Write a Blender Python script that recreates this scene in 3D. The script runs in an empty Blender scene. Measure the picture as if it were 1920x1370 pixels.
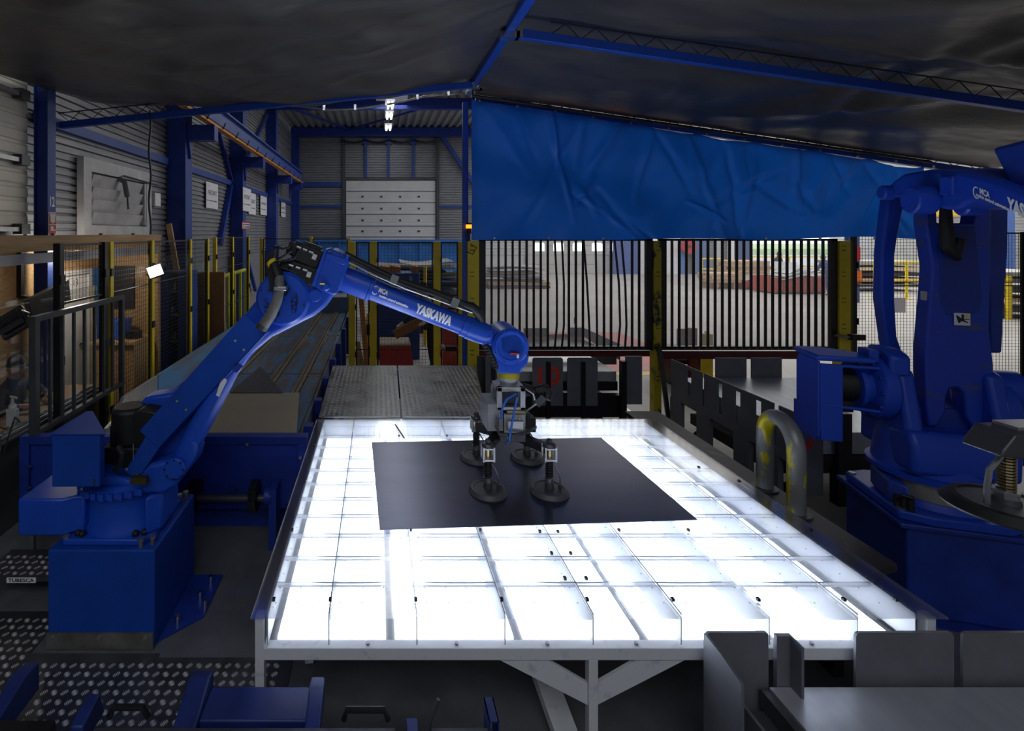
import bpy, math, random
from mathutils import Vector, Matrix, noise
random.seed(7)
C = bpy.context.scene.collection
sc = bpy.context.scene

# ---------------------------------------------------------------- camera (a shift lens held level, looking along +Y)
FPX, PX, PY, CZ = 930.0, 710.0, 437.0, 2.6
cam_data = bpy.data.cameras.new('camera')
cam_data.sensor_fit = 'HORIZONTAL'
cam_data.sensor_width = 36.0
cam_data.lens = FPX / 1920 * 36.0
cam_data.shift_x = (960 - PX) / 1920
cam_data.shift_y = -(685 - PY) / 1920
cam_data.clip_start = 0.05
cam_data.clip_end = 300
cam = bpy.data.objects.new('camera', cam_data)
cam.location = (0, 0, CZ)
cam.rotation_euler = (math.radians(90), 0, 0)
C.objects.link(cam)
sc.camera = cam

# ---------------------------------------------------------------- world, lights, exposure
world = bpy.data.worlds.new('world')
sc.world = world
world.use_nodes = True
bg = world.node_tree.nodes['Background']
bg.inputs['Color'].default_value = (0.92, 0.96, 1.0, 1)
bg.inputs['Strength'].default_value = 2.4

def area(name, loc, sx, sy, watts, col, rot=(0, 0, 0)):
    l = bpy.data.lights.new(name, 'AREA')
    l.shape = 'RECTANGLE'; l.size = sx; l.size_y = sy; l.energy = watts; l.color = col
    o = bpy.data.objects.new(name, l)
    o.location = loc; o.rotation_euler = rot
    C.objects.link(o)
    return o
area('skylight_hall', (24, 21, 7.6), 34, 20, 4500, (1.0, 0.97, 0.92))
area('fill_rear_bay', (0.5, 16, 7.6), 1.2, 14, 170, (0.95, 0.97, 1.0))  # fill light added to brighten the rear bay and conveyor
area('fill_front_bay', (-1.0, -4.6, 7.6), 9, 3.4, 310, (0.9, 0.95, 1.0))  # fill light added behind the camera for surfaces facing it

sc.view_settings.view_transform = 'Standard'
sc.view_settings.look = 'None'
sc.view_settings.exposure = 0.0
sc.view_settings.gamma = 1.0
sc.view_settings.use_curve_mapping = False
sc.cycles.use_denoising = True
sc.cycles.max_bounces = 10
sc.cycles.transparent_max_bounces = 24
sc.cycles.sample_clamp_indirect = 4.0

# ---------------------------------------------------------------- measuring helpers
def at(px, py, Y):                       # world point seen at a photo pixel, at depth Y
    return Vector(((px - PX) * Y / FPX, Y, CZ - (py - PY) * Y / FPX))
def ax(px, Y): return (px - PX) * Y / FPX
def az(py, Y): return CZ - (py - PY) * Y / FPX

# ---------------------------------------------------------------- mesh builder
class MB:
    def __init__(s):
        s.v = []; s.f = []
    def add(s, vs, fs):
        o = len(s.v)
        s.v += [tuple(v) for v in vs]
        s.f += [[i + o for i in f] for f in fs]
        return s
    def box(s, x0, x1, y0, y1, z0, z1):
        if x0 > x1: x0, x1 = x1, x0
        if y0 > y1: y0, y1 = y1, y0
        if z0 > z1: z0, z1 = z1, z0
        return s.add([(x0, y0, z0), (x1, y0, z0), (x1, y1, z0), (x0, y1, z0), (x0, y0, z1), (x1, y0, z1), (x1, y1, z1), (x0, y1, z1)],
                     [(3, 2, 1, 0), (4, 5, 6, 7), (0, 1, 5, 4), (1, 2, 6, 5), (2, 3, 7, 6), (3, 0, 4, 7)])
    def bar(s, p, q, w, h, up=(0, 0, 1), w2=None, h2=None):
        p = Vector(p); q = Vector(q); d = (q - p).normalized(); u = Vector(up)
        if abs(d.dot(u)) > 0.98: u = Vector((0, 1, 0))
        a = d.cross(u).normalized(); b = a.cross(d).normalized()
        vs = []
        for c, ww, hh in ((p, w, h), (q, w2 or w, h2 or h)):
            for i, j in ((-1, -1), (1, -1), (1, 1), (-1, 1)):
                vs.append(c + a * (i * ww / 2) + b * (j * hh / 2))
        return s.add(vs, [(0, 1, 2, 3), (7, 6, 5, 4), (1, 0, 4, 5), (2, 1, 5, 6), (3, 2, 6, 7), (0, 3, 7, 4)])
    def tube(s, pts, r, n=8, cap=True):
        pts = [Vector(p) for p in pts]; m = len(pts)
        rs = r if isinstance(r, (list, tuple)) else [r] * m
        t0 = (pts[1] - pts[0]).normalized()
        u = Vector((0, 0, 1)) if abs(t0.z) < 0.9 else Vector((1, 0, 0))
        a = t0.cross(u).normalized(); vs = []
        for i in range(m):
            t = (pts[min(i + 1, m - 1)] - pts[max(i - 1, 0)])
            t = t.normalized() if t.length > 1e-9 else t0
            a = (a - t * a.dot(t)).normalized(); b = t.cross(a)
            for k in range(n):
                an = 2 * math.pi * k / n
                vs.append(pts[i] + (a * math.cos(an) + b * math.sin(an)) * rs[i])
        fs = []
        for i in range(m - 1):
            for k in range(n):
                k2 = (k + 1) % n
                fs.append((i * n + k, i * n + k2, (i + 1) * n + k2, (i + 1) * n + k))
        if cap:
            fs.append(tuple(range(n - 1, -1, -1))); fs.append(tuple((m - 1) * n + k for k in range(n)))
        return s.add(vs, fs)
    def cyl(s, p, q, r, n=20, r2=None):
        return s.tube([p, q], [r, r if r2 is None else r2], n)
    def lathe(s, prof, o, axis=(0, 0, 1), n=28):            # prof: (radius, distance along axis); axis from o
        o = Vector(o); d = Vector(axis).normalized()
        return s.tube2([o + d * h for r, h in prof], [r for r, h in prof], d, n)
    def tube2(s, pts, rs, d, n):
        u = Vector((0, 0, 1)) if abs(d.z) < 0.9 else Vector((1, 0, 0))
        a = d.cross(u).normalized(); b = d.cross(a); vs = []
        for p, r in zip(pts, rs):
            for k in range(n):
                an = 2 * math.pi * k / n
                vs.append(p + (a * math.cos(an) + b * math.sin(an)) * max(r, 1e-4))
        fs = []; m = len(pts)
        for i in range(m - 1):
            for k in range(n):
                k2 = (k + 1) % n
                fs.append((i * n + k, i * n + k2, (i + 1) * n + k2, (i + 1) * n + k))
        fs.append(tuple(range(n - 1, -1, -1))); fs.append(tuple((m - 1) * n + k for k in range(n)))
        return s.add(vs, fs)
    def prism(s, poly, fn, a, b):                            # poly of (u, v); fn(u, v, w) -> point; from w=a to w=b
        n = len(poly)
        vs = [fn(u, v, a) for u, v in poly] + [fn(u, v, b) for u, v in poly]
        fs = [tuple(range(n)), tuple(range(2 * n - 1, n - 1, -1))]
        for i in range(n):
            j = (i + 1) % n
            fs.append((j, i, n + i, n + j))
        return s.add(vs, fs)
    def xz(s, poly, y0, y1): return s.prism(poly, lambda u, v, w: (u, w, v), y0, y1)
    def yz(s, poly, x0, x1): return s.prism(poly, lambda u, v, w: (w, u, v), x0, x1)
    def xy(s, poly, z0, z1): return s.prism(poly, lambda u, v, w: (u, v, w), z0, z1)
    def px(s, poly, y0, y1, Y=None):                         # outline measured in photo pixels at depth Y, extruded y0..y1
        Y = Y or y0
        return s.xz([(ax(a, Y), az(b, Y)) for a, b in poly], y0, y1)
    def mesh(s, name, off=(0, 0, 0), smooth=True, ang=32):
        me = bpy.data.meshes.new(name)
        ox, oy, oz = off
        me.from_pydata([(x - ox, y - oy, z - oz) for x, y, z in s.v], [], s.f)
        import bmesh
        bm = bmesh.new(); bm.from_mesh(me)
        bmesh.ops.recalc_face_normals(bm, faces=bm.faces)
        bm.to_mesh(me); bm.free()
        if smooth:
            me.polygons.foreach_set('use_smooth', [True] * len(me.polygons))
            me.set_sharp_from_angle(angle=math.radians(ang))
        me.update()
        return me
    def build(s, name, m, parent=None, bev=0, seg=2, local=False, smooth=True, ang=32, kind=None):
        if parent is None:
            xs = [v[0] for v in s.v]; ys = [v[1] for v in s.v]; zs = [v[2] for v in s.v]
            off = ((min(xs) + max(xs)) / 2, (min(ys) + max(ys)) / 2, min(zs))
        elif local:
            off = (0, 0, 0)
        else:
            off = root_of(parent).location
        me = s.mesh(name, off, smooth, ang)
        me.materials.append(m)
        o = bpy.data.objects.new(name, me)
        C.objects.link(o)
        if parent is None: o.location = off
        else:
            o.parent = parent
            if parent.parent is not None or parent.type == 'MESH':
                pw = parent_offset(parent)
                o.location = (-pw[0], -pw[1], -pw[2])
        if bev:
            b = o.modifiers.new('bevel', 'BEVEL'); b.width = bev; b.segments = seg; b.limit_method = 'ANGLE'; b.angle_limit = math.radians(35)
            b.harden_normals = False
        if kind: o['kind'] = kind
        return o
def root_of(o):
    while o.parent: o = o.parent
    return o
def parent_offset(o):                     # location of o inside its root
    v = Vector((0, 0, 0))
    while o.parent:
        v += o.location; o = o.parent
    return v

def inst(name, me, parent, loc, rot=None, local=False):       # another object on shared mesh data; loc is a world point
    o = bpy.data.objects.new(name, me); C.objects.link(o)
    if parent:
        o.parent = parent
        if not local: loc = Vector(loc) - root_of(parent).location - parent_offset(parent)
    o.location = loc
    if rot: o.rotation_euler = rot
    return o
def tag(o, label=None, cat=None, group=None, kind=None):
    if label: o['label'] = label
    if cat: o['category'] = cat
    if group: o['group'] = group
    if kind: o['kind'] = kind
    return o
def thing(name, label, cat, loc=(0, 0, 0), group=None, rz=0):
    o = bpy.data.objects.new(name, None); C.objects.link(o)
    o.location = loc; o.rotation_euler = (0, 0, rz); o.empty_display_size = 0.1
    return tag(o, label, cat, group)
def struct_root(name, loc=(0, 0, 0)):
    o = bpy.data.objects.new(name, None); C.objects.link(o); o.location = loc
    o.empty_display_size = 0.1; o['kind'] = 'structure'
    return o
def copy_tree(o, parent=None):
    c = o.copy(); C.objects.link(c); c.parent = parent
    for ch in list(o.children): copy_tree(ch, c)
    return c

def text_geo(body, size, bold=0.0, width=None, align='CENTER', slices=0):
    cu = bpy.data.curves.new('lettering', 'FONT'); cu.body = body; cu.size = size; cu.align_x = align; cu.align_y = 'CENTER'
    cu.offset = bold; cu.resolution_u = 3
    o = bpy.data.objects.new('lettering', cu); C.objects.link(o)
    dg = bpy.context.evaluated_depsgraph_get(); dg.update()
    ev = o.evaluated_get(dg); me = ev.to_mesh()
    vs = [(v.co.x, v.co.y) for v in me.vertices]; fs = [tuple(p.vertices) for p in me.polygons]
    ev.to_mesh_clear(); bpy.data.objects.remove(o); bpy.data.curves.remove(cu)
    if slices:                                # cut the letters into thin bands so that they can bend round a tube
        import bmesh
        bm = bmesh.new(); bv = [bm.verts.new((x, y, 0)) for x, y in vs]
        for f in fs:
            try: bm.faces.new([bv[i] for i in f])
            except ValueError: pass
        for k in range(1, slices):
            y = -size * 0.45 + size * 0.9 * k / slices
            bmesh.ops.bisect_plane(bm, geom=bm.verts[:] + bm.edges[:] + bm.faces[:], plane_co=(0, y, 0), plane_no=(0, 1, 0))
        bm.verts.index_update(); vs = [(v.co.x, v.co.y) for v in bm.verts]; fs = [tuple(v.index for v in f.verts) for f in bm.faces]; bm.free()
    if width and vs:
        w = max(v[0] for v in vs) - min(v[0] for v in vs)
        vs = [(x * width / w, y) for x, y in vs]
    return vs, fs
def letter(name, body, size, fn, m, parent, bold=0.0, width=None, align='CENTER', local=False, slices=0):
    vs, fs = text_geo(body, size, bold, width, align, slices)
    b = MB(); b.add([fn(x, y) for x, y in vs], fs)
    return b.build(name, m, parent, local=local, smooth=False)

# ---------------------------------------------------------------- materials
MATS = {}
def nodes_of(name):
    m = bpy.data.materials.new(name); m.use_nodes = True
    nt = m.node_tree; p = nt.nodes['Principled BSDF']
    return m, nt, p
def M(name, col, rough=0.5, metal=0.0, var=0.12, scale=6.0, bump=0.0, bscale=40.0, col2=None, thr=0.5, soft=0.1, stretch=(1, 1, 1), coat=0.0, rvar=0.0, spec=0.5):
    if name in MATS: return MATS[name]
    m, nt, p = nodes_of(name); L = nt.links.new; N = nt.nodes.new
    p.inputs['Roughness'].default_value = rough; p.inputs['Metallic'].default_value = metal
    p.inputs['Coat Weight'].default_value = coat; p.inputs['Specular IOR Level'].default_value = spec
    tc = N('ShaderNodeTexCoord'); mp = N('ShaderNodeMapping'); mp.inputs['Scale'].default_value = stretch
    L(tc.outputs['Object'], mp.inputs['Vector'])
    nz = N('ShaderNodeTexNoise'); nz.inputs['Scale'].default_value = scale; nz.inputs['Detail'].default_value = 6; nz.inputs['Roughness'].default_value = 0.6
    L(mp.outputs['Vector'], nz.inputs['Vector'])
    rp = N('ShaderNodeValToRGB')
    if col2 is None:
        a = [max(0, c * (1 - var)) for c in col]; b = [min(1, c * (1 + var)) for c in col]
        rp.color_ramp.elements[0].position = 0.3; rp.color_ramp.elements[1].position = 0.7
    else:
        a, b = col, col2
        rp.color_ramp.elements[0].position = thr - soft; rp.color_ramp.elements[1].position = thr + soft
    rp.color_ramp.elements[0].color = (*a[:3], 1); rp.color_ramp.elements[1].color = (*b[:3], 1)
    L(nz.outputs['Fac'], rp.inputs['Fac']); L(rp.outputs['Color'], p.inputs['Base Color'])
    if rvar:
        mr = N('ShaderNodeMapRange'); mr.inputs['From Min'].default_value = 0.3; mr.inputs['From Max'].default_value = 0.7
        mr.inputs['To Min'].default_value = max(0.02, rough - rvar); mr.inputs['To Max'].default_value = min(1, rough + rvar)
        L(nz.outputs['Fac'], mr.inputs['Value']); L(mr.outputs['Result'], p.inputs['Roughness'])
    if bump:
        n2 = N('ShaderNodeTexNoise'); n2.inputs['Scale'].default_value = bscale; n2.inputs['Detail'].default_value = 4
        L(mp.outputs['Vector'], n2.inputs['Vector'])
        bp = N('ShaderNodeBump'); bp.inputs['Strength'].default_value = bump; bp.inputs['Distance'].default_value = 0.02
        L(n2.outputs['Fac'], bp.inputs['Height']); L(bp.outputs['Normal'], p.inputs['Normal'])
    MATS[name] = m
    return m
def emit(name, col, strength):
    m = bpy.data.materials.new(name); m.use_nodes = True; nt = m.node_tree
    p = nt.nodes['Principled BSDF']
    p.inputs['Base Color'].default_value = (*col, 1); p.inputs['Emission Color'].default_value = (*col, 1); p.inputs['Emission Strength'].default_value = strength
    return m
def sheet_clear(name, tint, milk, milk_col, gloss=0.08, rough=0.08, scratch=False):
    # clear plastic sheet: transparent, a little milky, glossy at grazing angles
    m = bpy.data.materials.new(name); m.use_nodes = True; nt = m.node_tree; nt.nodes.clear(); N = nt.nodes.new; L = nt.links.new
    out = N('ShaderNodeOutputMaterial'); tr = N('ShaderNodeBsdfTransparent'); tr.inputs['Color'].default_value = (*tint, 1)
    df = N('ShaderNodeBsdfTranslucent'); df.inputs['Color'].default_value = (*milk_col, 1)
    d2 = N('ShaderNodeBsdfDiffuse'); d2.inputs['Color'].default_value = (*milk_col, 1)
    md = N('ShaderNodeMixShader'); md.inputs[0].default_value = 0.5; L(df.outputs[0], md.inputs[1]); L(d2.outputs[0], md.inputs[2])
    m1 = N('ShaderNodeMixShader'); m1.inputs[0].default_value = milk
    L(tr.outputs[0], m1.inputs[1]); L(md.outputs[0], m1.inputs[2])
    if scratch:
        tc = N('ShaderNodeTexCoord'); mp = N('ShaderNodeMapping'); mp.inputs['Scale'].default_value = (3, 40, 1); mp.inputs['Rotation'].default_value = (0, 0, 0.7)
        nz = N('ShaderNodeTexNoise'); nz.inputs['Scale'].default_value = 6; nz.inputs['Detail'].default_value = 8
        L(tc.outputs['Object'], mp.inputs['Vector']); L(mp.outputs['Vector'], nz.inputs['Vector'])
        n3 = N('ShaderNodeTexNoise'); n3.inputs['Scale'].default_value = 2.2; L(tc.outputs['Object'], n3.inputs['Vector'])
        mu = N('ShaderNodeMath'); mu.operation = 'MULTIPLY'; L(nz.outputs['Fac'], mu.inputs[0]); L(n3.outputs['Fac'], mu.inputs[1])
        mr = N('ShaderNodeMapRange'); mr.inputs['From Min'].default_value = 0.2; mr.inputs['From Max'].default_value = 0.42
        mr.inputs['To Min'].default_value = milk * 0.6; mr.inputs['To Max'].default_value = milk * 2.4
        L(mu.outputs[0], mr.inputs['Value']); L(mr.outputs['Result'], m1.inputs[0])
    gl = N('ShaderNodeBsdfGlossy'); gl.inputs['Roughness'].default_value = rough; gl.inputs['Color'].default_value = (1, 1, 1, 1)
    lw = N('ShaderNodeFresnel'); lw.inputs['IOR'].default_value = 1.45
    mm = N('ShaderNodeMath'); mm.operation = 'MULTIPLY'; mm.inputs[1].default_value = gloss * 10
    L(lw.outputs['Fac'], mm.inputs[0])
    m2 = N('ShaderNodeMixShader'); L(mm.outputs[0], m2.inputs[0]); L(m1.outputs[0], m2.inputs[1]); L(gl.outputs[0], m2.inputs[2])
    L(m2.outputs[0], out.inputs['Surface'])
    return m
def fabric(name, col, trans, rough=0.4, bump=0.2, bscale=6.0, var=0.25):
    m = M(name, col, rough=rough, var=var, scale=2.0, bump=bump, bscale=bscale)
    nt = m.node_tree; p = nt.nodes['Principled BSDF']; out = nt.nodes['Material Output']
    tl = nt.nodes.new('ShaderNodeBsdfTranslucent'); tl.inputs['Color'].default_value = (*trans, 1)
    mx = nt.nodes.new('ShaderNodeMixShader'); mx.inputs[0].default_value = 0.36
    nt.links.new(p.outputs[0], mx.inputs[1]); nt.links.new(tl.outputs[0], mx.inputs[2]); nt.links.new(mx.outputs[0], out.inputs['Surface'])
    return m

ROBOT = M('robot_blue_paint', (0.010, 0.072, 0.52), rough=0.36, var=0.10, scale=3, spec=0.45, rvar=0.06)
ROBOT2 = M('robot_blue_paint_worn', (0.010, 0.050, 0.48), rough=0.42, col2=(0.012, 0.06, 0.44), thr=0.55, soft=0.3, scale=3, spec=0.4)
SCUFF = M('robot_blue_paint_scuffed', (0.010, 0.045, 0.42), rough=0.42, col2=(0.07, 0.075, 0.10), thr=0.64, soft=0.06, scale=6, stretch=(0.6, 1, 3.2))
PED = M('pedestal_blue', (0.006, 0.055, 0.36), rough=0.6, var=0.12, scale=4, bump=0.05, bscale=90, spec=0.25)
NAVY = M('navy_frame_paint', (0.010, 0.035, 0.28), rough=0.45, var=0.25, scale=5)
STEELBLUE = M('building_blue_paint', (0.015, 0.052, 0.27), rough=0.5, var=0.15, scale=3)
BEAMBLUE = M('canopy_blue_paint', (0.012, 0.065, 0.42), rough=0.4, var=0.1)
BLACK = M('black_paint', (0.012, 0.012, 0.014), rough=0.4, var=0.3)
RUBBER = M('black_rubber', (0.011, 0.011, 0.012), rough=0.55, var=0.3, scale=20)
DARKSTEEL = M('dark_steel', (0.075, 0.08, 0.09), rough=0.42, metal=0.4, var=0.2, scale=4)
STEEL = M('galvanised_steel', (0.32, 0.33, 0.35), rough=0.38, metal=0.8, var=0.15, scale=9)
CHROME = M('bright_steel', (0.62, 0.63, 0.65), rough=0.22, metal=1.0, var=0.08)
GREYPLATE = M('grey_plate_steel', (0.16, 0.165, 0.19), rough=0.5, metal=0.25, var=0.15, scale=5, bump=0.03, bscale=120)
YELLOW = M('fence_yellow', (0.80, 0.61, 0.025), rough=0.5, var=0.08)
YELLOWWORN = M('yellow_worn_to_black', (0.50, 0.40, 0.02), rough=0.5, col2=(0.03, 0.03, 0.03), thr=0.56, soft=0.04, scale=7, stretch=(1, 1, 0.5))
WHITE = M('white_paint', (0.75, 0.76, 0.78), rough=0.5, var=0.06, scale=12)
LETTER = M('lettering_white', (0.82, 0.84, 0.88), rough=0.5, var=0.02)
INK = M('lettering_black', (0.02, 0.02, 0.022), rough=0.6, var=0.02)
RED = M('sign_red', (0.45, 0.02, 0.025), rough=0.5, var=0.1)
PAPER = M('paper_white', (0.70, 0.71, 0.76), rough=0.7, var=0.03)
ORANGE = M('crane_rail_orange', (0.62, 0.25, 0.02), rough=0.5, var=0.25, scale=8)
TIMBER = M('sawn_timber', (0.42, 0.27, 0.13), rough=0.7, var=0.3, scale=3, stretch=(8, 0.6, 8))
GREENISH = None
# ================================================================ BUILDING SHELL
XW, YB, YF, XR, ZC = -4.4, 25.3, 32.0, 46.0, 7.9
def floor_mat():
    m, nt, p = nodes_of('concrete_floor'); N = nt.nodes.new; L = nt.links.new
    tc = N('ShaderNodeTexCoord'); n1 = N('ShaderNodeTexNoise'); n1.inputs['Scale'].default_value = 0.7; n1.inputs['Detail'].default_value = 9
    n2 = N('ShaderNodeTexNoise'); n2.inputs['Scale'].default_value = 9; n2.inputs['Detail'].default_value = 7
    L(tc.outputs['Object'], n1.inputs['Vector']); L(tc.outputs['Object'], n2.inputs['Vector'])
    r = N('ShaderNodeValToRGB'); r.color_ramp.elements[0].position = 0.32; r.color_ramp.elements[1].position = 0.68
    r.color_ramp.elements[0].color = (0.25, 0.24, 0.235, 1); r.color_ramp.elements[1].color = (0.38, 0.37, 0.36, 1)
    ad = N('ShaderNodeMix'); ad.inputs['Factor'].default_value = 0.35
    L(n1.outputs['Fac'], ad.inputs[2]); L(n2.outputs['Fac'], ad.inputs[3]); L(ad.outputs[0], r.inputs['Fac'])
    L(r.outputs['Color'], p.inputs['Base Color']); p.inputs['Roughness'].default_value = 0.55
    return m
FLOOR = floor_mat()
b = MB(); b.box(XW - 0.3, XR, -8, YF + 0.3, -0.2, 0.0)
tag(b.build('floor', FLOOR, smooth=False), kind='structure')
# painted zones of the floor
b = MB(); b.box(1.2, 6.3, 9.35, 13.0, 0.0, 0.004)
tag(b.build('floor_marking', M('floor_red_paint', (0.40, 0.045, 0.045), rough=0.5, var=0.25, scale=3)), 'red painted floor area behind the barred gate', 'floor marking')
b = MB(); b.box(1.2, 6.3, 9.05, 9.33, 0.0, 0.004)
tag(b.build('floor_marking', M('floor_yellow_paint', (0.55, 0.42, 0.04), rough=0.5, var=0.3, scale=4)), 'yellow painted stripe along the red floor area', 'floor marking')
# dark floor layer under the robots and light table, shade put into its colour
b = MB(); b.box(XW, 7.2, -2, 6.6, 0.0, 0.003)
tag(b.build('shaded_floor', M('shaded_floor_grey', (0.12, 0.125, 0.14), rough=0.5, var=0.35, scale=2.2, bump=0.05, bscale=30)), 'dark grey floor layer below the light table, shade in its colour', 'floor coating')

# ---- cladding panels: one shared profiled mesh per length, laid row on row
CLAD = M('grey_wall_cladding', (0.235, 0.245, 0.27), rough=0.45, metal=0.25, var=0.18, scale=3, stretch=(0.6, 0.6, 5), bump=0.03, bscale=30)
CREAM = M('cream_wall_cladding', (0.80, 0.77, 0.68), rough=0.5, var=0.12, scale=2)
LIGHTCLAD = M('light_grey_cladding', (0.50, 0.51, 0.53), rough=0.5, metal=0.1, var=0.1, scale=2)
def clad_mesh(name, length, h, depth, m, ribs=3):
    b = MB(); pr = [(0.0, 0.0)]; hh = h / ribs
    for i in range(ribs):
        z = i * hh
        pr += [(depth, z + hh * 0.06), (depth, z + hh * 0.66), (depth * 0.35, z + hh * 0.74), (depth * 0.35, z + hh * 0.94)]
    pr += [(0.0, h)]
    b.prism(pr, lambda u, v, w: (u, w, v), 0, length)
    me = b.mesh(name, smooth=False); me.materials.append(m)
    return me
wl = struct_root('wall_left', (XW, 5.0, 0))
MB().box(XW - 0.2, XW - 0.04, -8, YB, 0, ZC + 0.2).build('backing', CLAD, wl, smooth=False)
bays = [(6.2, 10.4), (10.4, 14.8), (14.8, 19.5), (19.5, 25.2)]
rows_h = 0.32
for i, (y0, y1) in enumerate(bays):
    me = clad_mesh('cladding_panel', y1 - y0 - 0.01, rows_h - 0.006, 0.045, CLAD)
    for k in range(6, 24):
        inst('cladding_panel', me, wl, (XW - 0.04, y0, k * rows_h))
me = clad_mesh('cream_panel', 5.9, 0.345, 0.03, CREAM, 2)
for k in range(8, 22): inst('cream_panel', me, wl, (-4.24, 0.05, k * 0.335))
MB().box(XW - 0.04, -4.24, 0.05, 5.95, 2.62, ZC).build('backing', CREAM, wl, smooth=False)
# horizontal purlins across the cream panels
for z in (2.62, 3.42, 4.18, 4.95):
    MB().box(-4.205, -4.12, 0.3, 5.85, z, z + 0.05).build('purlin', STEEL, wl)
    MB().box(-4.205, -4.10, 5.70, 5.84, z - 0.03, z + 0.09).build('purlin_cleat', DARKSTEEL, wl)
wb = struct_root('wall_back', (0, YB, 0))
XBR = 4.76
MB().box(XW, XBR, YB, YB + 0.2, 0, ZC + 0.2).build('backing', CLAD, wb, smooth=False)
def clad_row_x(name, x0, x1, z0, h, y, depth, m, parent, ribs=3):
    b = MB(); pr = [(0, 0)]; hh = h / ribs
    for i in range(ribs):
        z = i * hh
        pr += [(-depth, z + hh * 0.06), (-depth, z + hh * 0.66), (-depth * 0.35, z + hh * 0.74), (-depth * 0.35, z + hh * 0.94)]
    pr += [(0, h)]
    b.prism(pr, lambda u, v, w: (w, y + u, z0 + v), x0, x1)
    return b.build(name, m, parent, smooth=False)
dx0, dx1 = ax(645, YB), ax(820, YB); dz1 = az(338, YB)
for k in range(5, 21):
    z = k * 0.38
    for (a, c) in ((XW, dx0 - 0.05), (dx1 + 0.05, XBR)):
        clad_row_x('cladding_panel', a, c, z, 0.375, YB, 0.06, CLAD, wb)
    if z > dz1: clad_row_x('cladding_panel', dx0, dx1, z, 0.375, YB, 0.06, CLAD, wb)
# roller door in the back wall
dr = struct_root('door_1', ((dx0 + dx1) / 2, YB - 0.1, 0))
DOORW = M('sectional_door_white', (0.62, 0.63, 0.64), rough=0.5, var=0.06, scale=2)
DSEAL = M('door_seal_grey', (0.10, 0.10, 0.11), rough=0.6)
sec = [az(y, YB) for y in (470, 446, 404, 383, 361, 350, 340)]
zs = [0.0, 0.6, 1.2, 1.8, 2.4, 2.95, 3.55, 4.15, 4.72, dz1]
for i in range(len(zs) - 1):
    p = MB()
    p.prism([(0, 0.015), (-0.035, 0.03)] + sum([[(-0.035, 0.03 + (zs[i + 1] - zs[i] - 0.06) * (j + 0.8) / 4), (-0.022, 0.03 + (zs[i + 1] - zs[i] - 0.06) * (j + 0.9) / 4)] for j in range(4)], []) + [(-0.035, zs[i + 1] - zs[i] - 0.03), (0, zs[i + 1] - zs[i] - 0.015)],
            lambda u, v, w: (w, YB - 0.1 + u, zs[i] + v), dx0 + 0.12, dx1 - 0.12)
    pn = p.build('door_section', DOORW, dr, smooth=False)
    if 3 <= i <= 7:
        for j in range(4):
            cx = dx0 + (dx1 - dx0) * (0.2 + 0.2 * j)
            MB().box(cx - 0.05, cx + 0.05, YB - 0.16, YB - 0.13, zs[i] + 0.26, zs[i] + 0.34).build('bolt_head', BLACK, pn)
MB().box(dx0 + 0.05, dx1 - 0.05, YB - 0.1, YB - 0.02, 0, dz1 - 0.02).build('door_backing', DSEAL, dr)
for x in (dx0, dx1):
    MB().box(x - 0.07, x + 0.07, YB - 0.22, YB, 0, dz1 + 2.2).build('track', DARKSTEEL, dr)
MB().box(dx0, dx1, YB - 0.2, YB - 0.04, dz1, dz1 + 0.12).build('lintel', DARKSTEEL, dr)
# vertical guides and girts above the door
for px_ in (686, 728, 774):
    x = ax(px_, YB)
    MB().box(x - 0.07, x + 0.07, YB - 0.26, YB - 0.06, dz1 + 0.1, 7.5).build('post', STEELBLUE, wb)
    MB().box(x - 0.16, x + 0.16, YB - 0.3, YB - 0.1, 7.1, 7.35).build('bracket', NAVY, wb)
hb = MB(); hb.tube([(ax(640 + i * 5, YB), YB - 0.33, 7.28 - 0.12 * abs(math.sin((640 + i * 5 - 640) / 45 * math.pi))) for i in range(37)], 0.05, 6)
hb.build('sagging_cable', BLACK, wb)
MB().box(XW, dx0, YB - 0.16, YB - 0.04, 4.95, 5.2).build('girt', STEELBLUE, wb)
MB().box(XW, dx0, YB - 0.16, YB - 0.04, 3.88, 4.0).build('girt', STEELBLUE, wb)
MB().box(dx1, XBR, YB - 0.16, YB - 0.04, 3.88, 4.0).build('girt', STEELBLUE, wb)
MB().bar((dx1 + 0.2, YB - 0.2, 7.5), (XBR + 0.4, YB - 0.2, 4.6), 0.2, 0.2).build('diagonal_brace', STEELBLUE, wb)
# far hall walls
wf = struct_root('wall_far', (24, YF, 0))
jog = MB(); jog.box(XBR, XBR + 0.2, YB, YF, 0, ZC); jog.build('return_wall', LIGHTCLAD, wf, smooth=False)
OX0, OX1, OZ = ax(1408, YF), ax(1560, YF), 4.6
for (a, c, z0, z1) in ((XBR, OX0, 0, ZC), (OX1, XR, 0, ZC), (OX0, OX1, OZ, ZC)):
    MB().box(a, c, YF, YF + 0.2, z0, z1).build('backing', LIGHTCLAD, wf, smooth=False)
for k in range(3, 20):
    z = k * 0.4
    for a, c in ((XBR, OX0), (OX1, 33.6), (33.6, 40), (40, XR)):
        clad_row_x('cladding_panel', a, c, z, 0.395, YF, 0.05, LIGHTCLAD, wf, 2)
tag(MB().box(XR, XR + 0.2, -8, YF, 0, ZC).build('wall_right', LIGHTCLAD, smooth=False), kind='structure')
tag(MB().box(XW, XR, -8.2, -8, 0, ZC).build('wall_front', LIGHTCLAD, smooth=False), kind='structure')
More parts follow.
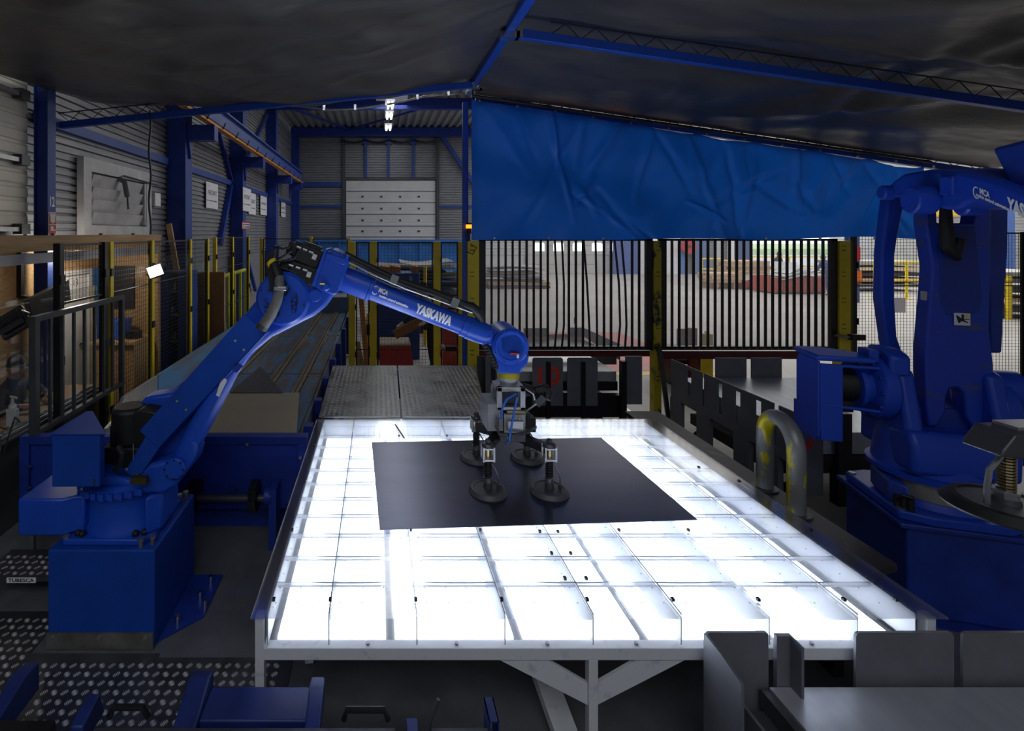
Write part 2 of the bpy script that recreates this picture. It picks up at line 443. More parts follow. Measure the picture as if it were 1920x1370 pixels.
# roof deck with trapezoid ribs running towards the back wall
rf = struct_root('ceiling', (0, 20, ZC))
DECK = M('roof_deck_grey', (0.26, 0.265, 0.27), rough=0.5, metal=0.2, var=0.12)
r_ = MB(); pr = []; x = XW
while x < 6.0:
    pr += [(x, ZC), (x + 0.1, ZC), (x + 0.14, ZC + 0.1), (x + 0.29, ZC + 0.1), (x + 0.33, ZC)]; x += 0.36
pr += [(6.1, ZC), (6.1, ZC + 0.2), (XW, ZC + 0.2)]
r_.prism(pr, lambda u, v, w: (u, w, v), -8, YB + 0.2); r_.build('roof_deck', DECK, rf, smooth=False)
MB().box(6.1, XR, -8, YF + 0.2, ZC + 0.0, ZC + 0.2).build('roof_deck', DECK, rf, smooth=False)
MB().box(XBR, 6.1, YB, YF + 0.2, ZC + 0.0, ZC + 0.2).build('roof_deck', DECK, rf, smooth=False)
for y in (14.8, 19.5, 24.9):
    MB().box(XW, 6.0, y - 0.12, y + 0.12, ZC - 0.45, ZC - 0.02).build('rafter', NAVY, rf)
MB().bar((XW + 0.3, 19.6, ZC - 0.12), (dx0 + 0.3, 24.8, ZC - 0.12), 0.08, 0.08).build('roof_brace', NAVY, rf)
MB().bar((dx0 + 0.2, 24.8, ZC - 0.15), (2.5, 19.6, ZC - 0.15), 0.08, 0.08).build('roof_brace', NAVY, rf)

PANELW = M('added_panel_white', (0.8, 0.82, 0.84), rough=0.4, var=0.03)  # unseen white panels, added above the area lights as their stand-in source
for (x0, x1, y0, y1) in ((7, 41, 11, 31), (-0.1, 1.1, 9, 14.6), (-0.1, 1.1, 15, 19.3), (-5.4 + 1.1, 3.5, -6.3, -2.9)):
    MB().box(x0, x1, y0, y1, ZC - 0.16, ZC - 0.10).build('added_roof_panel', PANELW, rf, smooth=False)
# ---- steel columns on the left wall (H sections)
def column(y, z1, label, w=0.32, x0=XW + 0.02, x1=-4.0):
    t = thing('steel_column', label, 'column', (x1 - 0.15, y, 0), 'blue steel columns along the left wall')
    MB().box(x1 - 0.02, x1, y - w / 2, y + w / 2, 0, z1).build('flange', STEELBLUE, t)
    MB().box(x0, x0 + 0.02, y - w / 2, y + w / 2, 0, z1).build('flange', STEELBLUE, t)
    MB().box(x0 + 0.02, x1 - 0.02, y - w / 2 + 0.02, y - w / 2 + 0.04, 0, z1).build('web', NAVY, t)
    MB().box(x0 + 0.02, x1 - 0.02, y + w / 2 - 0.04, y + w / 2 - 0.02, 0, z1).build('web', NAVY, t)
    MB().box(x0, x1 + 0.08, y - w / 2 - 0.06, y + w / 2 + 0.06, 0.005, 0.03).build('base_plate', NAVY, t)
    return t
c12 = column(6.07, 7.7, 'blue steel column with white number 12 and red hose sign', 0.15, x0=-4.17)
column(10.45, 7.4, 'blue steel column between the wall louvre and first white poster', 0.36)
c3 = column(14.8, 7.4, 'blue steel column behind the second white poster', 0.36)
column(19.5, 7.4, 'blue steel column before the last poster near back corner', 0.36)
column(25.0, 7.7, 'slim blue column in the back left corner', 0.3)
# number and hose sign on column 12 (on the face turned to the aisle)
letter('column_number', '12', 0.17, lambda x, y: (-3.998, 6.07 + x * 0.62, az(379, 6.07) + y), LETTER, c12, bold=0.004)
sg = thing('fire_hose_sign', 'red and white fire hose sign stuck low on column 12', 'sign', (-3.985, 6.07, 2.55))
z0, z1 = az(440, 6.07), az(398, 6.07); zm = az(421, 6.07)
MB().box(-3.998, -3.992, 6.0, 6.14, z0, z1).build('plate', PAPER, sg)
MB().box(-3.992, -3.990, 6.008, 6.135, zm + 0.005, z1 - 0.012).build('red_field', RED, sg)
MB().box(-3.992, -3.990, 6.008, 6.135, z0, zm - 0.005).build('red_field', RED, sg)
MB().yz([(6.02, z1 - 0.02), (6.125, z1 - 0.02), (6.11, zm + 0.05), (6.128, zm + 0.05), (6.073, zm + 0.01), (6.02, zm + 0.05), (6.035, zm + 0.05)], -3.990, -3.988).build('arrow', PAPER, sg)
MB().box(-3.990, -3.988, 6.03, 6.085, z0 + 0.05, zm - 0.02).box(-3.990, -3.988, 6.085, 6.12, zm - 0.075, zm - 0.06).build('hose_pictogram', PAPER, sg)
# girts, braces along the left wall
for i, (y0, y1) in enumerate(bays):
    g = MB(); g.box(XW + 0.005, XW + 0.1, y0 + 0.1, y1 - 0.25, 4.0, 4.14)
    tag(g.build('wall_girt', STEELBLUE), ['blue horizontal girt above the louvre window', 'blue girt on the wall above the first poster', 'blue girt on the wall above the paired posters', 'blue girt on the wall in the farthest bay'][i], 'girt', 'girts of the left wall')
tag(MB().bar((XW + 0.08, 14.5, 4.0), (XW + 0.08, 13.5, 2.3), 0.12, 0.16).build('wall_brace', NAVY), 'dark diagonal brace descending left between the posters', 'brace')
tag(MB().bar((XW + 0.08, 12.6, 6.2), (XW + 0.08, 14.6, 4.1), 0.1, 0.1).build('wall_brace', NAVY), 'dark diagonal brace descending to column behind the crane rail', 'brace')
tag(MB().bar((XW + 0.1, 15.1, 3.0), (XW + 0.1, 17.3, 0.6), 0.1, 0.1).build('wall_brace', NAVY), 'thin dark brace descending right below the red bordered sign', 'brace')
tag(MB().bar((XW + 0.1, 19.2, 7.2), (XW + 0.1, 15.3, 4.4), 0.1, 0.1).build('wall_brace', NAVY), 'dark diagonal brace high on the wall near the back corner', 'brace')
# crane runway
cr = thing('crane_runway', 'blue crane runway beam with orange rail along the left wall', 'crane rail', (-3.5, 15, 4.7))
zr = 4.86
MB().box(-3.6, -3.4, 8.4, 22.4, zr + 0.06, zr + 0.10).box(-3.51, -3.49, 8.4, 22.4, zr + 0.10, zr + 0.42).box(-3.6, -3.4, 8.4, 22.4, zr + 0.42, zr + 0.46).build('beam', STEELBLUE, cr)
MB().box(-3.57, -3.43, 8.4, 22.5, zr, zr + 0.06).build('rail', ORANGE, cr)
for y in (10.45, 14.8, 19.5, 22.2):
    MB().box(-3.995, -3.42, y - 0.12, y + 0.12, zr - 0.32, zr).yz([(y - 0.12, zr - 0.32), (y + 0.12, zr - 0.32), (y, zr - 0.7)], -4.0, -3.95).build('bracket', NAVY, cr)
for k in range(14):
    MB().bar((-3.42, 8.9 + k, zr + 0.02), (-3.36, 8.9 + k, zr + 0.16), 0.03, 0.02).build('rail_clip', BLACK, cr)

# louvre window in the left wall
lv = struct_root('window_1', (XW + 0.1, 8.3, 2.6))
LW = M('louvre_white', (0.5, 0.5, 0.52), rough=0.55, var=0.2, scale=3)
y0, y1, z0, z1 = 7.2, 9.35, 2.5, 3.72
fr = MB(); xo = XW + 0.02
fr.box(xo, xo + 0.1, y0, y0 + 0.2, z0, z1).box(xo, xo + 0.1, y1 - 0.2, y1, z0, z1).box(xo, xo + 0.1, y0 + 0.2, y1 - 0.2, z1 - 0.2, z1).box(xo, xo + 0.1, y0 + 0.2, y1 - 0.2, z0, z0 + 0.22)
fr.build('window_frame', LW, lv)
MB().box(xo, xo + 0.015, y0 + 0.2, y1 - 0.2, z0 + 0.2, z1 - 0.2).build('pane', M('dirty_glass', (0.30, 0.29, 0.27), rough=0.3, var=0.3), lv)
for k in range(4):
    z = z0 + 0.26 + k * 0.19
    MB().bar((xo + 0.06, y0 + 0.26, z + 0.07), (xo + 0.06, y1 - 0.3, z + 0.07), 0.02, 0.19, up=(0.35, 0, 1)).build('louvre_slat', LW, lv)
MB().box(xo + 0.05, xo + 0.12, y1 - 0.32, y1 - 0.26, z0 + 0.25, z1 - 0.22).build('linkage', STEEL, lv)
MB().tube([(xo + 0.1, 8.15, 3.5), (xo + 0.18, 8.2, 3.44), (xo + 0.2, 8.25, 3.2)], 0.04, 8).tube([(xo + 0.2, 8.25, 3.2), (xo + 0.2, 8.28, 3.0)], 0.015, 6).build('actuator', DARKSTEEL, lv)
MB().tube([(xo + 0.1, 8.15, 3.5), (xo + 0.12, 8.3, 3.56), (xo + 0.12, 9.6, 3.52)], 0.014, 6).build('conduit', DARKSTEEL, lv)
tag(MB().box(xo, xo + 0.1, 9.5, 9.75, 3.12, 3.38).build('junction_box', WHITE, bev=0.01), 'small pale electrical box right of the louvre window', 'electrical box')

# posters hung on the left wall; print too small to read is a row of short strokes
def smudge(name, x, ya, yb, z, h, parent):
    b = MB(); y = ya; rnd = random.Random(3)
    while y < yb:
        w = rnd.uniform(0.02, 0.05); b.box(x, x + 0.002, y, min(yb, y + w), z - h / 2, z + h / 2 * rnd.uniform(0.6, 1)); y += w + rnd.choice((0.012, 0.012, 0.04))
    b.build(name, INK, parent, smooth=False)
def poster(px0, px1, py0, py1, x, label, word, size, sub):
    ya = x * FPX / (px0 - PX); yb = x * FPX / (px1 - PX); yc = (ya + yb) / 2
    za, zb = az(py1, yc), az(py0, yc)
    t = thing('poster', label, 'poster', (x, yc, za), 'white paper posters along the left wall')
    MB().box(x, x + 0.012, ya, yb, za, zb).build('paper', PAPER, t)
    w = yb - ya; zc = za + (zb - za) * 0.6
    letter('heading', word, (zb - za) * size, lambda u, v: (x + 0.014, yc + u, zc + v), INK, t, width=w * 0.78)
    smudge('subline', x + 0.012, ya + w * 0.07, yb - w * 0.07, za + (zb - za) * 0.3, 0.03, t)
    MB().box(x + 0.012, x + 0.014, ya + w * 0.08, ya + w * 0.28, zb - (zb - za) * 0.16, zb - (zb - za) * 0.14).build('letterhead', M('pale_blue_ink', (0.25, 0.3, 0.45), rough=0.7), t)
poster(386, 408, 343, 391, -4.35, 'large VERZINKT poster alone on the cladding left of a brace', 'VERZINKT', 0.26, 'los verzinkt materiaal')
poster(455, 470, 353, 396, -3.96, 'VERZINKT poster hanging in front of blue column', 'VERZINKT', 0.26, 'los verzinkt materiaal')
poster(466, 479, 362, 402, -4.35, 'VERZINKT poster half hidden behind another poster', 'VERZINKT', 0.26, 'los verzinkt materiaal')
poster(488, 500, 368, 403, -4.35, 'narrow white poster between two blue columns', 'ONBEHANDELD', 0.2, 'los materiaal')
poster(527, 535, 379, 407, -4.35, 'smallest white poster nearest the back corner', 'ONBEHANDELD', 0.2, 'los materiaal')
yc = 14.5; s_ = thing('warning_sign', 'small red bordered notice on column under the posters', 'sign', (-3.97, yc, 2.7))
ya, yb = -3.96 * FPX / (455 - PX), -3.96 * FPX / (469 - PX); za, zb = az(430, yc), az(415, yc)
MB().box(-3.99, -3.975, ya, yb, za, zb).build('plate', RED, s_)
MB().box(-3.975, -3.972, ya + 0.03, yb - 0.03, za + 0.04, zb - 0.04).build('white_field', PAPER, s_)
for k in range(2): smudge('text_line', -3.972, ya + 0.06, yb - 0.06, za + 0.15 - k * 0.07, 0.05, s_)

# ceiling luminaires in a row above the rear bay
TUBE = emit('fluorescent_tube', (0.95, 1.0, 0.85), 14)
for i, (y, z) in enumerate(((17.9, az(198, 17.9)), (19.6, az(218, 19.6)), (21.6, az(240, 21.6)))):
    l_ = thing('ceiling_luminaire', ['nearest twin tube luminaire of the hanging row', 'middle twin tube luminaire of the hanging row', 'farthest twin tube luminaire of the hanging row'][i], 'lamp', (0.42, y, z), 'twin tube luminaires in the rear bay')
    MB().box(0.26, 0.58, y - 0.5, y + 0.5, z + 0.03, z + 0.1).build('housing', STEEL, l_)
    for s in (-1, 1):
        MB().box(0.42 + s * 0.08 - 0.03, 0.42 + s * 0.08 + 0.03, y - 0.36, y + 0.36, z - 0.04, z + 0.03).build('tube', TUBE, l_)
    MB().cyl((0.42, y, z + 0.1), (0.42, y, ZC), 0.012, 6).build('hanger', BLACK, l_)
# ================================================================ CANOPY TENT OVER THE ROBOT CELL
RX, RZ, YE = 1.32, 4.68, 7.0
def roof_z(x):
    return RZ - 0.145 * (x - RX) if x > RX else RZ - 0.098 * (RX - x)
TARP = M('black_tarpaulin', (0.075, 0.069, 0.066), rough=0.40, var=0.35, scale=1.8, bump=0.35, bscale=3.5, stretch=(1, 2.5, 1), rvar=0.12, spec=0.6)
def creases(lines):                       # soft ridges along line pieces (x0, y0, x1, y1, width, height)
    pre = []
    for (x0, y0, x1, y1, w, h) in lines:
        d = Vector((x1 - x0, y1 - y0)); L = d.length; d.normalize(); pre.append((x0, y0, d.x, d.y, L, w, h))
    def f(x, y):
        s = 0.0
        for (x0, y0, dx, dy, L, w, h) in pre:
            t = (x - x0) * dx + (y - y0) * dy; q = -(x - x0) * dy + (y - y0) * dx
            if abs(q) > 3 * w or t < -0.3 * L or t > 1.3 * L: continue
            e = math.sin(math.pi * max(0.0, min(1.0, (t / L + 0.1) / 1.2))) ** 0.7
            s += h * e * math.exp(-(q / w) ** 2)
        return s
    return f
rc = random.Random(5)
CL = creases([(1.2, 1.6 + 0.34 * k + rc.uniform(-.1, .1), rc.uniform(-2.6, -0.8), 2.2 + 0.42 * k + rc.uniform(-.2, .3), rc.uniform(0.06, 0.13), rc.uniform(-0.06, 0.06)) for k in range(11)])
CRr = creases([(rc.uniform(1.6, 5.5), rc.uniform(2.5, 6.6), rc.uniform(3.5, 8.4), rc.uniform(1.8, 6.8), rc.uniform(0.05, 0.12), rc.uniform(-0.05, 0.05)) for k in range(22)])
def tarp(name, x0, x1, y0, y1, sagf, label, nx=120, ny=120):
    vs = []; fs = []
    for j in range(ny + 1):
        for i in range(nx + 1):
            u, v = i / nx, j / ny
            x = x0 + (x1 - x0) * u; y = y0 + (y1 - y0) * v
            vs.append((x, y, sagf(u, v, x, y)))
    for j in range(ny):
        for i in range(nx):
            a = j * (nx + 1) + i
            fs.append((a, a + 1, a + nx + 2, a + nx + 1))
    b = MB(); b.add(vs, fs)
    o = b.build(name, TARP, ang=180)
    m = o.modifiers.new('thickness', 'SOLIDIFY'); m.thickness = 0.006
    return tag(o, label, 'tarpaulin')
def sag_left(u, v, x, y):
    e = 4.47 - 0.17 * max(0, 6.9 - y) / 1.6 * (1 - u) ** 2
    e = max(e, 4.02)
    line = e + (4.70 - e) * u
    s = 0.27 * math.sin(math.pi * min(1, u * 1.01)) ** 0.8 * (0.95 + 0.12 * math.sin(v * 5.0))
    w = 0.030 * math.sin((x * 1.1 - y * 0.8) * 5 + 2 * noise.noise(Vector((x, y, 0)))) * math.sin(math.pi * u)
    w += 0.05 * noise.noise(Vector((x * 0.9, y * 0.7, 3.1)))
    return line - s + w * 0.8 + CL(x, y)
def sag_right(u, v, x, y):
    s = 0.05 * math.sin(math.pi * u) * math.sin(math.pi * ((y - 5.0) / 2.0 % 1.0))
    w = 0.03 * math.sin((x * 0.9 + y * 1.3) * 4 + 3 * noise.noise(Vector((x * 0.6, y * 0.6, 7)))) * math.sin(math.pi * u) + 0.05 * noise.noise(Vector((x * 0.7, y * 1.1, 9.1)))
    d = 0.16 if y < 5.2 else 0.16 - 0.28 * (y - 5.2) / 1.75
    return roof_z(x) + d - s + (w * 0.8 + CRr(x, y)) * min(1, (6.95 - y) * 1.5 + 0.1)
tarp('canopy_tarpaulin', -4.05, RX - 0.03, 0.9, YE - 0.1, sag_left, 'sagging black tarpaulin left of the ridge beam')
tarp('canopy_tarpaulin', RX + 0.03, 8.6, 0.9, YE - 0.05, sag_right, 'black tarpaulin right of the ridge beam above the trusses')
# blue frame: ridge, trusses
tag(MB().box(RX - 0.045, RX + 0.045, 0.9, YE + 0.3, RZ - 0.06, RZ + 0.06).build('ridge_beam', BEAMBLUE, bev=0.006), 'blue ridge beam running back under the canopy peak', 'beam')
def truss(x0, x1, y, label, dz=0.0, hz=0.11):
    z0, z1 = roof_z(x0) + dz, roof_z(x1) + dz
    t = thing('canopy_truss', label, 'beam', (x0, y, z0))
    MB().bar((x0, y, z0 - 0.06), (x1, y, z1 - 0.06), 0.07, 0.09).build('bottom_chord', BEAMBLUE, t, bev=0.004)
    up = MB(); up.tube([(x0 + (x1 - x0) * 0.05, y, z0 + (z1 - z0) * 0.05 + hz), (x1, y, z1 + hz)], 0.008, 6); up.build('top_rod', BLACK, t)
    n = int(abs(x1 - x0) / 0.16); z = MB()
    pts = [(x0 + (x1 - x0) * (0.05 + 0.95 * i / n), y, z0 + (z1 - z0) * (0.05 + 0.95 * i / n) + (hz if i % 2 else -0.02)) for i in range(n + 1)]
    z.tube(pts, 0.006, 5); z.build('lacing', BLACK, t)
    return t
truss(RX + 0.05, 8.6, 5.0, 'blue canopy truss with zigzag lacing crossing the right roof')
truss(RX + 0.05, 8.6, 2.6, 'blue canopy truss nearest the viewer above the right robot')
truss(RX - 0.05, -4.36, 6.75, 'blue canopy truss fixed to column 12 on the left', dz=-0.0)
rr = truss(RX + 0.05, 8.6, YE + 0.02, 'blue canopy truss carrying the blue curtain', dz=-0.12, hz=0.06)
for y in (5.0, YE - 0.2):
    cl = MB(); cl.box(RX - 0.09, RX + 0.09, y - 0.05, y + 0.05, RZ - 0.12, RZ - 0.06).box(RX + 0.06, RX + 0.12, y - 0.05, y + 0.05, RZ - 0.12, RZ + 0.02)
    tag(cl.build('beam_clamp', CHROME), 'bright bolted clamp on the ridge beam ' + ('at the middle truss' if y < 6 else 'at the rear end'), 'clamp')
# post under the rear ridge end, with thin stay
tag(MB().box(ax(867, 7.15), ax(877, 7.15), 7.1, 7.18, 0, RZ - 0.2).build('canopy_post', BEAMBLUE), 'blue square canopy post beside the signal lamp', 'post')
tag(MB().cyl((RX + 0.02, 7.05, RZ - 0.05), (ax(886, 7.05), 7.05, az(420, 7.05)), 0.012, 6).build('stay_rod', BLACK), 'thin black stay hanging beside the curtain edge', 'rod')
# curved conduit hanging under the left rear edge
pts = []
for i in range(25):
    u = i / 24; pts.append(at(520 + u * 350, 193 + 14 * math.sin(math.pi * min(1, u * 1.25)) - 26 * max(0, u - 0.3), 7.3))
cd = thing('canopy_conduit', 'pale curved conduit slung under the rear canopy edge', 'pipe', pts[12])
MB().tube(pts, 0.016, 8).build('pipe', STEEL, cd)
for k in (2, 6, 10, 14, 18, 22):
    MB().box(pts[k].x - 0.015, pts[k].x + 0.015, 7.27, 7.33, pts[k].z - 0.02, pts[k].z + 0.06).build('pipe_clip', CHROME, cd)
# cable hanging down the left
pts = [at(281 + 2 * math.sin(i), 207 + i * 15.5, 6.72) for i in range(16)]
tag(MB().tube(pts, 0.014, 6).build('hanging_cable', DARKSTEEL), 'grey twisted cable hanging from truss down to the timber cabin', 'cable')

# ---- blue curtain
CURT = fabric('blue_pvc_curtain', (0.007, 0.072, 0.46), (0.01, 0.17, 0.80), rough=0.27, bump=0.06, bscale=2.5, var=0.12)
rc = random.Random(21)
def hook_lines():
    L = []
    for k in range(13):
        x = ax(884, 6.95) + 0.1 + k * 0.49; z = roof_z(x) - 0.25
        for j in range(2):
            sl = rc.uniform(-0.75, 0.75); ln = rc.uniform(0.5, 1.5)
            L.append((x, z, x + sl * ln, z - ln, rc.uniform(0.035, 0.075), rc.uniform(0.02, 0.05) * rc.choice((-1, 1))))
    for k in range(16):
        x = rc.uniform(1.6, 7.4); z = rc.uniform(2.55, 3.5); sl = rc.uniform(-1.6, 1.2)
        L.append((x, z, x + sl * 0.6, z - rc.uniform(0.25, 0.6), rc.uniform(0.03, 0.07), rc.uniform(0.02, 0.045) * rc.choice((-1, 1))))
    return L
CC = creases(hook_lines())
cx0, cx1, cy = ax(884, 6.95), ax(1742, 6.95), 6.93
nx, ny = 300, 90; vs = []; fs = []
for j in range(ny + 1):
    for i in range(nx + 1):
        u, v = i / nx, j / ny
        x = cx0 + (cx1 - cx0) * u
        ph = (u * 8.0) % 1.0
        ztop = roof_z(x) - 0.215 - 0.05 * (1 - (2 * ph - 1) ** 2) * (0.4 + u)
        zbot = 2.505 + 0.025 * math.sin(u * 17) * u + 0.03 * u
        z = ztop + (zbot - ztop) * v
        n1 = noise.noise(Vector((x * 0.8 + z * 0.9, z * 1.1 - x * 0.25, 1.7)))
        n2 = noise.noise(Vector((x * 2.0 - z * 2.6, z * 0.7 + x * 0.4, 5.2)))
        fold = 0.10 * n1 + 0.045 * n2 + 0.035 * (1 - v) ** 2 * math.cos(2 * math.pi * ph) + 0.02 * math.sin(x * 6 + z * 3 * (1 if u < .6 else -1)) * (0.3 + v * 0.6)
        fold += CC(x, z)
        vs.append((x, cy + fold * (0.5 + 0.5 * min(1, 5 * u)) * 0.9, z))
for j in range(ny):
    for i in range(nx):
        a = j * (nx + 1) + i; fs.append((a, a + 1, a + nx + 2, a + nx + 1))
ct = thing('curtain', 'blue plastic curtain hanging across above the barred gate', 'curtain', ((cx0 + cx1) / 2, cy, 2.5))
b = MB(); b.add(vs, fs); b.build('sheet', CURT, ct, ang=180)
for k in range(13):
    x = cx0 + 0.1 + (cx1 - cx0 - 0.1) * k / 12
    MB().cyl((x, cy - 0.03, roof_z(x) - 0.235), (x, cy - 0.045, roof_z(x) - 0.235), 0.018, 8).build('eyelet', CHROME, ct)
    MB().tube([(x, cy - 0.02, roof_z(x) - 0.24), (x, cy + 0.02, roof_z(x) - 0.13)], 0.006, 5).build('hook', CHROME, ct)
MB().tube([(cx0, cy + 0.0, roof_z(cx0) - 0.16), (cx1, cy + 0.0, roof_z(cx1) - 0.16)], 0.022, 8).build('curtain_rail', BLACK, ct)
for k in range(9):
    x = cx0 + 0.3 + k * (cx1 - cx0 - 0.4) / 8
    MB().cyl((x, cy - 0.06, 2.53), (x, cy - 0.075, 2.53), 0.015, 8).build('hem_eyelet', CHROME, ct)
# ================================================================ SAFETY FENCES
WIRE = M('fence_wire_black', (0.02, 0.02, 0.022), rough=0.5, var=0.2)
def wire_mesh(p, q, z0, z1, sx=0.055, sz=0.055, w=0.0034):
    p = Vector((p[0], p[1], 0)); q = Vector((q[0], q[1], 0)); d = q - p; L = d.length; d.normalize(); nrm = Vector((-d.y, d.x, 0))
    b = MB(); n = max(2, int(L / sx))
    def strip(a, c, side):                                   # a square wire without end caps
        vs = []
        for e in (a, c):
            for i, j in ((-1, -1), (1, -1), (1, 1), (-1, 1)): vs.append(e + nrm * (i * w / 2) + side * (j * w / 2))
        b.add(vs, [(0, 1, 5, 4), (1, 2, 6, 5), (2, 3, 7, 6), (3, 0, 4, 7)])
    up = Vector((0, 0, 1))
    for i in range(1, n): e = p + d * (L * i / n); strip(e + up * z0, e + up * z1, d)
    k = max(2, int((z1 - z0) / sz))
    for i in range(1, k): z = z0 + (z1 - z0) * i / k; strip(p + up * z, q + up * z, up)
    return b
def post_geo(x, y, z1, w=0.07, d=0.06):
    b = MB(); b.box(x - w / 2, x + w / 2, y - d / 2, y + d / 2, 0, z1).box(x - w, x + w, y - d, y + d, 0.004, 0.015)
    return b
def fence(label, posts, z1, panels, postw=0.07, posts_mat=None, mid=(1.25,), sx=0.055, group=None, zbot=0.12):
    t = thing('safety_fence', label, 'fence', (posts[0][0], posts[0][1], 0), group)
    for (x, y, *r) in posts:
        po = post_geo(x, y, z1 + (r[0] if r else 0), postw, postw).build('post', posts_mat or YELLOW, t, bev=0.004)
        for z in (0.5, 1.3, 2.1):
            MB().box(x + postw / 2, x + postw / 2 + 0.018, y - postw / 2 - 0.012, y + 0.02, z, z + 0.09).build('panel_clip', BLACK, po)
    for (i, j) in panels:
        p, q = Vector((posts[i][0], posts[i][1], 0)), Vector((posts[j][0], posts[j][1], 0)); d = (q - p).normalized()
        a, c = p + d * (postw * 0.7), q - d * (postw * 0.7)
        f = MB()
        for e in (a, c): f.bar(e + Vector((0, 0, zbot)), e + Vector((0, 0, z1 - 0.02)), 0.022, 0.022)
        for z in (zbot, z1 - 0.02): f.bar(a + Vector((0, 0, z)), c + Vector((0, 0, z)), 0.022, 0.022)
        fo = f.build('panel_frame', BLACK, t)
        wire_mesh(a, c, zbot, z1 - 0.02, sx, sx).build('wire_mesh', WIRE, fo, smooth=False, kind='stuff')
        for z in mid:
            MB().tube([a + Vector((0, 0, z)), c + Vector((0, 0, z))], 0.009, 6).build('rail', BLACK, fo)
    return t
FX = -3.15
lp = [FX * FPX / (p_ - PX) for p_ in (110, 205, 283, 355, 388)]
fence('short mesh fence with dark post above the clear screen', [(FX, lp[0]), (FX, lp[1] - 0.12)], 2.5, [(0, 1)], mid=(), group='mesh fence runs around the robot cell', zbot=1.9, posts_mat=BLACK)
fence('mesh fence with yellow posts in front of the timber cabin', [(FX, y) for y in lp[1:]], 2.5, [(0, 1), (1, 2), (2, 3)], mid=(1.9,), group='mesh fence runs around the robot cell')
lp2 = [FX * FPX / (p_ - PX) for p_ in (403, 435, 465)]
fence('far mesh fence with yellow posts beside the yellow tube barrier', [(FX, y) for y in lp2], 2.52, [(0, 1), (1, 2)], mid=(1.9, 1.1), group='mesh fence runs around the robot cell')
yb_ = lp2[-1] + 0.1
fence('rear mesh fence closing off the end of the conveyor', [(FX + 0.3, yb_), (ax(583, yb_), yb_, 0.03), (ax(655, yb_), yb_)], 2.48, [(0, 1), (1, 2)], mid=(1.6,), group='mesh fence runs around the robot cell')
F2 = 8.45
fence('mesh fence with yellow posts behind the forearm of the left robot', [(ax(660, F2), F2), (ax(700, F2), F2), (ax(819, F2), F2), (ax(866, F2), F2)], 2.46, [(0, 1), (1, 2), (2, 3)], postw=0.11, mid=(0.62,), group='mesh fence runs around the robot cell')
GY = 7.1
fence('mesh fence with fine wires right of the barred gate', [(ax(1600, GY), GY), (ax(1920, GY), GY), (ax(2200, GY), GY)], 2.62, [(0, 1), (1, 2)], posts_mat=BLACK, postw=0.05, mid=(1.9, 1.85), sx=0.045, group='mesh fence runs around the robot cell', zbot=0.3)

# ================================================================ BARRED GATE WITH CLEAR CURTAIN SHEETS
def big_post(px0, px1, label, m, zt=2.49, zb=0.0, plate=True):
    x0, x1 = ax(px0, GY), ax(px1, GY)
    t = thing('gate_post', label, 'post', ((x0 + x1) / 2, GY, 0), 'yellow posts of the barred gate')
    MB().box(x0, x1, GY - 0.06, GY + 0.06, zb, zt).build('column', m, t, bev=0.005)
    MB().box(x0 - 0.05, x1 + 0.05, GY - 0.1, GY + 0.1, 0.004, 0.02).build('base_plate', m, t)
    for k in range(6):
        z = 0.5 + k * 0.37
        for i in range(3):
            for j in range(2):
                MB().box(x0 + 0.035 + i * 0.02, x0 + 0.047 + i * 0.02, GY - 0.062, GY - 0.059, z + j * 0.06, z + 0.014 + j * 0.06).build('slot', BLACK, t)
    return t
big_post(876, 897, 'wide yellow post at the left end of barred gate', YELLOW)
big_post(1222, 1236, 'slim worn yellow post between the two barred panels', YELLOWWORN)
big_post(1567, 1588, 'wide yellow post at the right end of barred gate', YELLOW)
PVC = sheet_clear('milky_clear_curtain', (0.93, 0.93, 0.94), 0.16, (0.8, 0.8, 0.82), gloss=0.05, rough=0.15)
def barred(px0, px1, label, bent):
    x0, x1 = ax(px0, GY), ax(px1, GY); zt, zb = 2.52, az(655, GY)
    t = thing('barred_panel', label, 'gate panel', ((x0 + x1) / 2, GY, zb))
    MB().box(x0, x1, GY - 0.035, GY + 0.035, zb, zb + 0.05).build('bottom_rail', BLACK, t)
    MB().box(x0, x1, GY - 0.03, GY + 0.03, zt - 0.03, zt).build('top_rail', BLACK, t)
    for x, w in ((x0, 0.09), (x1, 0.09)):
        MB().box(x - (0 if x == x0 else w), x + (w if x == x0 else 0), GY - 0.03, GY + 0.03, zb, zt).build('stile', BLACK, t)
    n = 22; sp = (x1 - x0 - 0.16) / (n + 1); me = None
    for k in range(n):
        x = x0 + 0.08 + sp * (k + 1)
        if k in bent:
            dx, dm = bent[k]
            b = MB(); b.tube([(x - dx, GY, zt - 0.02), (x - dx * 0.35 + dm, GY, (zt + zb) / 2 + 0.15), (x + dm, GY, zb + 0.35), (x, GY, zb + 0.03)], 0.0145, 6)
            b.build('bar', BLACK, t)
        else:
            if me is None:
                me = MB().box(-0.014, 0.014, -0.012, 0.012, zb + 0.04, zt - 0.02).mesh('bar', smooth=False); me.materials.append(BLACK)
            inst('bar', me, t, (x, GY, 0))
        MB().cyl((x + sp / 2, GY - 0.035, zb + 0.025), (x + sp / 2, GY - 0.042, zb + 0.025), 0.008, 6).build('rivet', STEEL, t)
    MB().box(x0 + 0.05, x1 - 0.05, GY + 0.016, GY + 0.02, zb + 0.03, zt - 0.02).build('clear_sheet', PVC, t, smooth=False)
barred(898, 1222, 'left barred gate panel of black bars, several bars bent', {9: (0.0, 0.03), 10: (0.0, 0.03), 14: (0.09, -0.01), 15: (0.02, 0.0), 18: (0.05, 0.03), 19: (0.05, 0.02)})
barred(1236, 1567, 'right barred gate panel of straight black bars', {})
DRED = M('dark_red_paint', (0.10, 0.012, 0.018), rough=0.45, var=0.2)
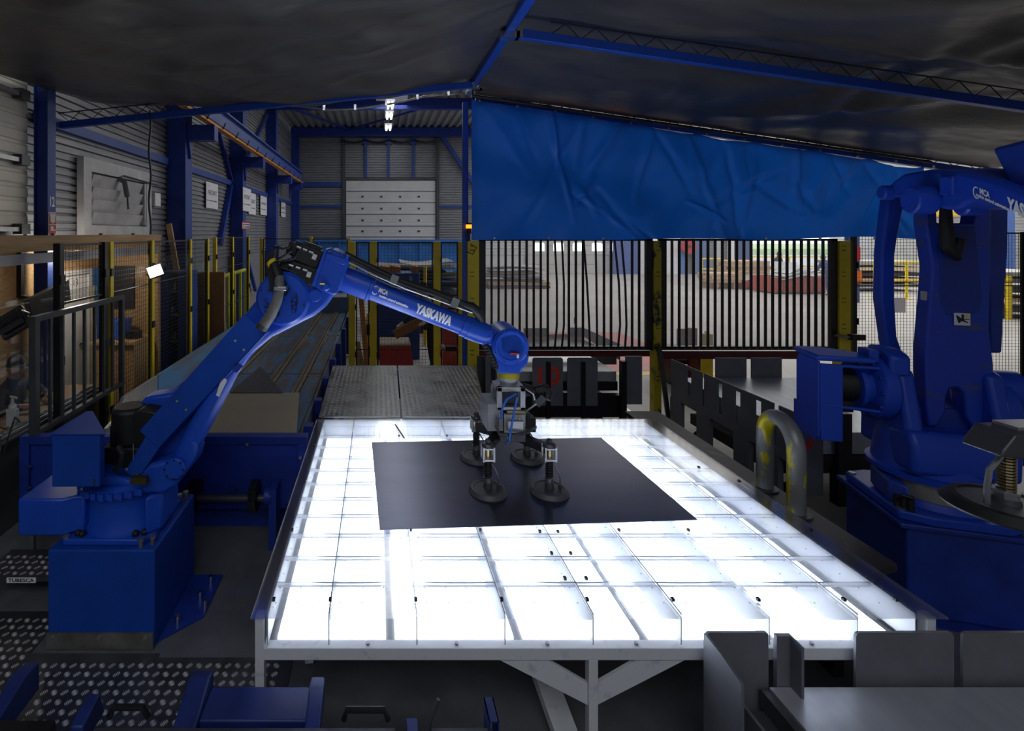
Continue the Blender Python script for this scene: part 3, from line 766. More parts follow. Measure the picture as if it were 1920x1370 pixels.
tag(MB().box(ax(897, 7.2), ax(1222, 7.2), 7.17, 7.25, az(667, 7.2), az(656, 7.2)).build('gate_sill', DRED), 'dark red beam under the left barred panel', 'beam')
tag(MB().box(ax(1240, 7.2), ax(1567, 7.2), 7.17, 7.25, az(672, 7.2), az(657, 7.2)).build('gate_sill', DRED), 'dark red beam under the right barred panel', 'beam')
tag(MB().bar((ax(1236, 7.0), 7.0, 1.0), (ax(1255, 6.6), 6.6, 0.03), 0.05, 0.05).build('post_strut', BLACK), 'black slanting strut propping the middle gate post', 'strut')
# signal lamp on the left gate post
sl = thing('signal_lamp', 'orange lit signal lamp on black stem beside the curtain', 'lamp', (ax(879, 7.0), 7.0, 2.45))
x = ax(879, 7.0)
MB().cyl((x, 7.0, az(452, 7.0)), (x, 7.0, az(438, 7.0)), 0.022, 10).cyl((x, 7.0, az(438, 7.0)), (x, 7.0, az(428, 7.0)), 0.04, 14).build('stem', BLACK, sl)
MB().cyl((x, 7.0, az(428, 7.0)), (x, 7.0, az(421, 7.0)), 0.042, 16).build('lens', emit('signal_orange', (1.0, 0.22, 0.01), 3.0), sl)
MB().cyl((x, 7.0, az(421, 7.0)), (x, 7.0, az(418, 7.0)), 0.044, 16).build('cap', BLACK, sl)
MB().tube([(x + 0.02, 6.96, 2.44), (x + 0.1, 6.96, 2.40), (x + 0.05, 6.96, 2.3), (x - 0.03, 6.96, 2.34)], 0.007, 6).build('cable', BLACK, sl)
for (p_, q_, Y, lb) in ((1607, 632, 6.9, 'small black sensor box on bracket right of the gate'), (847, 653, 8.2, 'small black sensor box in front of mesh near canopy post')):
    c = at(p_, q_, Y); t = thing('sensor', lb, 'sensor', (c.x, c.y, c.z - 0.04))
    MB().box(c.x - 0.1, c.x + 0.09, Y - 0.04, Y + 0.04, c.z - 0.04, c.z + 0.04).build('housing', BLACK, t, bev=0.006)
    MB().box(c.x - 0.17, c.x - 0.1, Y - 0.01, Y + 0.25, c.z - 0.015, c.z + 0.015).build('bracket', STEEL, t)

# ================================================================ LIGHT TABLE
TX0, TX1, TY0, TY1, TZ = -0.566, 2.57, 2.27, 4.66, 0.86
TABLEW = M('table_white_paint', (0.62, 0.63, 0.66), rough=0.45, col2=(0.40, 0.41, 0.45), thr=0.66, soft=0.08, scale=14)
TABLEW2 = M('fin_grey', (0.46, 0.47, 0.50), rough=0.5, var=0.04)
lt = thing('light_table', 'large white glowing light table with gridded clear top', 'table', ((TX0 + TX1) / 2, (TY0 + TY1) / 2, 0))
LIGHT = emit('diffuser_light', (0.80, 0.88, 1.0), 6.8)
cols = [-0.2294 + 0.4055 * k for k in range(7)]
rows = [2.489 + 0.2 * k for k in range(11)]
EZ = 0.705
# luminous panels below, with the joists between them left dark
ex = [TX0 + 0.07, 0.055, 0.655, 1.245, 1.84, 2.44]
ey = [TY0 + 0.056, 3.07, 3.86, TY1 - 0.04]
MB().box(TX0 + 0.04, TX1 - 0.1, TY0 + 0.02, TY1 - 0.02, EZ - 0.05, EZ - 0.014).build('panel_tray', M('tray_grey_dark', (0.12, 0.12, 0.13), rough=0.6), lt)
for i in range(5):
    for j in range(3):
        MB().box(ex[i] + 0.022, ex[i + 1] - 0.022, ey[j] + 0.004, ey[j + 1] - 0.004, EZ - 0.012, EZ).build('light_panel', LIGHT, lt, smooth=False)
fz0, fz1 = EZ + 0.002, TZ - 0.0105
for x in [TX0 + 0.055] + cols + [TX1 - 0.1]:
    MB().box(x - 0.0025, x + 0.0025, TY0 + 0.012, TY1 - 0.012, fz0, fz1).build('fin', TABLEW2, lt, smooth=False)
for y in rows:
    MB().box(TX0 + 0.06, TX1 - 0.105, y - 0.0022, y + 0.0022, fz1 - 0.024, fz1 - 0.001).build('cross_fin', TABLEW2, lt, smooth=False)
MB().box(TX0 + 0.06, TX1 - 0.105, TY1 - 0.014, TY1 - 0.008, fz0, fz1).build('end_fin', TABLEW2, lt, smooth=False)
for x in cols: MB().box(x - 0.0022, x + 0.0022, TY0 + 0.012, TY1 - 0.012, fz1 + 0.0002, TZ - 0.0095).build('gasket', M('gasket_grey', (0.05, 0.05, 0.06), rough=0.6), lt, smooth=False)
for y in rows: MB().box(TX0 + 0.06, TX1 - 0.105, y - 0.002, y + 0.002, fz1 + 0.0002, TZ - 0.0097).build('gasket', M('gasket_grey', (0.05, 0.05, 0.06)), lt, smooth=False)
TOP = sheet_clear('polycarbonate_top', (0.97, 0.975, 0.98), 0.035, (0.78, 0.8, 0.86), gloss=0.07, rough=0.12, scratch=True)
# top sheet, slightly wavy along its front edge
vs = []; nxs = 64
for k, z in ((0, TZ - 0.009), (1, TZ)):
    for j, y in ((0, TY0 - 0.02), (1, TY1)):
        for i in range(nxs + 1):
            x = TX0 - 0.015 + (TX1 - TX0 + 0.03) * i / nxs
            vs.append((x, y, z + (0.003 * math.sin(i * 0.55) - 0.002 if j == 0 else 0)))
fs = []; n1 = nxs + 1
for i in range(nxs):
    a = i; fs += [(a, a + n1, a + n1 + 1, a + 1), (a + 2 * n1, a + 2 * n1 + 1, a + 3 * n1 + 1, a + 3 * n1), (a, a + 1, a + 2 * n1 + 1, a + 2 * n1), (a + n1, a + 3 * n1, a + 3 * n1 + 1, a + n1 + 1)]
fs += [(0, 2 * n1, 3 * n1, n1), (nxs, nxs + n1, nxs + 3 * n1, nxs + 2 * n1)]
b = MB(); b.add(vs, fs); b.build('top_sheet', TOP, lt, smooth=False)
# air holes of the top: four by two in every cell
hol = MB(); xs = [TX0 + 0.055] + cols + [TX1 - 0.1]; ys = [TY0] + rows + [TY1]
for i in range(len(xs) - 1):
    for j in range(len(ys) - 1):
        for a in range(4):
            for c in range(2):
                x = cols[0] + (i - 1) * 0.4055 + 0.05 + a * 0.1014; y = rows[0] + (j - 1) * 0.2 + 0.045 + c * 0.1
                if xs[0] < x < xs[-1] and TY0 + 0.03 < y < TY1 - 0.02:
                    hol.add([(x + 0.0035 * math.cos(k * math.pi / 3), y + 0.0035 * math.sin(k * math.pi / 3), TZ + 0.0012) for k in range(6)], [tuple(range(6))])
hol.build('air_holes', M('hole_grey', (0.25, 0.26, 0.30), rough=0.6), lt, smooth=False, kind='stuff')
# small black clips where the fins meet the front and along the sheet
clip = MB().box(-0.007, 0.007, -0.008, 0.008, 0, 0.012).mesh('clip'); clip.materials.append(BLACK)
cp = [(x, TY0 + 0.08) for x in [TX0 + 0.07] + cols + [TX1 - 0.12]] + [(cols[k] + 0.012, rows[2] + 0.01) for k in (1, 2, 4, 5)] + \
     [at(px_, py_, 1).xy * 0 + Vector((ax(px_, FPX * 1.74 / (py_ - PY)), FPX * 1.74 / (py_ - PY))) for px_, py_ in ((1034, 1039), (1070, 1039), (1059, 1086), (1099, 1086), (1012, 998), (1046, 998), (548, 995), (572, 903), (590, 836), (748, 818), (838, 818), (1386, 903), (1520, 995), (1310, 877))]
for x, y in cp: inst('clip', clip, lt, (x, y, TZ + 0.0005))
# frame and legs
MB().box(TX0 + 0.0, TX1 - 0.02, TY0, TY0 + 0.05, 0.645, 0.70).build('front_rail', TABLEW, lt, bev=0.003)
MB().box(TX0, TX1 - 0.02, TY1 - 0.05, TY1, 0.645, 0.70).build('rear_rail', TABLEW, lt)
for x in (TX0, TX1 - 0.06):
    MB().box(x, x + 0.04, TY0 + 0.05, TY1 - 0.05, 0.645, 0.70).build('side_rail', TABLEW, lt)
for y in (3.05, 3.85):
    MB().box(TX0 + 0.04, TX1 - 0.06, y - 0.02, y + 0.02, 0.60, 0.645).build('joist', TABLEW, lt)
for x in (TX0, 0.962, TX1 - 0.062):
    for y in (TY0, TY1 - 0.042):
        top = 0.845 if x != 0.962 else 0.645
        MB().box(x, x + 0.042, y - 0.0015, y + 0.042, 0.0, top).build('leg', TABLEW, lt, bev=0.002)
xm = 0.983
for s in (-1, 1):
    MB().xz([(xm + s * 0.022, 0.53), (xm + s * 0.022, 0.43), (xm + s * 0.44, 0.644), (xm + s * 0.22, 0.644)], TY0 + 0.012, TY0 + 0.028).build('gusset', TABLEW, lt)
for x in (-0.05, 0.36, 0.78, 1.19, 1.6, 2.0):
    MB().cyl((x, TY0 + 0.022, 0.70), (x, TY0 + 0.022, 0.711), 0.009, 8).build('bolt', STEEL, lt)
MB().bar((TX0 + 0.15, 3.0, 0.02), (TX0 + 0.1, 3.0, 0.62), 0.05, 0.05).build('leg', TABLEW, lt)
MB().bar((0.75, 3.5, 0.62), (0.95, 2.5, 0.05), 0.12, 0.05).build('under_brace', TABLEW, lt)
# thin strip lying on the table
p0, p1 = at(741, 795, FPX * 1.735 / (795 - PY)), at(758, 821, FPX * 1.735 / (821 - PY))
tag(MB().bar((p0.x, p0.y, TZ + 0.004), (p1.x, p1.y, TZ + 0.004), 0.012, 0.004).build('metal_offcut', BLACK), 'thin dark metal offcut lying on the rear of light table', 'offcut')

# dark metal sheet on the table
SHEET = M('dark_blued_sheet', (0.12, 0.13, 0.185), rough=0.30, metal=0.9, var=0.10, scale=1.5, stretch=(1, 4, 1))
h = CZ - 0.874
cs = [((px_ - PX) * h / (py_ - PY), FPX * h / (py_ - PY)) for px_, py_ in ((697, 829), (1127, 820), (1308, 974), (712, 993))]
tag(MB().xy(cs, 0.8715, 0.8745).build('metal_sheet', SHEET, smooth=False), 'dark rectangular metal sheet under the suction cups on light table', 'metal sheet')

# guard beam right of the table and tube hoop
tag(MB().xy([(2.63, 2.72), (2.98, 2.85), (2.98, 5.3), (2.63, 5.3)], 0.66, 0.70).box(2.66, 2.72, 2.9, 5.3, 0.004, 0.66).box(2.9, 2.95, 2.9, 5.3, 0.004, 0.66).build('guard_beam', M('black_with_worn_yellow', (0.02, 0.02, 0.022), rough=0.45, col2=(0.11, 0.085, 0.01), thr=0.63, soft=0.06, scale=9, stretch=(2, 0.7, 1))), 'dark beam with worn yellow paint along the right table edge', 'beam')
hp = thing('tube_hoop', 'bent steel tube hoop with flaking yellow paint by cart 7', 'guard rail', (2.85, 3.7, 0.70))
Hm = M('hoop_worn_paint', (0.50, 0.42, 0.01), rough=0.4, col2=(0.20, 0.205, 0.215), thr=0.43, soft=0.02, scale=5.5, stretch=(1, 1, 0.5), metal=0.3)
x0, y0_, x1, y1_ = 2.86, 3.66, 2.84, 3.34
p0 = Vector((2.88, 3.70, 0.7)); p1 = Vector((2.83, 3.36, 0.7)); rr_ = (p1 - p0).length / 2; mid_ = (p0 + p1) / 2; dd = (p1 - p0).normalized()
pts = [p0, Vector((p0.x, p0.y, 1.08))] + [mid_ + Vector((0, 0, 0.41)) + dd * (-rr_ * math.cos(a)) + Vector((0, 0, rr_ * math.sin(a))) for a in [math.pi * i / 14 for i in range(1, 14)]] + [Vector((p1.x, p1.y, 1.08)), p1]
MB().tube(pts, 0.054, 16).build('tube', Hm, hp)
for p in (p0, p1): MB().cyl((p.x, p.y, 0.702), (p.x, p.y, 0.712), 0.085, 16).build('foot_flange', DARKSTEEL, hp)
# ================================================================ TREAD PLATES
TREAD = M('tread_plate_alu', (0.115, 0.115, 0.125), rough=0.42, metal=0.7, var=0.3, scale=5, rvar=0.1)
LUG = M('tread_plate_lugs', (0.62, 0.62, 0.62), rough=0.4, metal=0.3, var=0.25, scale=6)
def lugs(x0, x1, y0, y1, z, pitch, inside=None):
    b = MB(); nx = int((x1 - x0) / pitch); ny = int((y1 - y0) / pitch); w = pitch * 0.62; th = pitch * 0.075
    for i in range(nx):
        for j in range(ny):
            cx, cy = x0 + (i + 0.5) * pitch, y0 + (j + 0.5) * pitch
            if inside and not inside(cx, cy): continue
            a = 0.785 if (i + j) % 2 else -0.785
            ux, uy = math.cos(a), math.sin(a); vx, vy = -uy, ux
            for k in range(5):
                o = (k - 2) * pitch * 0.135; l = w * (0.5 if k in (1, 2, 3) else 0.38)
                ox, oy = cx + vx * o, cy + vy * o
                q = []
                for s, t in ((-1, 0), (0, -1), (1, 0), (0, 1)):
                    q.append((ox + ux * l * s + vx * th * t * 0.9, oy + uy * l * s + vy * th * t * 0.9, z))
                q.append((ox, oy, z + 0.0026))
                b.add(q, [(0, 1, 4), (1, 2, 4), (2, 3, 4), (3, 0, 4)])
    return b
fp = thing('floor_tread_plate', 'five bar tread plate on the floor around the left pedestal', 'floor plate', (-2, 2.4, 0))
MB().xy([(-4.2, 1.2), (-0.52, 1.2), (-0.52, 3.03), (-1.35, 3.03), (-1.35, 3.06), (-2.15, 3.06), (-2.15, 3.4), (-4.2, 3.4)], 0.003, 0.009).build('plate', TREAD, fp, smooth=False)
lugs(-3.6, -0.54, 1.9, 3.38, 0.009, 0.058, lambda x, y: not (x > -2.17 and y > 3.0)).build('lugs', LUG, fp, smooth=False, kind='stuff')
# raised platform behind the table, in two plates
PZ = 0.87
pf = thing('tread_platform', 'raised checker plate platform of two plates behind the light table', 'platform', (0.3, 5.5, 0))
P1 = [(-0.565, 4.68), (0.205, 4.68), (0.235, 6.49), (-0.60, 6.49)]; P2 = [(0.222, 4.68), (1.03, 4.68), (1.25, 6.4), (1.25, 6.49), (0.252, 6.49)]
TREAD2 = M('platform_plate_alu', (0.20, 0.20, 0.20), rough=0.36, metal=0.8, var=0.25, scale=5, rvar=0.1)
for P in (P1, P2): MB().xy(P, PZ - 0.012, PZ).build('plate', TREAD2, pf, smooth=False)
def in_poly(P):
    def f(x, y):
        r = False; n = len(P)
        for i in range(n):
            (xa, ya), (xb, yb) = P[i], P[(i + 1) % n]
            if (ya > y) != (yb > y) and x < (xb - xa) * (y - ya) / (yb - ya) + xa: r = not r
        return r
    return f
i1, i2 = in_poly([(x + (0.02 if x < 0 else -0.02), y) for x, y in P1]), in_poly([(x + (0.02 if x < 0.3 else -0.03), y) for x, y in P2])
lugs(-0.6, 1.25, 4.70, 6.47, PZ, 0.05, lambda x, y: i1(x, y) or i2(x, y)).build('lugs', LUG, pf, smooth=False, kind='stuff')
for x in (-0.5, 0.95):
    for y in (4.8, 6.3): MB().box(x, x + 0.06, y, y + 0.06, 0, PZ - 0.012).build('leg', NAVY, pf)
MB().box(-0.5, 1.0, 6.3, 6.36, 0.5, PZ - 0.012).build('rear_panel', NAVY, pf)
# small step stool by the pedestal
st = thing('step_stool', 'low aluminium step stool with tread top beside the left pedestal', 'step stool', (-2.55, 3.55, 0))
MB().box(-2.75, -2.2, 3.42, 3.72, 0.20, 0.23).build('step', TREAD, st)
MB().box(-2.75, -2.2, 3.86, 4.12, 0.44, 0.47).build('step', TREAD, st)
lugs(-2.74, -2.21, 3.43, 3.71, 0.23, 0.058).build('lugs', LUG, st, smooth=False, kind='stuff')
for x in (-2.73, -2.24):
    for y, z in ((3.43, 0.2), (3.88, 0.44)): MB().box(x, x + 0.03, y, y + 0.03, 0.009 if y < 3.41 else 0.004, z).build('leg', STEEL, st)
MB().box(-2.56, -2.36, 3.412, 3.419, 0.195, 0.228).build('brand_strip', LETTER, st)
letter('lettering', 'TUBESCA', 0.034, lambda u, v: (-2.46 + u, 3.411, 0.212 + v), INK, st, bold=0.001, width=0.18)

# ================================================================ CHAIN CONVEYOR ON THE LEFT
CXL, CXR, CY0, CY1, CDZ = -2.42, -0.66, 4.25, 11.6, 0.74
cv = thing('chain_conveyor', 'long blue chain conveyor with worn steel deck running to the rear', 'conveyor', (-1.7, 8, 0))
DECKM = M('conveyor_deck_worn', (0.14, 0.30, 0.52), rough=0.32, col2=(0.22, 0.19, 0.155), thr=0.47, soft=0.10, scale=3.2, stretch=(3, 0.5, 1), metal=0.6)
WORNB = M('side_panel_worn_blue', (0.11, 0.32, 0.60), rough=0.42, col2=(0.20, 0.20, 0.21), thr=0.52, soft=0.08, scale=2.4, metal=0.3, stretch=(1, 0.5, 3))
RUST = M('chain_rail_brown', (0.42, 0.34, 0.22), rough=0.32, metal=0.8, var=0.3, scale=12)
rails_x = [-2.25, -1.72, -1.2, -0.92]
rx = [-2.42, -1.78, -1.20]
edges = [CXL + 0.05, -1.87, -1.33, -0.97, CXR - 0.06]
for i in range(4):
    for y0, y1 in ((4.35, 6.55), (6.58, 8.95), (8.98, CY1)):
        pl = MB(); pl.box(edges[i] + 0.05, edges[i + 1] - 0.03, y0, y1, CDZ - 0.012, CDZ); po = pl.build('deck_plate', DECKM, cv)
        for sx in (0.12, 0.85):
            for sy in (0.05, 0.5, 0.95):
                xx = edges[i] + 0.05 + (edges[i + 1] - edges[i] - 0.08) * sx; yy = y0 + (y1 - y0) * sy
                MB().cyl((xx, yy, CDZ), (xx, yy, CDZ + 0.008), 0.014, 8).build('screw', STEEL, po)
for x in edges[1:4]:
    for dx in (-0.022, 0.022):
        MB().box(x + dx - 0.012, x + dx + 0.012, 4.3, CY1, CDZ - 0.01, CDZ + 0.035).build('chain_rail', RUST, cv)
    MB().box(x - 0.01, x + 0.01, 4.3, CY1, CDZ - 0.01, CDZ + 0.01).build('chain', BLACK, cv)
MB().yz([(4.42, 0.25), (5.43, 0.25), (5.43, 1.04), (4.72, 1.04), (4.66, 0.98), (4.6, 0.9), (4.42, 0.86)], CXL - 0.03, CXL).build('side_panel', M('stainless_side', (0.36, 0.36, 0.37), rough=0.38, metal=0.6, var=0.15, stretch=(1, 6, 1)), cv)
MB().box(CXL - 0.03, CXL, 5.45, 11.9, 0.25, 1.04).build('side_panel', WORNB, cv)
MB().box(CXL, CXL + 0.05, 4.35, CY1, CDZ - 0.1, CDZ + 0.02).build('side_rail', NAVY, cv)
MB().box(CXR - 0.05, CXR - 0.03, 4.35, CY1, 0.35, CDZ + 0.05).build('side_plate', DECKM, cv)
for k, y in enumerate((4.6, 5.3, 6.1, 7.0, 8.0, 9.2, 10.5)):
    MB().box(CXR - 0.03, CXR + 0.055, y - 0.05, y + 0.05, 0.05 if k > 2 else 0.3, CDZ + 0.09).build('stake', NAVY, cv, bev=0.006)
MB().box(-3.06, CXR + 0.05, CY0, CY0 + 0.06, 0.24, 0.87).build('front_plate', NAVY, cv, bev=0.006)
MB().box(-3.06, CXR + 0.05, CY0 - 0.03, CY0, 0.80, 0.87).box(-3.06, -2.98, CY0 - 0.03, CY0, 0.24, 0.80).box(CXR - 0.03, CXR + 0.05, CY0 - 0.03, CY0, 0.24, 0.80).build('front_frame', NAVY, cv, bev=0.004)
for px_, py_ in ((55, 875), (55, 915), (464, 832), (563, 857), (372, 918), (443, 918)):
    c = at(px_, py_, CY0 - 0.03); MB().cyl((c.x, c.y, c.z), (c.x, c.y - 0.012, c.z), 0.014, 10).build('bolt', CHROME, cv)
MB().box(edges[0], CXR, CY1, CY1 + 0.05, 0.3, 1.1).build('rear_plate', M('rear_plate_blue', (0.05, 0.13, 0.26), rough=0.45, col2=(0.12, 0.11, 0.1), thr=0.55, soft=0.12, scale=3), cv)
# drive shaft with sprocket below the front plate
MB().cyl((-1.55, 4.12, 0.40), (-0.95, 4.12, 0.40), 0.03, 14).build('drive_shaft', DARKSTEEL, cv)
sp = MB()
for k in range(16):
    a = 2 * math.pi * k / 16; sp.box(-1.06, -1.0, 4.12 + 0.1 * math.cos(a) - 0.018, 4.12 + 0.1 * math.cos(a) + 0.018, 0.42 + 0.1 * math.sin(a) - 0.018, 0.42 + 0.1 * math.sin(a) + 0.018)
sp.cyl((-1.06, 4.12, 0.42), (-1.0, 4.12, 0.42), 0.09, 18); sp.build('sprocket', BLACK, cv)
MB().cyl((-0.94, 4.12, 0.42), (-0.88, 4.12, 0.42), 0.07, 16).box(-0.9, -0.84, 4.06, 4.25, 0.0, 0.5).build('bearing_block', NAVY, cv)
MB().box(-1.6, -1.5, 4.06, 4.25, 0.33, 0.5).build('bearing_block', BLACK, cv)
MB().box(-2.9, -0.75, 4.4, 4.48, 0.004, 0.25).build('foot_beam', NAVY, cv)
# sheets lying on the conveyor
BRONZE = M('bronze_tinted_sheet', (0.56, 0.51, 0.38), rough=0.36, metal=0.85, var=0.08, scale=1.5)
tag(MB().xy([(-2.2, 4.33), (-0.72, 4.33), (-0.90, 5.62), (-2.2, 5.62)], 0.79, 0.795).build('metal_sheet', BRONZE, smooth=False), 'bronze tinted metal sheet at the front of chain conveyor', 'metal sheet')
hh = CZ - 0.80
tri = [((px_ - PX) * hh / (py_ - PY), FPX * hh / (py_ - PY)) for px_, py_ in ((435, 733), (489, 689), (532, 733))]
tri = [(tri[0][0], 5.60), (tri[1][0] - 0.02, 6.7), (tri[2][0], 5.60)]
tag(MB().xy(tri, 0.80, 0.804).build('metal_sheet', M('grey_sheet', (0.14, 0.145, 0.16), rough=0.35, metal=0.8), smooth=False), 'triangular grey sheet corner lying on the conveyor rails', 'metal sheet')

# ================================================================ PLATE CARTS BEHIND THE TABLE
REDN = M('stencil_red', (0.60, 0.04, 0.035), rough=0.6, var=0.2, scale=30)
# cart 10 seen from its end
c10 = thing('plate_cart', 'dark plate cart with stencilled number 10 behind the table', 'cart', (2.3, 6.6, 0))
YC = 6.42
MB().box(ax(930, YC), ax(1172, YC), YC, YC + 0.10, 0.22, 0.50).build('end_beam', BLACK, c10)
MB().box(ax(930, YC), ax(1172, YC), YC + 0.2, 8.0, 0.50, 0.62).build('bed', BLACK, c10)
for (a, c_, d, e, lbl) in ((998, 1055, 670, 760, 1), (1063, 1120, 670, 760, 2), (910, 938, 668, 755, 0)):
    p = MB(); x0, x1 = ax(a, YC), ax(c_, YC); z1, z0 = az(d, YC), az(e, YC); r = 0.02
    p.xz([(x0, z0), (x1, z0), (x1, z1 - r), (x1 - r, z1), (x0 + r, z1), (x0, z1 - r)], YC - 0.012, YC); po = p.build('stop_plate', GREYPLATE, c10)
    MB().box((x0 + x1) / 2 - 0.025, (x0 + x1) / 2 + 0.025, YC - 0.05, YC - 0.012, z0 - 0.2, z1 - 0.05).build('stake', BLACK, po)
    if lbl == 1:
        letter('number', '1', 0.32, lambda u, v: (ax(1012, YC) + u, YC - 0.0135, az(706, YC) + v), REDN, po, bold=0.012)
        letter('number', '0', 0.32, lambda u, v: (ax(1038, YC) + u, YC - 0.0135, az(706, YC) + v), REDN, po, bold=0.012)
MB().box(ax(1174, 6.3), ax(1204, 6.3), 6.3, 6.33, az(758, 6.3), az(668, 6.3)).build('corner_plate', GREYPLATE, c10)
MB().box(ax(1165, 6.3), ax(1174, 6.3), 6.28, 6.36, 0.1, az(677, 6.3)).build('corner_post', BLACK, c10)
MB().box(ax(895, 6.6), ax(912, 6.6), 6.6, 6.64, 0.3, az(668, 6.6)).build('corner_plate', DARKSTEEL, c10)
for x in (1.7, 2.9):
    MB().cyl((x - 0.04, 6.6, 0.11), (x + 0.04, 6.6, 0.11), 0.11, 16).build('wheel', BLACK, c10)
tag(MB().box(ax(938, YC) , ax(1168, YC), YC + 0.18, 8.0, 0.63, 0.76).build('plate_stack', M('pale_plate', (0.50, 0.51, 0.54), rough=0.35, metal=0.5, var=0.1)), 'pale stack of plates lying on cart 10', 'plate stack')
# cart 7 seen along its side
c7 = thing('plate_cart', 'dark plate cart with slotted side and stencilled number 7', 'cart', (4.4, 5.4, 0))
XC = 3.72
def slot_side(ya, yb, z0, z1, slots):
    # a plate in the Y-Z plane with rectangular slots, built as strips between the slots
    b = MB(); cur = ya
    for (s0, s1, zs0, zs1) in slots:
        b.box(XC, XC + 0.012, cur, s0, z0, z1); b.box(XC, XC + 0.012, s0, s1, z0, zs0)
        if zs1 < z1: b.box(XC, XC + 0.012, s0, s1, zs1, z1)
        cur = s1
    b.box(XC, XC + 0.012, cur, yb, z0, z1)
    return b
def y_at(px_): return XC * FPX / (px_ - PX)
y2, y1 = y_at(1258), y_at(1487)
sl_ = [(y_at(1460) , y_at(1450), 0.62, 1.0), (y_at(1427), y_at(1416), 0.62, 0.96), (y_at(1388), y_at(1378), 0.62, 0.96), (y_at(1354), y_at(1346), 0.62, 0.96), (y_at(1320), y_at(1316), 0.62, 1.0), (y_at(1296), y_at(1288), 0.66, 0.96)]
slot_side(y1, y2, 0.52, 1.0, sl_).build('side_plate', GREYPLATE, c7, smooth=False)
for px_ in (1265, 1316, 1388, 1440):
    MB().box(XC, XC + 0.05, y_at(px_) - 0.12, y_at(px_) + 0.1, 0.12, 0.52).build('side_leg', GREYPLATE, c7)
for (a, c_) in ((1342, 1400), (1409, 1466)):
    Yb = 6.2; p = MB(); x0, x1 = ax(a, Yb), ax(c_, Yb); p.box(x0, x1, Yb, Yb + 0.014, 0.5, az(671, Yb)); p.build('stop_plate', GREYPLATE, c7)
MB().box(XC + 0.02, 5.9, y1 + 0.02, 6.2, 0.5, 0.60).build('bed', BLACK, c7)
MB().box(XC + 0.05, 5.8, y1 + 0.3, 6.0, 0.30, 0.42).build('chassis', BLACK, c7)
Ye = y1
MB().box(XC, XC + 0.26, Ye - 0.012, Ye, 0.25, 1.0).build('end_plate', GREYPLATE, c7)
MB().box(XC + 0.40, XC + 0.52, Ye - 0.012, Ye + 0.08, 0.15, 0.98).build('end_post', BLACK, c7)
letter('number', '7', 0.27, lambda u, v: (XC + 0.155 + u, Ye - 0.0135, 0.76 + v), REDN, c7, bold=0.012)
for y in (4.7, 5.9):
    for x in (3.85, 5.6): MB().cyl((x - 0.04, y, 0.12), (x + 0.04, y, 0.12), 0.12, 16).build('wheel', BLACK, c7)
tag(MB().box(XC + 0.03, 5.9, y1 + 0.03, 6.18, 0.605, 0.80).build('plate_stack', M('bluish_plate', (0.52, 0.56, 0.62), rough=0.32, metal=0.6, var=0.15, scale=3, stretch=(4, 0.6, 1))), 'bluish steel plates stacked on cart 7', 'plate stack')
# rails in the floor for the carts
for x, lb in ((3.55, 'floor rail left of cart 7'), (2.95, 'floor rail under the gate strut')):
    tag(MB().box(x, x + 0.06, 5.6, 9.0, 0.003, 0.06).build('floor_rail', STEEL), 'dark steel ' + lb, 'rail')
# cart and yellow box beyond the gate
cq = thing('plate_cart', 'dark plate cart with red end standing beyond the gate', 'cart', (5.0, 9.6, 0))
MB().box(ax(1270, 8.2), ax(1288, 8.2), 8.2, 8.22, 0.5, 1.02).build('stop_plate', GREYPLATE, cq)
MB().box(ax(1290, 8.3), ax(1304, 8.3), 8.25, 8.32, 0.1, 1.02).build('red_post', DRED, cq)
MB().box(ax(1270, 8.2), ax(1340, 8.2), 8.32, 9.2, 0.4, 0.55).build('bed', BLACK, cq)
letter('number', '10', 0.16, lambda u, v: (ax(1279, 8.2) - u * 0.8, 8.195, 0.92 + v), REDN, cq, bold=0.004)
for x in (5.0, 5.5): MB().cyl((x, 8.6, 0.2), (x + 0.06, 8.6, 0.2), 0.2, 14).build('wheel', BLACK, cq)
yb2 = thing('yellow_guard', 'yellow folded steel guard standing behind cart 7', 'guard', (ax(1325, 7.9), 7.9, 0))
MB().xy([(ax(1316, 7.9), 7.9), (ax(1333, 7.9), 7.85), (ax(1341, 7.9), 8.1), (ax(1338, 7.9), 8.12), (ax(1332, 7.9), 7.88), (ax(1316, 7.9), 7.93)], 0.0, 1.0).build('upright', YELLOW, yb2)
MB().box(ax(1314, 7.9), ax(1342, 7.9), 7.8, 8.15, 0.0, 0.02).build('foot', YELLOW, yb2)
# cart 01 seen through the left barred panel
cw = thing('plate_cart', 'grey plate cart with pale number seen through the left bars', 'cart', (4.4, 10.2, 0))
MB().box(ax(1067, 9.9), ax(1093, 9.9), 9.9, 9.92, 0.55, az(614, 9.9)).build('end_plate', GREYPLATE, cw)
MB().prism([(9.92, 0.55), (9.92, az(614, 9.9)), (8.4, az(650, 8.4) + 0.05), (8.4, 0.45)], lambda u, v, w: (w, u, v), ax(1093, 9.9), ax(1093, 9.9) + 0.015).build('side_plate', GREYPLATE, cw)
MB().box(ax(982, 9.9), ax(1027, 9.9), 9.9, 9.92, 0.55, az(615, 9.9)).build('end_plate', GREYPLATE, cw)
MB().box(ax(975, 9.9), ax(1093, 9.9), 8.5, 9.9, 0.35, 0.5).build('bed', DARKSTEEL, cw)
MB().box(ax(975, 9.9), ax(1093, 9.9), 9.92, 9.98, 0.50, 0.58).build('timber_edge', TIMBER, cw)
letter('number', '1', 0.16, lambda u, v: (ax(1077, 9.9) + u, 9.898, 1.27 - 0.42 + v), M('stencil_pale', (0.6, 0.5, 0.5), rough=0.6), cw, bold=0.004)
for x in (3.2, 3.9): MB().cyl((x, 9.3, 0.17), (x + 0.06, 9.3, 0.17), 0.17, 14).build('wheel', BLACK, cw)

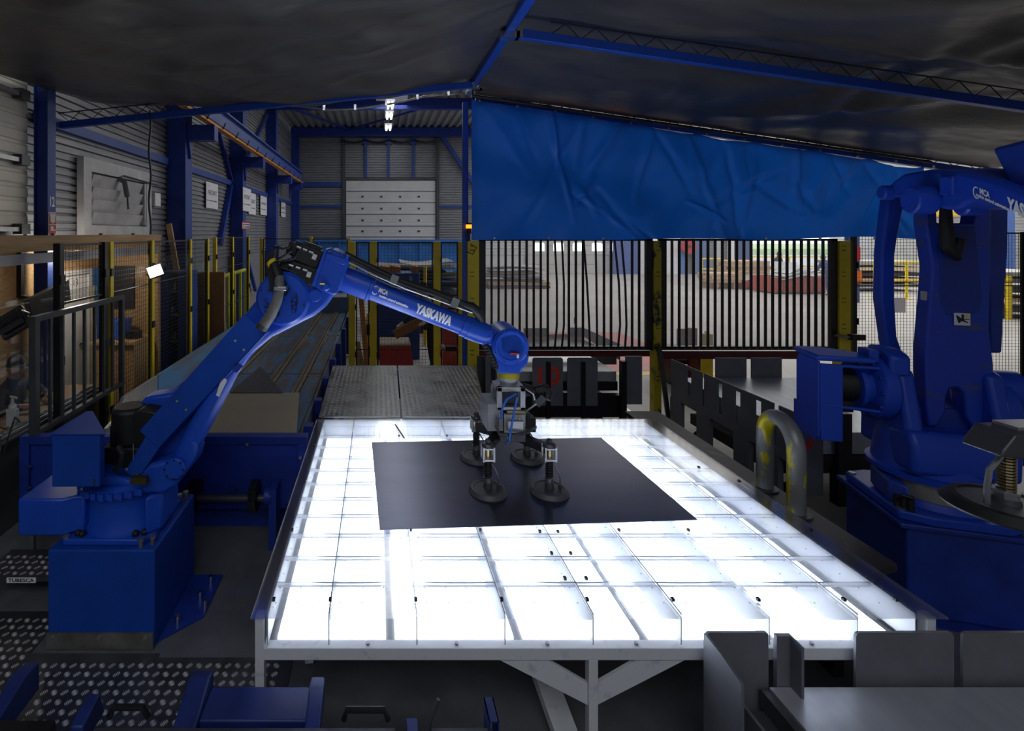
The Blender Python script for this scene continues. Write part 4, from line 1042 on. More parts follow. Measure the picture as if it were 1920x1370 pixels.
# ================================================================ FRONT PLATE CART (bottom right)
fc = thing('plate_cart', 'grey steel plate cart with stop plates nearest the viewer at right', 'cart', (2.4, 1.6, 0))
YT = 2.21; zt = az(1186, YT)
def rounded(x0, x1, z0, z1, r=0.018):
    return [(x0, z0), (x1, z0), (x1, z1 - r), (x1 - r * 0.3, z1 - r * 0.3), (x1 - r, z1), (x0 + r, z1), (x0 + r * 0.3, z1 - r * 0.3), (x0, z1 - r)]
for a, c_ in ((1605, 1789), (1806, 1990)):
    MB().xz(rounded(ax(a, YT), ax(c_, YT), 0.42, zt), YT, YT + 0.012).build('stop_plate', GREYPLATE, fc)
xl, xr = ax(1345, 2.12), ax(1441, YT)
MB().xz(rounded(xl + 0.014, xr, 0.42, zt, 0.012), YT, YT + 0.012).build('corner_plate', GREYPLATE, fc)
MB().yz([(1.98, 0.2), (YT, 0.2), (YT, zt), (2.10, zt), (1.98, zt - 0.02)], xl, xl + 0.012).build('corner_plate', GREYPLATE, fc)
MB().box(ax(1450, YT), ax(1474, YT), YT - 0.02, YT + 0.0, 0.3, zt).box(ax(1474, YT), ax(1474, YT) + 0.012, YT - 0.08, YT, 0.3, zt).build('angle_stake', GREYPLATE, fc)
xs_ = ax(1393, 2.1)
MB().box(xs_, xs_ + 0.014, 0.75, 2.12, 0.25, 0.60).build('side_skirt', GREYPLATE, fc)
MB().box(xs_ + 0.03, 3.6, 0.75, 2.17, 0.43, 0.51).build('bed', DARKSTEEL, fc)
for y in (0.9, 1.85):
    for x in (1.75, 3.2): MB().cyl((x, y, 0.13), (x + 0.06, y, 0.13), 0.13, 14).box(x, x + 0.05, y - 0.03, y + 0.03, 0.13, 0.43).build('wheel', BLACK, fc)
tag(MB().box(ax(1441, YT - 0.02), 3.6, 0.75, YT - 0.025, 0.513, 0.60).build('plate_stack', M('blank_plates', (0.44, 0.45, 0.50), rough=0.36, metal=0.35, var=0.08, scale=2, stretch=(6, 1, 1))), 'smooth dark steel plates stacked on the front cart', 'plate stack')
tag(MB().box(ax(1425, YT - 0.02), ax(1441, YT - 0.02) - 0.004, 0.75, YT - 0.02, 0.513, 0.59).build('edge_strip', DARKSTEEL), 'narrow dark strip beside the plates on the front cart', 'strip')

# ================================================================ FOREGROUND FRAME (bottom left)
NAVY_ = NAVY; NAVY = M('navy_paint_shaded', (0.010, 0.026, 0.16), rough=0.5, var=0.3, scale=8)  # darker copy of the navy paint, shade put into its colour
ff = thing('roller_frame', 'blue steel frame with worn edges at the bottom of view', 'frame', (-0.4, 1.95, 0))
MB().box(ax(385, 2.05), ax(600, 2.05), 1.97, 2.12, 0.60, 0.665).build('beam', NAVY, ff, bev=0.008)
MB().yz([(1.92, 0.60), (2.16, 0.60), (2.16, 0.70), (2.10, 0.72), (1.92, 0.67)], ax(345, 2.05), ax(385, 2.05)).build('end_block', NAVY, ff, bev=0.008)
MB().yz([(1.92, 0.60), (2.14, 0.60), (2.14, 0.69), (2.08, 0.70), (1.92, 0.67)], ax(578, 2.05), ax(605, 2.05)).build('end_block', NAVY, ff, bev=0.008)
MB().box(ax(178, 1.93), ax(740, 1.93), 1.90, 1.93, 0.55, 0.675).build('edge_plate', DARKSTEEL, ff)
MB().box(ax(0, 1.93) - 0.3, ax(98, 1.93), 1.90, 1.95, 0.5, 0.685).build('edge_plate', BLACK, ff)
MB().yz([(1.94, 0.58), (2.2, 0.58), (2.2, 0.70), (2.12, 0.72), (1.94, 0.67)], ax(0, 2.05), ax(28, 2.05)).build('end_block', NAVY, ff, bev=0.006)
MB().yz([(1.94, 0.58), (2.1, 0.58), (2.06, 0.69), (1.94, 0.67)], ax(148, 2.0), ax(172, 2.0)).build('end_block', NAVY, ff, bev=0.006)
MB().box(ax(810, 1.93), ax(922, 1.93), 1.90, 1.92, 0.55, 0.685).build('edge_plate', DARKSTEEL, ff)
tb = MB(); xa, xb = ax(912, 1.95), ax(930, 1.95)
for (p, q, r, s) in ((xa, xa + 0.004, 0.60, 0.73), (xb - 0.004, xb, 0.60, 0.73), (xa, xb, 0.60, 0.604), (xa, xb, 0.726, 0.73)): tb.box(p, q, 1.90, 2.0, r, s)
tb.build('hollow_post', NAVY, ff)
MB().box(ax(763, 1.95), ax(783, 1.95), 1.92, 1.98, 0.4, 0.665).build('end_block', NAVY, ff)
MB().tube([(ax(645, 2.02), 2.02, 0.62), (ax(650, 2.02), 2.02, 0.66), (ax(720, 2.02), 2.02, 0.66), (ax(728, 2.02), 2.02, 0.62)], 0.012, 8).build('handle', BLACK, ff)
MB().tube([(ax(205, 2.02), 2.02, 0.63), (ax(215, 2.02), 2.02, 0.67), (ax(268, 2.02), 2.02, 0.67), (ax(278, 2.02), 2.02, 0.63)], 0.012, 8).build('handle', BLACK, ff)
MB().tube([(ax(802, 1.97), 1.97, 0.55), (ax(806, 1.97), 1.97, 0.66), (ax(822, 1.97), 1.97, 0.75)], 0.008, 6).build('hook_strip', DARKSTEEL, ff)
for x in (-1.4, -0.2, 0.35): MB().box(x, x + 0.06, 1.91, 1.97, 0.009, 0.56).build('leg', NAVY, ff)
NAVY = NAVY_
# ================================================================ LEFT ROBOT
RY = 3.42
def pc(px_, py_, Y=RY): return at(px_, py_, Y)
def ydisc(b, px_, py_, r, y0, y1, Y=None, n=32, ch=0.0):
    c = at(px_, py_, Y or y0)
    if ch: return b.lathe([(r - ch, 0), (r, ch), (r, y1 - y0)], (c.x, y0, c.z), (0, 1, 0), n)
    return b.cyl((c.x, y0, c.z), (c.x, y1, c.z), r, n)
# pedestal
pd = thing('robot_pedestal', 'blue welded box pedestal carrying the left robot', 'pedestal', (-1.735, 3.435, 0))
MB().box(-2.07, -1.40, 3.10, 3.77, 0.012, 0.62).build('box', PED, pd, bev=0.012, seg=3)
MB().box(-2.07, -1.405, 3.085, 3.098, 0.012, 0.11).build('kick_plate', M('dirty_kick_plate', (0.18, 0.17, 0.16), rough=0.45, metal=0.5, var=0.35, scale=8), pd)
for x in (-2.03, -1.74, -1.45): MB().cyl((x, 3.085, 0.085), (x, 3.078, 0.085), 0.011, 10).build('screw', CHROME, pd)
MB().xy([(-1.40, 3.15), (-1.18, 3.35), (-1.18, 3.75), (-1.40, 3.75)], 0.004, 0.02).build('anchor_plate', NAVY, pd)
for x, y in ((-1.26, 3.5), (-1.24, 3.66), (-1.33, 3.28), (-1.2, 3.42)): MB().cyl((x, y, 0.02), (x, y, 0.075), 0.016, 10).build('anchor_bolt', CHROME, pd)
for x, y in ((-1.99, 3.16), (-1.50, 3.13), (-1.44, 3.16), (-1.47, 3.66), (-1.44, 3.70)): MB().cyl((x, y, 0.62), (x, y, 0.665), 0.014, 10).lathe([(0.022, 0), (0.022, 0.015)], (x, y, 0.66), (0, 0, 1), 6).build('bolt', STEEL, pd)
# robot
rb = thing('industrial_robot', 'blue six axis robot arm reaching right over the light table', 'robot arm', (-1.72, 3.43, 0.62))
MB().xy([(-2.0, 3.14), (-1.50, 3.14), (-1.45, 3.24), (-1.45, 3.62), (-1.52, 3.70), (-1.98, 3.70), (-2.04, 3.6), (-2.04, 3.22)], 0.622, 0.66).build('base_flange', ROBOT, rb, bev=0.008)
MB().lathe([(0.27, 0.0), (0.265, 0.03), (0.25, 0.06), (0.25, 0.22), (0.262, 0.25)], (-1.72, 3.42, 0.655), n=44).build('base_body', ROBOT, rb)
MB().xy([(-2.30, 3.16), (-2.02, 3.16), (-1.96, 3.20), (-1.90, 3.20), (-1.88, 3.5), (-2.30, 3.5)], 0.67, 0.905).build('connector_box', ROBOT, rb, bev=0.012)
MB().xy([(-1.50, 3.18), (-1.42, 3.26), (-1.42, 3.52), (-1.5, 3.6)], 0.66, 0.90).build('base_lobe', ROBOT, rb, bev=0.015)
MB().lathe([(0.255, 0), (0.285, 0.01), (0.285, 0.055), (0.26, 0.075)], (-1.72, 3.42, 0.905), n=44).build('slewing_ring', ROBOT, rb)
for k in range(16):
    a = math.pi + math.pi * (k + 0.5) / 16
    cx, cy = -1.72 + 0.288 * math.cos(a), 3.42 + 0.288 * math.sin(a)
    MB().bar((cx, cy, 0.915), (cx, cy, 0.955), 0.03, 0.03).cyl((cx, cy, 0.908), (cx, cy, 0.916), 0.012, 6).build('ring_lug', ROBOT, rb)
for x, y in ((-1.93, 3.19), (-1.90, 3.18), (-1.56, 3.185), (-1.51, 3.2)): MB().lathe([(0.02, 0), (0.022, 0.02), (0.012, 0.03)], (x, y, 0.66), n=12).build('base_bolt', RUBBER, rb)
# swing frame on the ring
MB().px([(168, 905), (168, 880), (200, 872), (255, 886), (292, 858), (330, 850), (352, 868), (345, 895), (318, 912)], 3.2, 3.66, 3.3).build('swing_frame', ROBOT, rb, bev=0.025, seg=3)
MB().px([(255, 905), (285, 780), (300, 768), (345, 745), (352, 752), (330, 800), (330, 905)], 3.55, 3.72, 3.6).build('shoulder_cheek', ROBOT, rb, bev=0.02)
for px_ in (146, 262): 
    c = at(px_, 899, 3.13); MB().box(c.x - 0.05, c.x + 0.05, 3.11, 3.15, c.z - 0.02, c.z + 0.02).build('stop_block', M('brass_block', (0.10, 0.075, 0.02), rough=0.4, metal=0.6), rb)
# motor cover box with its triangular lid
mc = MB(); mc.xy([(-1.99, 3.02), (-1.70, 3.02), (-1.70, 3.08), (-1.96, 3.36), (-1.99, 3.36)], 1.055, 1.375).build('motor_cover', PED, rb, bev=0.006)
MB().xy([(-2.0, 3.01), (-1.655, 3.01), (-1.96, 3.40), (-2.0, 3.40)], 1.376, 1.382).build('cover_lid', PED, rb)
for z in (1.075, 1.10): MB().cyl((-1.735, 3.018, z), (-1.735, 3.010, z), 0.008, 8).build('screw', DARKSTEEL, rb)
mo = MB(); mo.box(-1.86, -1.60, 3.32, 3.58, 0.96, 1.16).lathe([(0.12, 0), (0.12, 0.22), (0.10, 0.24)], (-1.73, 3.46, 1.16), n=24)
mo.build('waist_motor', RUBBER, rb, bev=0.01)
MB().px([(205, 800), (262, 768), (300, 775), (262, 850), (205, 860)], 3.36, 3.5, 3.36).build('motor_shroud', RUBBER, rb, bev=0.01)
MB().tube([at(222, 838, 3.15), at(230, 850, 3.12), at(226, 872, 3.13), at(216, 880, 3.16)], 0.018, 10).build('cable_loop', RUBBER, rb)
MB().cyl(at(250, 832, 3.14), at(250, 862, 3.14), 0.003, 6).build('wire', STEEL, rb)
# lower arm
MB().px([(296, 885), (330, 886), (362, 846), (385, 796), (432, 716), (470, 665), (510, 632), (560, 607), (590, 592), (560, 520), (510, 530), (470, 575), (352, 735), (300, 800), (268, 856)], 3.34, 3.56, 3.36).build('lower_arm', ROBOT, rb, bev=0.035, seg=3)
MB().px([(250, 770), (272, 744), (322, 738), (340, 742), (352, 752), (300, 800), (262, 812)], 3.5, 3.66, 3.5).build('rear_arch', ROBOT, rb, bev=0.02)
cov = MB(); cov.px([(262, 807), (295, 843), (497, 624), (459, 588)], 3.20, 3.216, 3.2)
cv_o = cov.build('arm_cover', PED, rb, bev=0.003)
a_, b_ = at(295, 843, 3.2), at(497, 624, 3.2)
MB().add([a_, b_, b_ + Vector((0.012, 0.09, -0.004)), a_ + Vector((0.04, 0.09, 0.02))], [(0, 1, 2, 3)]).add([a_ + Vector((0.001, 0, -0.004)), b_ + Vector((0.001, 0, -0.004)), b_ + Vector((0.013, 0.09, -0.008)), a_ + Vector((0.041, 0.09, 0.016))], [(3, 2, 1, 0)]).build('cover_lip', PED, cv_o)
for px_, py_ in ((333, 751), (350, 767), (442, 638), (458, 655)):
    c = at(px_, py_, 3.2); MB().cyl((c.x, 3.2, c.z), (c.x, 3.19, c.z), 0.009, 10).build('screw', CHROME, cv_o)
lo = MB(); lo.px([(234, 884), (258, 899), (297, 842), (272, 820)], 3.19, 3.2, 3.19); lo_o = lo.build('lower_cover', PED, rb, bev=0.003)
for px_, py_ in ((239, 878), (261, 889)):
    c = at(px_, py_, 3.19); MB().cyl((c.x, 3.19, c.z), (c.x, 3.18, c.z), 0.01, 10).build('screw', CHROME, lo_o)
# balancer cylinder and shoulder joint
MB().tube([at(338, 866, 3.27), at(352, 840, 3.27), at(404, 742, 3.27), at(432, 692, 3.3), at(470, 640, 3.34)], [0.062, 0.068, 0.070, 0.062, 0.05], 20).build('balancer', ROBOT, rb)
MB().px([(336, 893), (356, 878), (372, 848), (373, 825), (366, 818), (350, 845)], 3.2, 3.36, 3.25).build('shoulder_lobe', ROBOT, rb, bev=0.02)
sc_ = ydisc(MB(), 326, 880, 0.068, 3.16, 3.36, ch=0.008).build('shoulder_cap', ROBOT, rb)
for k in range(8):
    a = 2 * math.pi * k / 8; c = at(326, 880, 3.16)
    MB().cyl((c.x + 0.06 * math.cos(a), 3.162, c.z + 0.06 * math.sin(a)), (c.x + 0.06 * math.cos(a), 3.152, c.z + 0.06 * math.sin(a)), 0.006, 6).build('screw', RUBBER, sc_)
# white paper label and small black tag on the arm
MB().px([(416, 706), (426, 712), (411, 744), (405, 741)], 3.205, 3.207, 3.205).build('paper_label', PAPER, rb)
MB().px([(432, 692), (447, 681), (455, 687), (444, 699)], 3.19, 3.2, 3.19).build('tag', NAVY, rb)
# elbow
el = MB(); ydisc(el, 531, 560, 0.178, 3.22, 3.60, Y=3.24, n=48, ch=0.02); el_o = el.build('elbow_housing', ROBOT, rb)
MB().px([(530, 520), (575, 505), (605, 500), (640, 520), (632, 548), (624, 557), (612, 574), (590, 592), (562, 605), (535, 610)], 3.26, 3.58, 3.28).build('knuckle', ROBOT, rb, bev=0.03, seg=3)
ydisc(MB(), 591, 554, 0.041, 3.238, 3.3, n=24, ch=0.004).build('knuckle_cap', ROBOT, rb)
for px_, py_ in ((488, 543), (503, 544), (498, 561), (570, 572)):
    c = at(px_, py_, 3.22); MB().cyl((c.x, 3.225, c.z), (c.x, 3.21, c.z), 0.010, 10).build('screw', NAVY, rb)
for grp, (cx_, cy_) in enumerate(((552, 568), (500, 575), (518, 590))):
    rec = MB(); c = at(cx_, cy_, 3.22)
    w_ = (0.026, 0.018, 0.024)[grp]; h_ = (0.066, 0.036, 0.024)[grp]
    rec.xz([(c.x - w_ * 0.6, c.z - h_), (c.x + w_ * 0.4, c.z - h_ * 0.9), (c.x + w_, c.z + h_ * 0.3), (c.x + w_ * 0.6, c.z + h_), (c.x - w_ * 0.9, c.z + h_ * 0.2)], 3.217, 3.222)
    ro = rec.build('bolt_recess', M('recess_dark_blue', (0.004, 0.012, 0.06), rough=0.5), rb)
    for k in range(5 if grp == 0 else 2):
        zz = c.z + h_ * (0.7 - 0.36 * k) if grp == 0 else c.z + h_ * (0.4 - 0.8 * k)
        MB().lathe([(0.011, 0), (0.011, 0.012), (0.006, 0.012), (0.006, 0.006)], (c.x + w_ * (0.1 if k % 2 else -0.1), 3.217, zz), (0, -1, 0), 10).build('socket_screw', ROBOT, ro)
# forearm housing, motors
dv = (pc(905, 625) - pc(640, 520)).normalized(); up_ = Vector((-dv.z, 0, dv.x)); up_ = up_ if up_.z > 0 else -up_
MB().px([(588, 537), (611, 469), (622, 466), (640, 474), (656, 489), (634, 549), (627, 553), (600, 545)], 3.24, 3.60, 3.27).build('forearm_housing', ROBOT, rb, bev=0.012, seg=2)
MB().px([(613, 474), (650, 487), (646, 497), (609, 484)], 3.225, 3.24, 3.24).build('housing_shelf', ROBOT, rb, bev=0.004)
MB().px([(584, 534), (609, 466), (614, 468), (590, 538)], 3.215, 3.6, 3.23).build('motor_flange', ROBOT, rb, bev=0.004)
for (p, q, r) in (((616, 473), (622, 471), 0.02), ((636, 487), (641, 473), 0.02), ((646, 492), (652, 478), 0.02)):
    MB().cyl(at(*p, 3.25), at(*q, 3.25), 0.014, 10).build('lifting_lug', ROBOT, rb)
c = at(611, 537, 3.24); MB().lathe([(0.03, 0), (0.03, 0.02), (0.018, 0.03)], (c.x, 3.25, c.z), (0, -1, 0), 20).build('oil_port', ROBOT, rb)
c = at(606, 532, 3.235); MB().cyl((c.x - 0.02, 3.22, c.z), (c.x + 0.012, 3.22, c.z), 0.007, 8).build('grease_nipple', M('brass', (0.45, 0.33, 0.1), rough=0.3, metal=1), rb)
for i, (f, k_) in enumerate((((604, 488), (560, 470)), ((596, 520), (545, 503)))):
    P, Q = at(*f, 3.33), at(*k_, 3.33)
    m_ = MB(); m_.bar(P, Q, 0.17, 0.125); mo_ = m_.build('servo_motor', RUBBER, rb, bev=0.012)
    d_ = (Q - P).normalized(); n_ = Vector((-d_.z, 0, d_.x)); n_ = n_ if n_.z > 0 else -n_
    m2 = MB(); m2.bar(Q, Q + d_ * 0.07, 0.12, 0.085); m2.build('encoder', RUBBER, mo_, bev=0.01)
    for t, o in ((0.3, 0.066), (0.55, 0.066), (0.78, 0.062), (1.1, 0.045)):
        e = P.lerp(Q, t) + n_ * o; MB().bar(e - d_ * 0.018, e + d_ * 0.018, 0.05, 0.03).build('connector', BLACK, mo_)
    for t in (0.35, 0.6, 0.85):
        e = P.lerp(Q, t) + Vector((0, -0.09, 0.01)) + n_ * 0.02; MB().cyl(e, e + d_ * 0.03, 0.01, 8).build('gland', STEEL, mo_)
    e = P.lerp(Q, 0.28) + Vector((0, -0.0865, 0)) + n_ * 0.01
    MB().bar(e - n_ * 0.018, e + n_ * 0.018, 0.028, 0.002, up=(0, 1, 0)).build('rating_label', PAPER, mo_)
# bracket, hoses behind the elbow
MB().px([(503, 512), (520, 495), (530, 520), (544, 540), (537, 554), (525, 552), (516, 545), (506, 546)], 3.195, 3.205, 3.2).build('hose_bracket', BLACK, rb)
MB().px([(499, 498), (503, 472), (513, 470), (510, 497), (515, 520), (508, 535), (500, 510)], 3.24, 3.32, 3.24).build('hose_shroud', RUBBER, rb, bev=0.006)
MB().tube([at(512, 492, 3.2), at(517, 505, 3.17), at(522, 520, 3.15)], 0.034, 14).build('black_hose', RUBBER, rb)
MB().tube([at(509, 491, 3.2), at(513, 496, 3.19)], 0.036, 14).build('yellow_ring', YELLOW, rb)
GREYH = M('grey_sleeve', (0.16, 0.155, 0.15), rough=0.6, var=0.3, scale=12)
MB().tube([at(523, 517, 3.15), at(525, 538, 3.14), at(519, 565, 3.13), at(508, 590, 3.14), at(492, 613, 3.15)], [0.030, 0.031, 0.033, 0.034, 0.036], 14).build('grey_hose', GREYH, rb)
c = at(525, 541, 3.1); MB().box(c.x - 0.04, c.x + 0.04, 3.095, 3.19, c.z - 0.014, c.z + 0.014).build('hose_clamp', CHROME, rb, bev=0.004)
MB().tube([at(494, 608, 3.15), at(490, 617, 3.15)], 0.039, 14).build('hose_end', DARKSTEEL, rb)
for pts in ([(513, 490), (535, 478), (548, 470)], [(515, 492), (540, 488), (552, 484), (560, 470)], [(520, 500), (545, 508), (556, 514)], [(512, 461), (530, 466), (542, 464), (545, 459)], [(521, 460), (520, 490), (521, 500)]):
    MB().tube([at(*p, 3.25) for p in pts], 0.008, 6).build('cable', BLACK, rb)
MB().tube([at(512, 461, 3.25), at(528, 459, 3.25), at(541, 459, 3.25), at(542, 466, 3.25)], 0.005, 6).build('wire_handle', STEEL, rb)
# forearm tube as turned sections
A0 = pc(641, 520); A1 = pc(905, 625); Lf = (A1 - A0).length; k1 = RY / FPX
def sec(name, prof, m=ROBOT):
    return MB().lathe([(r, t * Lf) for t, r in prof], A0, dv, 40).build(name, m, rb)
sec('forearm_flange', [(-0.05, 0.105), (-0.03, 0.115), (0.0, 0.115), (0.01, 0.10)])
sec('forearm_sleeve', [(0.0, 0.088), (0.02, 0.088), (0.19, 0.086), (0.195, 0.09), (0.21, 0.09), (0.22, 0.076)])
fa = sec('forearm_tube', [(0.21, 0.074), (0.86, 0.066)])
sec('wrist_flange', [(0.85, 0.074), (0.89, 0.074), (0.895, 0.07)])
sec('wrist_sleeve', [(0.89, 0.079), (0.99, 0.076), (1.02, 0.072), (1.05, 0.06), (1.06, 0.05)])
for k in range(14):
    a = 2 * math.pi * k / 14; o = Vector((0, math.cos(a), 0)) + up_ * math.sin(a)
    e = A0 + o * 0.108; MB().cyl(e, e + dv * 0.016, 0.009, 8).build('flange_screw', ROBOT, rb)
for k in range(10):
    a = 2 * math.pi * k / 10; o = Vector((0, math.cos(a), 0)) + up_ * math.sin(a)
    e = A0 + dv * Lf * 1.02 + o * 0.068; MB().cyl(e, e + dv * 0.012, 0.007, 8).build('flange_screw', NAVY, rb)
def wrap(t, off, r0=0.0745, slope=-0.0):
    # lettering bent round the tube: u along the tube, v round it
    def f(u, v):
        s = t * Lf + u; r = 0.074 - (s / Lf - 0.21) / 0.65 * 0.008 + 0.0012
        a = (v + off) / r
        return A0 + dv * s + Vector((0, -math.cos(a), 0)) * r + up_ * (math.sin(a) * r)
    return f
letter('lettering', 'YASKAWA', 0.085, wrap(0.645, -0.002), LETTER, fa, bold=0.005, width=0.262, slices=14)
letter('lettering', 'MCA', 0.046, wrap(0.285, 0.022), LETTER, fa, bold=0.002, width=0.066, slices=8)
letter('lettering', 'motion control automation', 0.026, wrap(0.37, -0.012), LETTER, fa, bold=0.0012, width=0.21, slices=5)
w_ = wrap(0.235, 0.012); rg = MB(); n = 22; vs = []
for i in range(n + 1):
    a = 0.9 + (2 * math.pi - 1.4) * i / n; th = 0.0035 * math.sin(math.pi * i / n) ** 0.5 + 0.0006
    for rr in (0.026 - th, 0.026 + th): vs.append(w_(0.8 * rr * math.cos(a), rr * 1.1 * math.sin(a)))
rg.add(vs, [(2 * i, 2 * i + 1, 2 * i + 3, 2 * i + 2) for i in range(n)]); rg.build('logo_ring', LETTER, fa, smooth=False)
for t_ in (0.30, 0.54, 0.57, 0.77): sec('tube_seam', [(t_, 0.0745 - (t_ - 0.21) * 0.012), (t_ + 0.003, 0.0745 - (t_ - 0.21) * 0.012)], NAVY)
# dress hoses along the top of the forearm
hp_ = [pc(646, 477, 3.36), pc(665, 487, 3.36), pc(739, 523, 3.36), pc(810, 547, 3.36), pc(868, 570, 3.36), pc(884, 575, 3.36), pc(896, 585, 3.38), pc(903, 600, 3.4)]
MB().tube(hp_, [0.026] * 4 + [0.026, 0.032, 0.034, 0.03], 12).build('dress_hose', RUBBER, rb)
MB().tube([pc(652, 490, 3.32), pc(700, 515, 3.32), pc(760, 541, 3.32), pc(830, 566, 3.32), pc(886, 586, 3.34)], 0.006, 6).build('thin_cable', STEEL, rb)
MB().tube([pc(690, 514, 3.33), pc(735, 536, 3.33), pc(800, 553, 3.33)], 0.005, 6).build('thin_cable', BLACK, rb)
for px_, py_ in ((739, 524), (853, 567)):
    c = pc(px_, py_, 3.33); MB().bar(c - up_ * 0.035, c + up_ * 0.03, 0.05, 0.024, up=(0, 1, 0)).build('hose_clamp', STEEL, rb)
# wrist
MB().px([(912, 615), (945, 622), (950, 655), (930, 652), (906, 642)], 3.40, 3.58, 3.42).build('wrist_fork', ROBOT, rb, bev=0.012)
wd = MB(); ydisc(wd, 957, 649, 0.125, 3.36, 3.64, Y=3.38, n=44, ch=0.015); wo = wd.build('wrist_housing', ROBOT, rb)
wr = MB(); c = at(957, 649, 3.37)
wr.lathe([(0.108, 0.0), (0.106, 0.006), (0.094, 0.007), (0.088, 0.001)], (c.x, 3.361, c.z), (0, -1, 0), 44).build('wrist_cover', ROBOT, wo)
for k in range(8):
    a = 2 * math.pi * (k + 0.5) / 8; MB().cyl((c.x + 0.111 * math.cos(a), 3.362, c.z + 0.111 * math.sin(a)), (c.x + 0.111 * math.cos(a), 3.354, c.z + 0.111 * math.sin(a)), 0.006, 8).build('screw', NAVY, wo)
cc = at(965, 663, 3.355); MB().box(cc.x - 0.03, cc.x + 0.03, 3.352, 3.356, cc.z - 0.006, cc.z + 0.006).build('warning_strip', RED, wo)
cc = at(971, 668, 3.35); MB().box(cc.x - 0.008, cc.x + 0.008, 3.35, 3.356, cc.z - 0.012, cc.z + 0.012).build('tag', WHITE, wo)
MB().px([(924, 660), (990, 662), (986, 682), (976, 690), (974, 698), (932, 698), (932, 688)], 3.40, 3.60, 3.44).build('wrist_neck', ROBOT, rb, bev=0.012)
fxc = ax(953, 3.5); 
MB().lathe([(0.078, 0), (0.078, 0.04)], (fxc, 3.5, az(708, 3.46)), n=32).build('tool_flange', M('flange_yellow', (0.50, 0.40, 0.02), rough=0.4, metal=0.3), rb)
MB().tube([at(905, 640, 3.42), at(916, 655, 3.42), at(926, 675, 3.42), at(931, 690, 3.42)], 0.02, 10).build('corrugated_hose', RUBBER, rb)
for k in range(9):
    t = k / 8; p = at(907 + 23 * t, 642 + 45 * t, 3.42); MB().lathe([(0.023, -0.004), (0.025, 0), (0.023, 0.004)], p, (0.4, 0, -0.9), 10).build('hose_rib', RUBBER, rb)

# ================================================================ SUCTION GRIPPER ON THE LEFT ROBOT
gp = thing('suction_gripper', 'four cup vacuum gripper hanging from the left robot wrist', 'gripper', (0.935, 3.55, 0.875))
ALU = M('gripper_aluminium', (0.52, 0.53, 0.55), rough=0.4, metal=0.75, var=0.12)
GREYB = M('gripper_grey_box', (0.26, 0.265, 0.275), rough=0.45, metal=0.3, var=0.15)
gx = fxc
MB().lathe([(0.055, 0), (0.075, 0.03), (0.075, 0.06)], (gx, 3.5, az(722, 3.46)), n=28).build('adapter', ALU, gp)
z1, z0 = az(722, 3.46) , az(764, 3.46)
tw = MB(); 
for x in (gx - 0.10, gx + 0.06):
    for y in (3.41, 3.57): tw.box(x, x + 0.035, y, y + 0.035, z0, z1)
tw.box(gx - 0.10, gx + 0.095, 3.41, 3.605, z1 - 0.03, z1).box(gx - 0.10, gx + 0.095, 3.41, 3.605, z0, z0 + 0.02); tw.build('tower', ALU, gp, bev=0.003)
MB().box(gx - 0.06, gx + 0.055, 3.44, 3.57, z0, z1 - 0.03).build('tower_core', BLACK, gp)
MB().box(gx - 0.035, gx + 0.092, 3.40, 3.60, az(776, 3.4), z0).build('valve_block', M('valve_brass', (0.30, 0.26, 0.16), rough=0.35, metal=0.7), gp, bev=0.005)
MB().box(gx - 0.05, gx + 0.10, 3.42, 3.62, az(812, 3.42), az(776, 3.42)).build('lower_block', GREYB, gp, bev=0.005)
MB().box(gx - 0.03, gx + 0.08, 3.40, 3.42, az(809, 3.4), az(790, 3.4)).build('cover_plate', ALU, gp, bev=0.003)
for x in (gx + 0.03, gx + 0.055): MB().cyl((x, 3.42, az(784, 3.42)), (x, 3.41, az(784, 3.42)), 0.007, 8).build('screw', CHROME, gp)
MB().box(gx - 0.165, gx - 0.055, 3.42, 3.66, az(809, 3.42), az(757, 3.42)).build('control_box', GREYB, gp, bev=0.006)
MB().box(gx - 0.08, gx + 0.10, 3.42, 3.70, az(829, 3.42), az(813, 3.42)).build('hub_plate', DARKSTEEL, gp, bev=0.004)
CUPZ = 0.875
CUPR = M('cup_rubber', (0.09, 0.09, 0.105), rough=0.5, var=0.15)
cups = [(0.7285, 3.305), (1.137, 3.305), (0.748, 3.80), (1.136, 3.80)]
TOPZ = az(858, 3.305)
